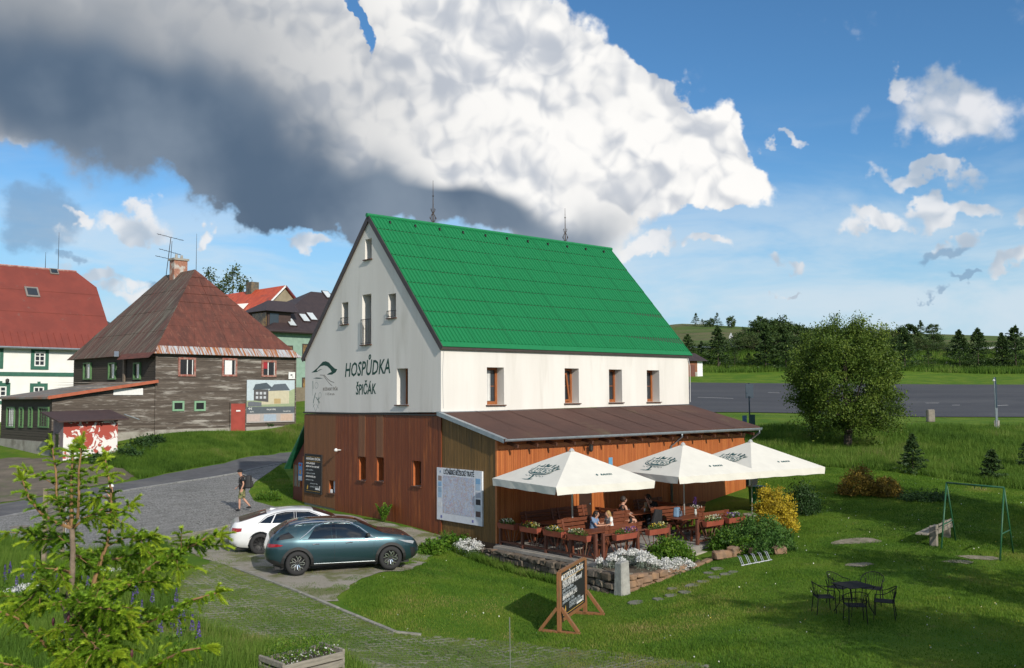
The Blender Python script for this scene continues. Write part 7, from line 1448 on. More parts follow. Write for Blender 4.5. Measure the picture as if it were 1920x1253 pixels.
q = poly_points(PV, 95000, r0); k = clump(q, r0, 1.3, 0, 1); blades('paver_grass', q[(k > .08)], .045, .015, lawn_m, 3, .9, 'grass tufts in the cells of the concrete pavers', .08)
EDGE = pxpoly([(590, 1120), (625, 1126), (660, 1098), (700, 1078), (800, 1055), (830, 1012), (815, 1000), (800, 1030), (740, 1060), (680, 1072), (640, 1090)])
q = poly_points(EDGE, 9000, r0); blades('edge_grass', q[clump(q, r0, .5, 0, 1) > .45], .05, .015, lawn_m, 4, 1., 'ragged grass edge creeping over the gravel')
# tall grass
BANKL = pxpoly([(262, 899), (310, 888), (420, 868.5), (525, 848), (600, 833), (600, 790), (556, 800), (440, 812), (300, 820), (225, 852), (120, 868), (232, 880)])
BANKR = pxpoly([(1415, 905), (1430, 875), (1500, 874), (1700, 889), (1990, 926), (1990, 806), (1440, 803), (1380, 815)])
CORN = pxpoly([(-160, 1013), (0, 1012), (40, 1016), (80, 1040), (110, 1053), (200, 1037), (312, 1024), (335, 1090), (328, 1142), (400, 1184), (520, 1208), (650, 1236), (700, 1265), (700, 1330), (-160, 1330)])
NEARW = pxpoly([(470, 925), (478, 907), (505, 888), (524, 873), (548, 905), (560, 945), (516, 949), (478, 938)])
q = poly_points(BANKL, 70000, r0); blades('bank_grass', q, .30, .030, tall_m, 5, .8, 'tall grass on the bank below the timber house', 0., cl=1.)
q = poly_points(BANKR, 90000, r0); blades('bank_grass', q, .38, .030, tall_m, 6, .8, 'tall rank grass on the bank round the big tree', .0, cl=1.6)
q = poly_points(CORN, 90000, r0, [PV]); blades('corner_grass', q, .26, .018, tall_m, 7, .8, 'tall grass with flowers below the young spruce', 0., cl=.9)
q = poly_points(NEARW, 9000, r0); blades('porch_grass', q, .07, .02, lawn_m, 8, .8, 'patch of lawn between the setts and the porch')
STRIP = pxpoly([(1262, 699), (1262, 662), (1600, 664), (1990, 668), (1990, 700), (1600, 693)]); q = poly_points(STRIP, 45000, r0); blades('embankment_grass', q, .7, .10, tall_m, 9, .6, 'rough grass on the embankment below the guard rail', -.05, cl=4)
WB = [tuple(IN.at(x, y, 0)[:2]) for x, y in ((-.5, -3.9), (-.75, -6), (-1.0, -8.5), (-1.35, -8.5), (-1.15, -6), (-.95, -3.9), (-.9, -2.0), (-.3, -.4), (-.15, -.4), (-.45, -2.2))]
q = poly_points(WB, 4500, r0); blades('wall_foot_grass', q, .26, .022, tall_m, 10, .9, 'long grass and weeds at the foot of the stone wall', .05, cl=.5)
q = poly_points(LWN, 420, r0, [tz]+PAT); q = q[clump(q, r0, 2.0, 0, 1) > .45]; o = trimesh('lawn_daisies', leaves_at(T3(q)+np.array([0, 0, .055]), .035, r0, .9), None, leafmat('daisy_petal', [(0, (.7, .68, .6)), (.6, (.75, .75, .7)), (.8, (.65, .5, .06)), (1, (.65, .5, .06))], .2)); tag(o, 'scattered daisies and dandelions in the lawn', 'flowers', kind='stuff')
# ---- leafy shrubs
def shrub(name, label, loc, ext, n, size, m, seed, cat='shrub', up=None, squash=.0, stems=5, group=None, clumps=60, spread=.20):
    t = thing(name, label, cat, loc, 0, group); r = np.random.default_rng(seed); ext = np.array(ext); d = r.normal(size=(clumps, 3)); d[:, 2] = np.abs(d[:, 2])*.9-.12; d /= np.linalg.norm(d, axis=1)[:, None]; c = d*ext*(r.uniform(.45, 1., clumps)**.5)[:, None]*r.uniform(.85, 1.1, clumps)[:, None]; c[:, 2] = np.maximum(c[:, 2], -.02)
    k = r.integers(0, clumps, n); p = c[k]+r.normal(0, spread, (n, 3))*ext.mean(); p[:, 2] = np.abs(p[:, 2]); tone = np.clip(r.uniform(0, .55, clumps)[k]+r.uniform(0, .45, n), 0, 1)
    trimesh('foliage', leaves_at(p, size, r, .55, up), tone, m, t)
    b = MB()
    for i in range(stems): e = c[r.integers(0, clumps)]*.7; b.tube([(0, 0, -.1), tuple(e*.5), tuple(e)], [.025, .018, .006], 5)
    b.build('stem', mat('shrub_bark', (.10, .07, .045), (.07, .05, .032), rough=.9), t); return t
thj = leafmat('golden_thuja', [(0, (.16, .12, .010)), (.4, (.38, .28, .020)), (.75, (.58, .44, .035)), (1, (.70, .56, .07))], .25)
rst = leafmat('rusty_thuja', [(0, (.050, .040, .010)), (.4, (.15, .105, .018)), (.75, (.30, .20, .03)), (1, (.40, .28, .05))], .25)
jun = leafmat('juniper_needle', [(0, (.020, .055, .010)), (.5, (.055, .135, .022)), (1, (.13, .23, .045))], .25)
bsh = leafmat('bright_bush', [(0, (.03, .085, .008)), (.5, (.08, .18, .015)), (1, (.19, .29, .03))], .35)
drk = leafmat('dark_bush', [(0, (.012, .035, .010)), (.5, (.03, .07, .018)), (1, (.06, .12, .03))], .25)
p = G(1452, 998); shrub('thuja_bush', 'round golden yellow thuja shrub beside the terrace', tuple(p), (.80, .80, 1.58), 16000, .07, thj, 21, up=.45, clumps=300, spread=.065)
p = G(1625, 927); shrub('thuja_bush', 'low rusty yellow thuja shrub on the upper lawn', (p.x-.35, p.y, p.z), (.75, .7, 1.15), 6000, .08, rst, 22, up=.5, clumps=120, spread=.10); p = G(1662, 930); shrub('thuja_bush', 'smaller rusty shrub joined to the right of the rusty thuja', tuple(p), (.55, .6, .85), 4000, .08, rst, 23, up=.5, clumps=90, spread=.11)
p = G(1420, 1020); shrub('juniper', 'spreading green juniper cascading over the rockery', (p.x, p.y, p.z+.1), (1.25, .95, .75), 11000, .075, jun, 24, 'juniper', clumps=170, spread=.09, up=.2); p = G(1455, 1035); shrub('juniper', 'low green juniper tip nearest the lawn below the golden shrub', (p.x-.1, p.y+.1, p.z), (.75, .6, .5), 5000, .07, jun, 25, 'juniper', clumps=90, spread=.1, up=.2)
p = G(1503, 962); shrub('dark_shrub', 'dark green upright shrub behind the golden thuja', tuple(p), (.65, .65, 1.05), 5000, .08, drk, 26, up=.6, clumps=90); p = G(1735, 938); shrub('dark_shrub', 'low dark green shrub right of the rusty thujas', tuple(p), (.9, .6, .32), 2500, .07, drk, 27, clumps=60)
p = G(1243, 1062); shrub('leafy_bush', 'round bright green bush left of the terrace steps', (IN.at(2.55, -8.85, 0).x, IN.at(2.55, -8.85, 0).y, -.1), (.72, .62, .72), 6500, .085, bsh, 28, 'bush', clumps=110, spread=.13)
q_ = IN.at(5.35, -8.9, 0); shrub('leafy_bush', 'green leafy plants tumbling beside the right of the steps', (q_.x, q_.y, T(q_.x, q_.y)), (.5, .5, .62), 4000, .08, bsh, 29, 'bush', clumps=80); q_ = IN.at(5.0, -9.9, 0); shrub('leafy_bush', 'low leafy green plant at the bottom of the steps', (q_.x, q_.y, T(q_.x, q_.y)), (.42, .4, .42), 2500, .075, bsh, 30, 'bush', clumps=60)
p = G(800, 1040); shrub('leafy_bush', 'pale green leafy plant between the crossover bonnet and white flowers', (p.x+.1, p.y+.3, p.z), (.45, .4, .38), 2200, .11, bsh, 31, 'bush', clumps=60); p = G(848, 1030); shrub('leafy_bush', 'large-leaved green plant at the foot of the olive boards', (p.x, p.y+.2, p.z), (.55, .4, .45), 2200, .12, bsh, 32, 'bush', clumps=60)
p = G(505, 938); shrub('leafy_bush', 'small leafy plant in the grass beside the porch', tuple(p), (.6, .45, .35), 1800, .09, bsh, 33, 'bush', clumps=50); p = G(345, 1240); shrub
q_ = IN.at(-.35, 3.35, 0); fn = thing('fern', 'bright fern growing against the dark red boards behind the crossover', 'fern', (q_.x, q_.y, T(q_.x, q_.y))); r = np.random.default_rng(5)
for i in range(13):
    a = r.uniform(0, 6.28); L_ = r.uniform(.7, .95); pts = np.array([[math.cos(a)*.35*s*L_, math.sin(a)*.35*s*L_, L_*(1.05*s-.25*s*s)] for s in np.linspace(.1, 1, 26)]); Q_ = np.repeat(pts, 4, 0)+r.normal(0, .012, (104, 3)); sd = np.array([-math.sin(a), math.cos(a), 0]); off = np.tile([-1, 1, -.5, .5], 26)[:, None]*sd*(.09*np.sin(np.repeat(np.linspace(.25, 3.0, 26), 4)))[:, None]; trimesh('frond', leaves_at(Q_+off, .09, r, .4), None, bsh, fn)
wht = leafmat('white_petal', [(0, (.50, .52, .48)), (.4, (.72, .72, .70)), (1, (.85, .84, .82))], .3); sil = leafmat('silver_leaf', [(0, (.12, .17, .12)), (1, (.32, .37, .30))], .3)
def carpet(label, cen, ext, n, seed, lo_=None):
    t = thing('white_flowers', label, 'flowers', tuple(cen), HYAW); r = np.random.default_rng(seed); d = r.normal(size=(n, 3)); d[:, 2] = np.abs(d[:, 2]); d /= np.linalg.norm(d, axis=1)[:, None]; kk = 26; cc = np.stack([r.uniform(-1, 1, kk)*ext[0], r.uniform(-1, 1, kk)*ext[1], r.uniform(.1, 1, kk)*ext[2]], 1); cc[:, 2] *= np.clip(1.2-np.hypot(cc[:, 0]/ext[0], cc[:, 1]/ext[1])*.6, .3, 1); k = r.integers(0, kk, n); p = cc[k]+d*r.uniform(.03, .17, n)[:, None]
    trimesh('blossom', leaves_at(p, .045, r, .9), None, wht, t); n = n//2; k = r.integers(0, kk, n); p = cc[k]+r.normal(0, .09, (n, 3))-np.array([0, 0, .10]); trimesh('leaf', leaves_at(p, .06, r, .3), None, sil, t); return t
q_ = IN.at(.6, -9.05, 0); carpet('mass of small white flowers spilling behind the granite post', (q_.x, q_.y, -.02), (1.0, .62, .46), 8500, 41); q_ = IN.at(1.75, -9.6, 0); carpet('trailing white flowers hanging over the sandstone wall', (q_.x, q_.y, -.22), (.55, .28, .32), 3000, 42); q_ = IN.at(-.55, -2.35, 0); carpet('white flower cushion on the stones below the map panel', (q_.x, q_.y, T(q_.x, q_.y)+.15), (.35, .52, .32), 2200, 43)
r = np.random.default_rng(8); pf = np.stack([r.uniform(-.7, .7, 1400), r.uniform(-.38, .38, 1400), r.uniform(.42, .85, 1400)*np.ones(1400)], 1); trimesh('foliage', leaves_at(pf, .055, r, .45, .5), np.clip(r.uniform(.1, 1, 1400), 0, 1), bsh, pl); pf = np.stack([r.uniform(-.7, .7, 120), r.uniform(-.42, -.2, 120), r.uniform(.42, .65, 120)], 1); trimesh('blossom', leaves_at(pf, .035, r, .9), None, wht, pl)
# ---- lupins and cow parsley in the corner
lup = leafmat('lupin_flower', [(0, (.045, .03, .12)), (.6, (.10, .07, .26)), (1, (.20, .15, .36))], .2)
LP = [(18, 1075), (8, 1095), (65, 1068), (62, 1090), (40, 1088), (105, 1125), (88, 1140), (42, 1165), (150, 1092), (165, 1098), (205, 1070), (255, 1120), (248, 1150), (285, 1142), (330, 1130), (322, 1195), (360, 1190), (343, 1180), (372, 1205), (335, 1215), (215, 1150), (120, 1212), (300, 1200), (30, 1120), (265, 1175)]
for i, (px, py) in enumerate(LP):
    b = G(px, py+22); t = thing('lupin', 'purple lupin spike standing in the tall grass below the spruce', 'lupin', tuple(b), 0, 'purple lupins in the corner meadow'); hh = random.uniform(.55, .85); rr = np.random.default_rng(100+i); n = 90; z = rr.uniform(hh*.5, hh, n); rad = .045*(1-(z-hh*.5)/(hh*.55)); a = rr.uniform(0, 6.28, n); trimesh('spike', leaves_at(np.stack([np.cos(a)*rad, np.sin(a)*rad, z], 1), .035, rr, .8), None, lup, t); MB().tube([(0, 0, 0), (.01, 0, hh*.6), (0, 0, hh)], [.008, .006, .002], 4).build('stem', mat('stem_green', (.06, .12, .03)), t); trimesh('leaf', leafcloud(40, (0, 0, hh*.25), (.16, .16, .12), .09, i), None, bsh, t)
r = np.random.default_rng(9); pts = []
for px, py in ((40, 1130), (50, 1125), (32, 1135), (60, 1128), (25, 1138), (210, 1090), (150, 1080)):
    b = G(px, py+20); pts.append(np.array(b)+np.array([0, 0, .55])+r.normal(0, 1, (70, 3))*np.array([.10, .10, .015]))
o = trimesh('cow_parsley', leaves_at(np.concatenate(pts), .03, r, .9), None, wht); tag(o, 'white umbels of cow parsley in the corner meadow', 'wildflowers', kind='stuff')
# ---- trees
bark = mat('bark', (.10, .08, .06), (.065, .05, .038), rough=.95, scale=6, bump=.6, bscale=20, stretch=(1, 1, .3))
def tree(name, label, loc, H_, Wd, n, leaf, m, seed, base=.15, clumps=160, cs=.10, group=None, trunk=.035, shape=1.):
    t = thing(name, label, 'tree', loc, 0, group); r = np.random.default_rng(seed); rw = Wd/2; d = r.normal(size=(clumps, 3)); d /= np.linalg.norm(d, axis=1)[:, None]; cz = H_*(base+(1-base)*.5); ch = H_*(1-base)*.5
    c = d*np.array([rw, rw, ch])*(r.uniform(.25, 1., clumps)**.42)[:, None]*.93; tp = np.clip((c[:, 2]/ch+1)/2, 0, 1); az_ = np.arctan2(c[:, 1], c[:, 0]); ph = r.uniform(0, 6.28, 3); c *= (1+.11*np.sin(2*az_+ph[0]+3*tp)+.09*np.sin(5*az_+ph[1])+.08*np.sin(7*tp+ph[2]+2*az_))[:, None]; c[:, :2] *= (1.08-shape*.35*tp)[:, None]; c[:, 2] += cz
    k = r.integers(0, clumps, n); sz = r.uniform(.6, 1.3, clumps)[k]; p = c[k]+r.normal(0, 1, (n, 3))*np.array([cs*Wd*.55, cs*Wd*.55, cs*H_*.45])*sz[:, None]; p[:, 2] = np.maximum(p[:, 2], H_*.03); tone = np.clip(r.uniform(0, .55, clumps)[k]+r.uniform(0, .45, n), 0, 1)
    trimesh('crown', leaves_at(p, leaf, r, .5), tone, m, t); b = MB(); tr = trunk*H_; b.tube([(0, 0, -.4), (.02*H_, 0, H_*.15), (0, .01*H_, H_*.4), (0, 0, H_*.75)], [tr, tr*.8, tr*.5, tr*.12], 8)
    for i in range(12): e = c[r.integers(0, clumps)]; s0 = Vector((0, 0, H_*r.uniform(.08, .45))); b.tube([s0, s0.lerp(Vector(e), .5)+Vector((0, 0, -.03*H_)), Vector(e)], [tr*.4, tr*.22, tr*.06], 5)
    b.build('trunk', bark, t); return t
wil = leafmat('willow_leaf', [(0, (.030, .060, .010)), (.45, (.080, .135, .018)), (.8, (.140, .200, .028)), (1, (.21, .26, .045))], .3)
p = G(1588, 838); Yw = p.y; tree('willow_tree', 'big bushy grey-green willow standing in front of the car park', tuple(p), 248*Yw/1750, 236*Yw/1750, 64000, .135, wil, 51, base=.02, clumps=520, cs=.062, shape=.75)
dec = leafmat('far_leaf', [(0, (.018, .040, .010)), (.5, (.044, .082, .018)), (1, (.085, .130, .030))], .2); decl = leafmat('far_leaf_pale', [(0, (.03, .045, .015)), (.5, (.06, .09, .025)), (1, (.11, .14, .04))], .25)
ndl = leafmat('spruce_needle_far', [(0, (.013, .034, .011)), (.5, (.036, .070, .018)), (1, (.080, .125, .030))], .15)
def spruce(name, label, loc, H_, Wd, n, seed, m=ndl, group=None, leaf=None, kind='tree', base=.03):
    t = thing(name, label, kind, loc, 0, group); r = np.random.default_rng(seed); nb = max(30, int(n/22)); tt = r.random(nb)**.8; az_ = r.uniform(0, 6.283, nb); L_ = Wd/2*(1-tt)**.85*r.uniform(.65, 1.12, nb)+.02*H_; k = r.integers(0, nb, n); s = r.random(n)**.6; rad = s*L_[k]; z = base*H_+tt[k]*(H_*(1-base))-.10*rad*(1-tt[k])+.10*rad*s; side = r.normal(0, .13, n)*L_[k]*(1.1-.5*s); x = np.cos(az_[k])*rad-np.sin(az_[k])*side; y = np.sin(az_[k])*rad+np.cos(az_[k])*side
    lf = leaf or max(.06, H_*.045); p = np.stack([x, y, z+r.normal(0, .012*H_, n)-np.abs(side)*.25], 1); dirv = np.stack([np.cos(az_[k]), np.sin(az_[k]), -.25*np.ones(n)], 1)+r.normal(0, .45, (n, 3)); dirv /= np.linalg.norm(dirv, axis=1)[:, None]; bb_ = np.cross(dirv, r.normal(0, 1, (n, 3))); bb_ /= np.linalg.norm(bb_, axis=1)[:, None]; ss = (lf*r.uniform(.6, 1.4, n))[:, None]
    V = np.stack([p-dirv*ss*.6, p+bb_*ss*.22, p+dirv*ss*.7, p-bb_*ss*.22], 1); top = np.array([[0, 0, H_*.97]])+r.normal(0, .006*H_, (40, 3))+np.stack([np.zeros(40), np.zeros(40), r.uniform(-.06, .04, 40)*H_], 1); V = np.concatenate([V, leaves_at(top, lf*.7, r, .3, .7)])
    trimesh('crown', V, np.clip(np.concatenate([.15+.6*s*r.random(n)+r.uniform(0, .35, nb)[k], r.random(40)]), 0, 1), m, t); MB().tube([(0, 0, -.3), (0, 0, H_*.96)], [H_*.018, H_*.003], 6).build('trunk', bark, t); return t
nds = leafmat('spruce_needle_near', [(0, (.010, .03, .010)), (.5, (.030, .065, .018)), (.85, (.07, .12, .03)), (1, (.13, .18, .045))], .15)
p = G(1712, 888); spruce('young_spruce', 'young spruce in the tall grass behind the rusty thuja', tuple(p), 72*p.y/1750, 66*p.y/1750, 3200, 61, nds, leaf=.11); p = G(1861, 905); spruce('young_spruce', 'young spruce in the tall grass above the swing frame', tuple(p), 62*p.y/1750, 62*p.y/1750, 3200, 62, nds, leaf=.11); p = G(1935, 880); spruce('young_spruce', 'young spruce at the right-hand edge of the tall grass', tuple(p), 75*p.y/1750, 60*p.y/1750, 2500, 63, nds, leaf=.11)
def far(px, yb, yt, k, w, lb, seed, pale=False, n=1500):
    p = G(px, yb); Y = p.y; H_ = (yb-yt)*Y/1750; W_ = w*1.2*Y/1750
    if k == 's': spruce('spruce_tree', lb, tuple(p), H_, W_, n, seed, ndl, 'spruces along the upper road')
    else: tree('broadleaf_tree', lb, tuple(p), H_, W_, int(n*1.4), H_*.075, decl if pale else dec, seed, base=.05, clumps=70, cs=.10, group='broadleaf trees along the upper road')
FT = [(1290, 690, 628, 's', 56, 'spruce showing just beyond the green roof edge'), (1316, 684, 640, 's', 40, 'pale young spruce behind the roadside hut'), (1347, 692, 613, 's', 66, 'dark dense spruce right of the roadside hut'), (1378, 691, 655, 's', 36, 'low spruce under the road sign'), (1436, 694, 607, 's', 52, 'tall dark spruce in front of the guard rail left of the willow'), (1404, 690, 662, 's', 34, 'small spruce on the embankment below the dark grove'), (1474, 694, 622, 's', 54, 'spruce touching the left side of the willow crown'), (1512, 692, 630, 's', 50, 'spruce half hidden by the willow crown'),
 (1398, 658, 618, 'd', 60, 'dark bushy tree at the left end of the grove'), (1432, 657, 597, 'd', 62, 'tallest dark tree of the grove above the guard rail'), (1462, 657, 599, 'd', 58, 'second tall dark tree of the grove above the guard rail'), (1494, 657, 605, 'd', 56, 'dark tree of the grove beside the willow'), (1530, 657, 611, 'd', 60, 'dark tree behind the top left of the willow'), (1566, 657, 612, 'd', 60, 'dark tree behind the middle of the willow top'), (1606, 657, 611, 'd', 62, 'dark tree behind the right of the willow top'), (1645, 657, 612, 'd', 60, 'pale green tree right of the willow top'), (1678, 658, 613, 'd', 50, 'paler tree in the hedge right of the willow'),
 (1697, 694, 618, 's', 64, 'dark spruce in front of the guard rail right of the willow'), (1706, 658, 607, 'd', 40, 'round tree behind the dark spruce right of the willow'), (1741, 693, 658, 's', 44, 'low spruce below the guard rail in the gap'), (1727, 640, 601, 's', 28, 'slim spruce breaking the skyline right of the hedge'), (1752, 657, 622, 'd', 44, 'dark round bush above the guard rail'), (1750, 628, 606, 'd', 24, 'round tree on the skyline'), (1800, 694, 619, 's', 62, 'left one of the pair of spruces at the gap'), (1835, 694, 616, 's', 60, 'right one of the pair of spruces at the gap'), (1905, 690, 612, 's', 84, 'large dark spruce at the right edge of the picture'), (1880, 692, 625, 's', 40, 'thin spruce left of the large edge spruce'),
 (1305, 612, 587, 's', 20, 'pointed spruce on the hill crest, leftmost'), (1317, 613, 598, 's', 14, 'small spruce second on the hill crest'), (1326, 613, 600, 'd', 14, 'small round tree third on the hill crest'), (1345, 613, 587, 's', 22, 'pointed spruce fourth on the hill crest'), (1334, 613, 597, 'd', 14, 'round tree left of the fourth crest spruce'), (1371, 615, 593, 'd', 18, 'flat-topped tree last on the hill crest'), (1797, 625, 606, 's', 18, 'lone spruce on the skyline right of centre'), (1770, 623, 611, 's', 12, 'tiny spruce on the skyline, left of the lone one'), (1782, 624, 612, 's', 12, 'tiny spruce on the skyline next to the lone one')]
BELT = [(1385, 633), (1412, 626), (1447, 620), (1478, 622), (1510, 624), (1548, 622), (1588, 624), (1625, 626), (1662, 628), (1690, 630), (1718, 633), (1738, 637), (1768, 640), (1775, 645), (1862, 640), (1925, 632), (1336, 640), (1300, 645)]
BELT.sort()
for i, (x_, y_) in enumerate(BELT): FT.append((x_, 662, y_, 'd', 58, ('pale' if i % 3 == 0 else 'dark')+' bushy tree of the low belt behind the guard rail, from the roof '+('first', 'second', 'third', 'fourth', 'fifth', 'sixth', 'seventh', 'eighth', 'ninth', 'tenth', 'eleventh', 'twelfth', 'thirteenth', 'fourteenth', 'fifteenth', 'sixteenth', 'seventeenth', 'eighteenth')[i]))
for i, f in enumerate(FT): far(*f[:5], f[5], 200+i, pale='pale' in f[5], n=4200 if f[1]-f[2] > 50 else 2000)
p = P(440, 545, 128); tree('village_tree', 'airy broadleaf tree rising behind the orange-roofed house', (p.x, p.y, 6.0), 17.0, 8.6, 4200, .34, decl, 301, base=.35, clumps=90, cs=.07)
p = P(396, 560, 126); tree('village_tree', 'airy broadleaf tree showing over the rusty roof ridge', (p.x, p.y, 6.0), 16.2, 7, 3400, .34, decl, 302, base=.35, clumps=70, cs=.07)
for px, py, e in ((262, 842, .9), (285, 832, .75), (240, 858, .8), (190, 868, .8), (495, 800, .6)): p = G(px, py); shrub('weed_clump', {262: 'dark leafy weed clump just right of the red hut', 285: 'dark leafy weed clump below the left corner of the timber house', 240: 'low dark weed clump at the hut corner by the bank', 190: 'dark weeds in front of the red hut wall', 495: 'weed clump under the sale banner'}[px], tuple(p), (e, e*.7, e*.7), 900, .16, drk, px, 'weeds', group='weed clumps on the bank', clumps=40)
# trees behind the camera whose shade lies across the right of the lawn
SHD = [(1890, 1095), (1740, 1195), (1915, 1215), (1800, 985), (1640, 955), (1500, 905), (1880, 960)]
for i, q in enumerate(SHD):
    p = G(*q)+Vector((sdir.x, sdir.y, 0)).normalized()*(10.5 if i < 3 else 12.5); h = (8.2, 8.0, 7.6, 8.8, 8.6, 8.4, 9.0)[i]
    if abs(p.x/max(p.y, .1)) < .66: p += Vector((.55, -.835, 0))*3
    tree('garden_tree', ('first', 'second', 'third', 'fourth', 'fifth', 'sixth', 'seventh')[i]+' broadleaf tree beyond the right edge of the lawn', (p.x, p.y, T(p.x, p.y)), h, 5.0, 5000, .24, dec, 310+i, base=.22, clumps=100, cs=.09, group='trees shading the lawn')
# ---- the young spruce close to the camera
def fg_spruce():
    base = P(136, 1262, 8.0); gz = T(base.x, base.y); t = thing('spruce_tree', 'young spruce with bright green new shoots close to the camera', 'tree', (base.x, base.y, gz)); o0 = Vector((base.x, base.y, gz)); r = np.random.default_rng(77)
    W_ = lambda px, py, Y=8.0: P(px, py, Y)-o0
    bk = mat('spruce_bark', (.30, .17, .075), (.22, .12, .055), rough=.85, scale=12, bump=.5, bscale=40, stretch=(1, 1, .4)); bo = mat('spruce_old_bark', (.24, .18, .13), (.17, .125, .09), rough=.9, scale=12, bump=.6, bscale=30)
    ST = [([(136, 1400, 8), (136, 1253, 8), (137, 1198, 8), (141, 1166, 8)], .045, .036, 0), ([(141, 1166, 8), (126, 1158, 8), (123, 1136, 8), (135, 1089, 8), (137, 1035, 8), (135, 990, 8)], .030, .022, 1),
      ([(135, 990, 8), (134, 950, 8), (134, 895, 8), (137, 850, 8.0)], .020, .008, 2), ([(135, 990, 8), (146, 970, 7.95), (148, 930, 7.9), (148, 880, 7.9), (154, 835, 7.9)], .016, .007, 2), ([(135, 990, 8), (115, 965, 8.1), (106, 930, 8.1), (105, 885, 8.1), (98, 838, 8.1)], .016, .007, 2), ([(135, 991, 8), (100, 978, 7.9), (76, 962, 7.8), (54, 934, 7.75), (42, 900, 7.7)], .016, .006, 2),
      ([(141, 1166, 8), (160, 1130, 8.1), (175, 1095, 8.15), (190, 1050, 8.2), (199, 1025, 8.2), (210, 973, 8.2), (208, 919, 8.2), (197, 862, 8.2)], .024, .008, 2), ([(135, 992, 8), (160, 972, 8.0), (185, 958, 8.05), (200, 952, 8.1)], .012, .006, 2),
      ([(141, 1166, 8), (170, 1160, 7.9), (202, 1126, 7.8), (249, 1090, 7.7), (294, 1056, 7.6), (331, 1037, 7.55), (385, 1010, 7.5), (412, 1003, 7.5)], .026, .007, 2), ([(137, 1198, 8), (200, 1206, 7.7), (247, 1181, 7.5), (305, 1154, 7.4), (364, 1124, 7.3), (405, 1112, 7.3)], .020, .006, 2),
      ([(136, 1300, 8), (220, 1275, 7.6), (282, 1254, 7.4), (312, 1236, 7.3), (345, 1220, 7.2), (385, 1214, 7.2)], .020, .006, 2), ([(136, 1245, 8), (105, 1227, 7.8), (72, 1198, 7.6), (40, 1163, 7.5), (2, 1148, 7.4), (-30, 1140, 7.4)], .020, .006, 2), ([(135, 1075, 8), (108, 1066, 7.9), (84, 1090, 7.8), (58, 1122, 7.75), (35, 1140, 7.7)], .014, .006, 2),
      ([(136, 1215, 8), (170, 1222, 7.6), (190, 1230, 7.3), (225, 1245, 7.1)], .014, .006, 2), ([(136, 1262, 8), (90, 1262, 7.6), (40, 1250, 7.4), (-20, 1240, 7.3)], .018, .006, 2), ([(137, 1040, 8), (165, 1050, 8.3), (200, 1052, 8.5), (250, 1040, 8.7), (290, 1032, 8.8)], .014, .005, 2), ([(123, 1136, 8), (95, 1130, 8.3), (60, 1120, 8.6), (20, 1130, 8.8)], .014, .005, 2), ([(175, 1095, 8.15), (215, 1085, 8.4), (255, 1085, 8.6), (300, 1095, 8.7)], .012, .005, 2), ([(137, 1190, 8), (180, 1180, 8.4), (230, 1165, 8.7), (280, 1150, 8.9)], .014, .005, 2),
      ([(136, 1150, 8), (160, 1190, 7.5), (180, 1215, 7.2), (215, 1225, 7.0)], .012, .005, 2), ([(137, 1120, 8), (150, 1130, 7.6), (190, 1140, 7.3), (235, 1150, 7.2)], .012, .005, 2), ([(136, 1280, 8), (160, 1285, 7.4), (230, 1290, 7.0), (300, 1275, 6.9)], .016, .005, 2), ([(135, 1020, 8), (110, 1010, 8.2), (80, 1005, 8.4), (60, 1000, 8.5)], .010, .004, 2), ([(199, 1025, 8.2), (230, 1010, 8.25), (255, 1005, 8.3), (280, 1010, 8.3)], .010, .004, 2), ([(210, 973, 8.2), (230, 960, 8.2), (245, 945, 8.2)], .008, .004, 2), ([(209, 940, 8.2), (195, 930, 8.2), (180, 935, 8.15)], .008, .004, 2)]
    tw, wood = [], MB(); trk = MB()
    def shoot(p, d, L_, young, droop=.35):
        """a curved shoot clothed in needles"""
        d = d.normalized(); pts = [p+d*L_*s+Vector((0, 0, -droop*L_*s*s)) for s in np.linspace(0, 1, 5)]; wood.tube(pts, [.0022, .002, .0018, .0016, .001], 3, False); tw.append((np.array([tuple(q) for q in pts]), young))
    def clothe(pts, young, start, spacing, ls):
        seg = [(b-a).length for a, b in zip(pts[:-1], pts[1:])]; tot = sum(seg); s = start
        while s < tot:
            k = 0; q = s
            while k < len(seg)-1 and q > seg[k]: q -= seg[k]; k += 1
            f = min(q/seg[k], 1.); p = pts[k].lerp(pts[k+1], f); d = (pts[k+1]-pts[k]).normalized(); sd = d.cross(Vector((0, 0, 1))); sd = sd.normalized() if sd.length > .2 else Vector((1, 0, 0)); u_ = s/tot
            for sg in (-1, 1):
                a = r.normal(0, .5); v = d*r.uniform(.35, .9)+sd*sg*math.cos(a)+(sd.cross(d))*math.sin(a); L_ = ls*r.uniform(.65, 1.25)
                if r.random() < (.26 if pts[-1].z-pts[0].z < .25 else .07) and u_ < .85 and spacing < .06:
                    e = p+v.normalized()*L_*2.6+Vector((0, 0, -.03)); m_ = p.lerp(e, .5)+Vector((0, 0, .012)); wood.tube([p, m_, e], [.004, .003, .002], 4, False); sub = [p, m_, e]; clothe(sub, young+.1, .03, .062, ls*.85); shoot(e, v, L_, 1.)
                else: shoot(p, v, L_, young+.35*u_)
            if r.random() < .3: shoot(p, Vector((0, 0, 1))*.8+d*.6+sd*r.normal(0, .4), ls*.8, young+.3*u_, .1)
            s += spacing*r.uniform(.7, 1.3)
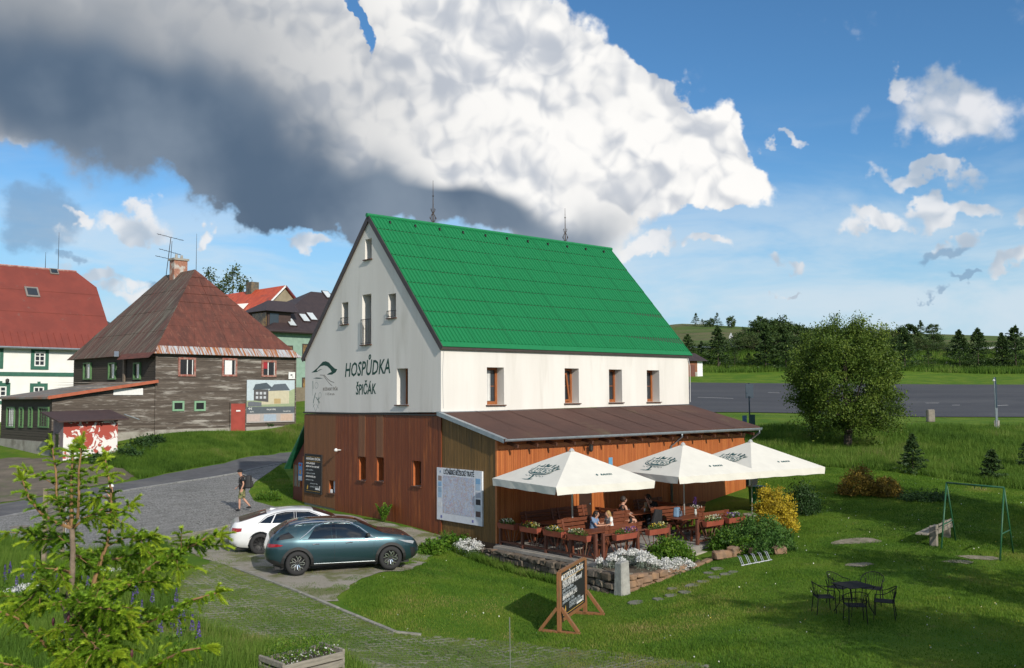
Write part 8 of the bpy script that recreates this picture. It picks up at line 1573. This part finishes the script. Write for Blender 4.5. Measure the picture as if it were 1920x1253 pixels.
    for pl_, r0_, r1_, kind in ST:
        pts = [W_(*q) for q in pl_]; n = len(pts); (trk if kind < 2 else wood).tube(pts, list(np.linspace(r0_, r1_, n)), 8 if kind < 2 else 6, False)
        if kind == 2: clothe(pts, .36, .10, .050, .105); e = pts[-1]; d = (pts[-1]-pts[-2]).normalized(); shoot(e, d, .12, 1., .1); [shoot(e, d+Vector(tuple(r.normal(0, .8, 3))), .10, 1., .3) for _ in range(5)]
        if kind == 1: clothe(pts, .2, .25, .13, .09)
    trk.build('trunk', bo, t, True); wood.build('branch', bk, t)
    V, Rn = [], []
    for pts, yg in tw:
        L_ = np.linalg.norm(np.diff(pts, axis=0), axis=1).sum(); n = int(150*L_/.1)+20; s = r.random(n)*4; i = np.minimum(s.astype(int), 3); f = (s-i)[:, None]; p = pts[i]*(1-f)+pts[i+1]*f; d = pts[i+1]-pts[i]; d /= np.linalg.norm(d, axis=1)[:, None]; nn = np.cross(d, r.normal(size=(n, 3))); nn /= np.linalg.norm(nn, axis=1)[:, None]; nn[:, 2] = np.where(nn[:, 2] < -.5, nn[:, 2]*.5, nn[:, 2]); ln = .023*r.uniform(.7, 1.2, n)[:, None]; tip = p+nn*ln+d*ln*.9; w_ = np.cross(d, nn)*.0030; V.append(np.stack([p-w_, p+w_, tip], 1)); Rn.append(np.clip(yg+r.normal(0, .10, n)+.12*(s/4-.5), 0, 1))
    nm_ = leafmat('spruce_needle_fresh', [(0, (.022, .070, .010)), (.30, (.070, .175, .014)), (.6, (.19, .34, .022)), (1, (.42, .54, .04))], .35, .5)
    o = trimesh('needles', np.concatenate(V), np.concatenate(Rn), nm_, t); o['kind'] = 'stuff'
    cn = mat('young_cone', (.10, .022, .035), (.07, .018, .025), rough=.6)
    for px, py, Y in ((100, 1165, 7.8), (191, 1118, 7.8), (128, 1157, 7.7), (247, 1225, 7.4), (187, 1185, 7.4)): c = W_(px, py, Y); MB().lathe([(.004, .03), (.012, .015), (.013, -.01), (.006, -.035), (0, -.04)], 8, tuple(c)).build('cone', cn, t, True)
fg_spruce()
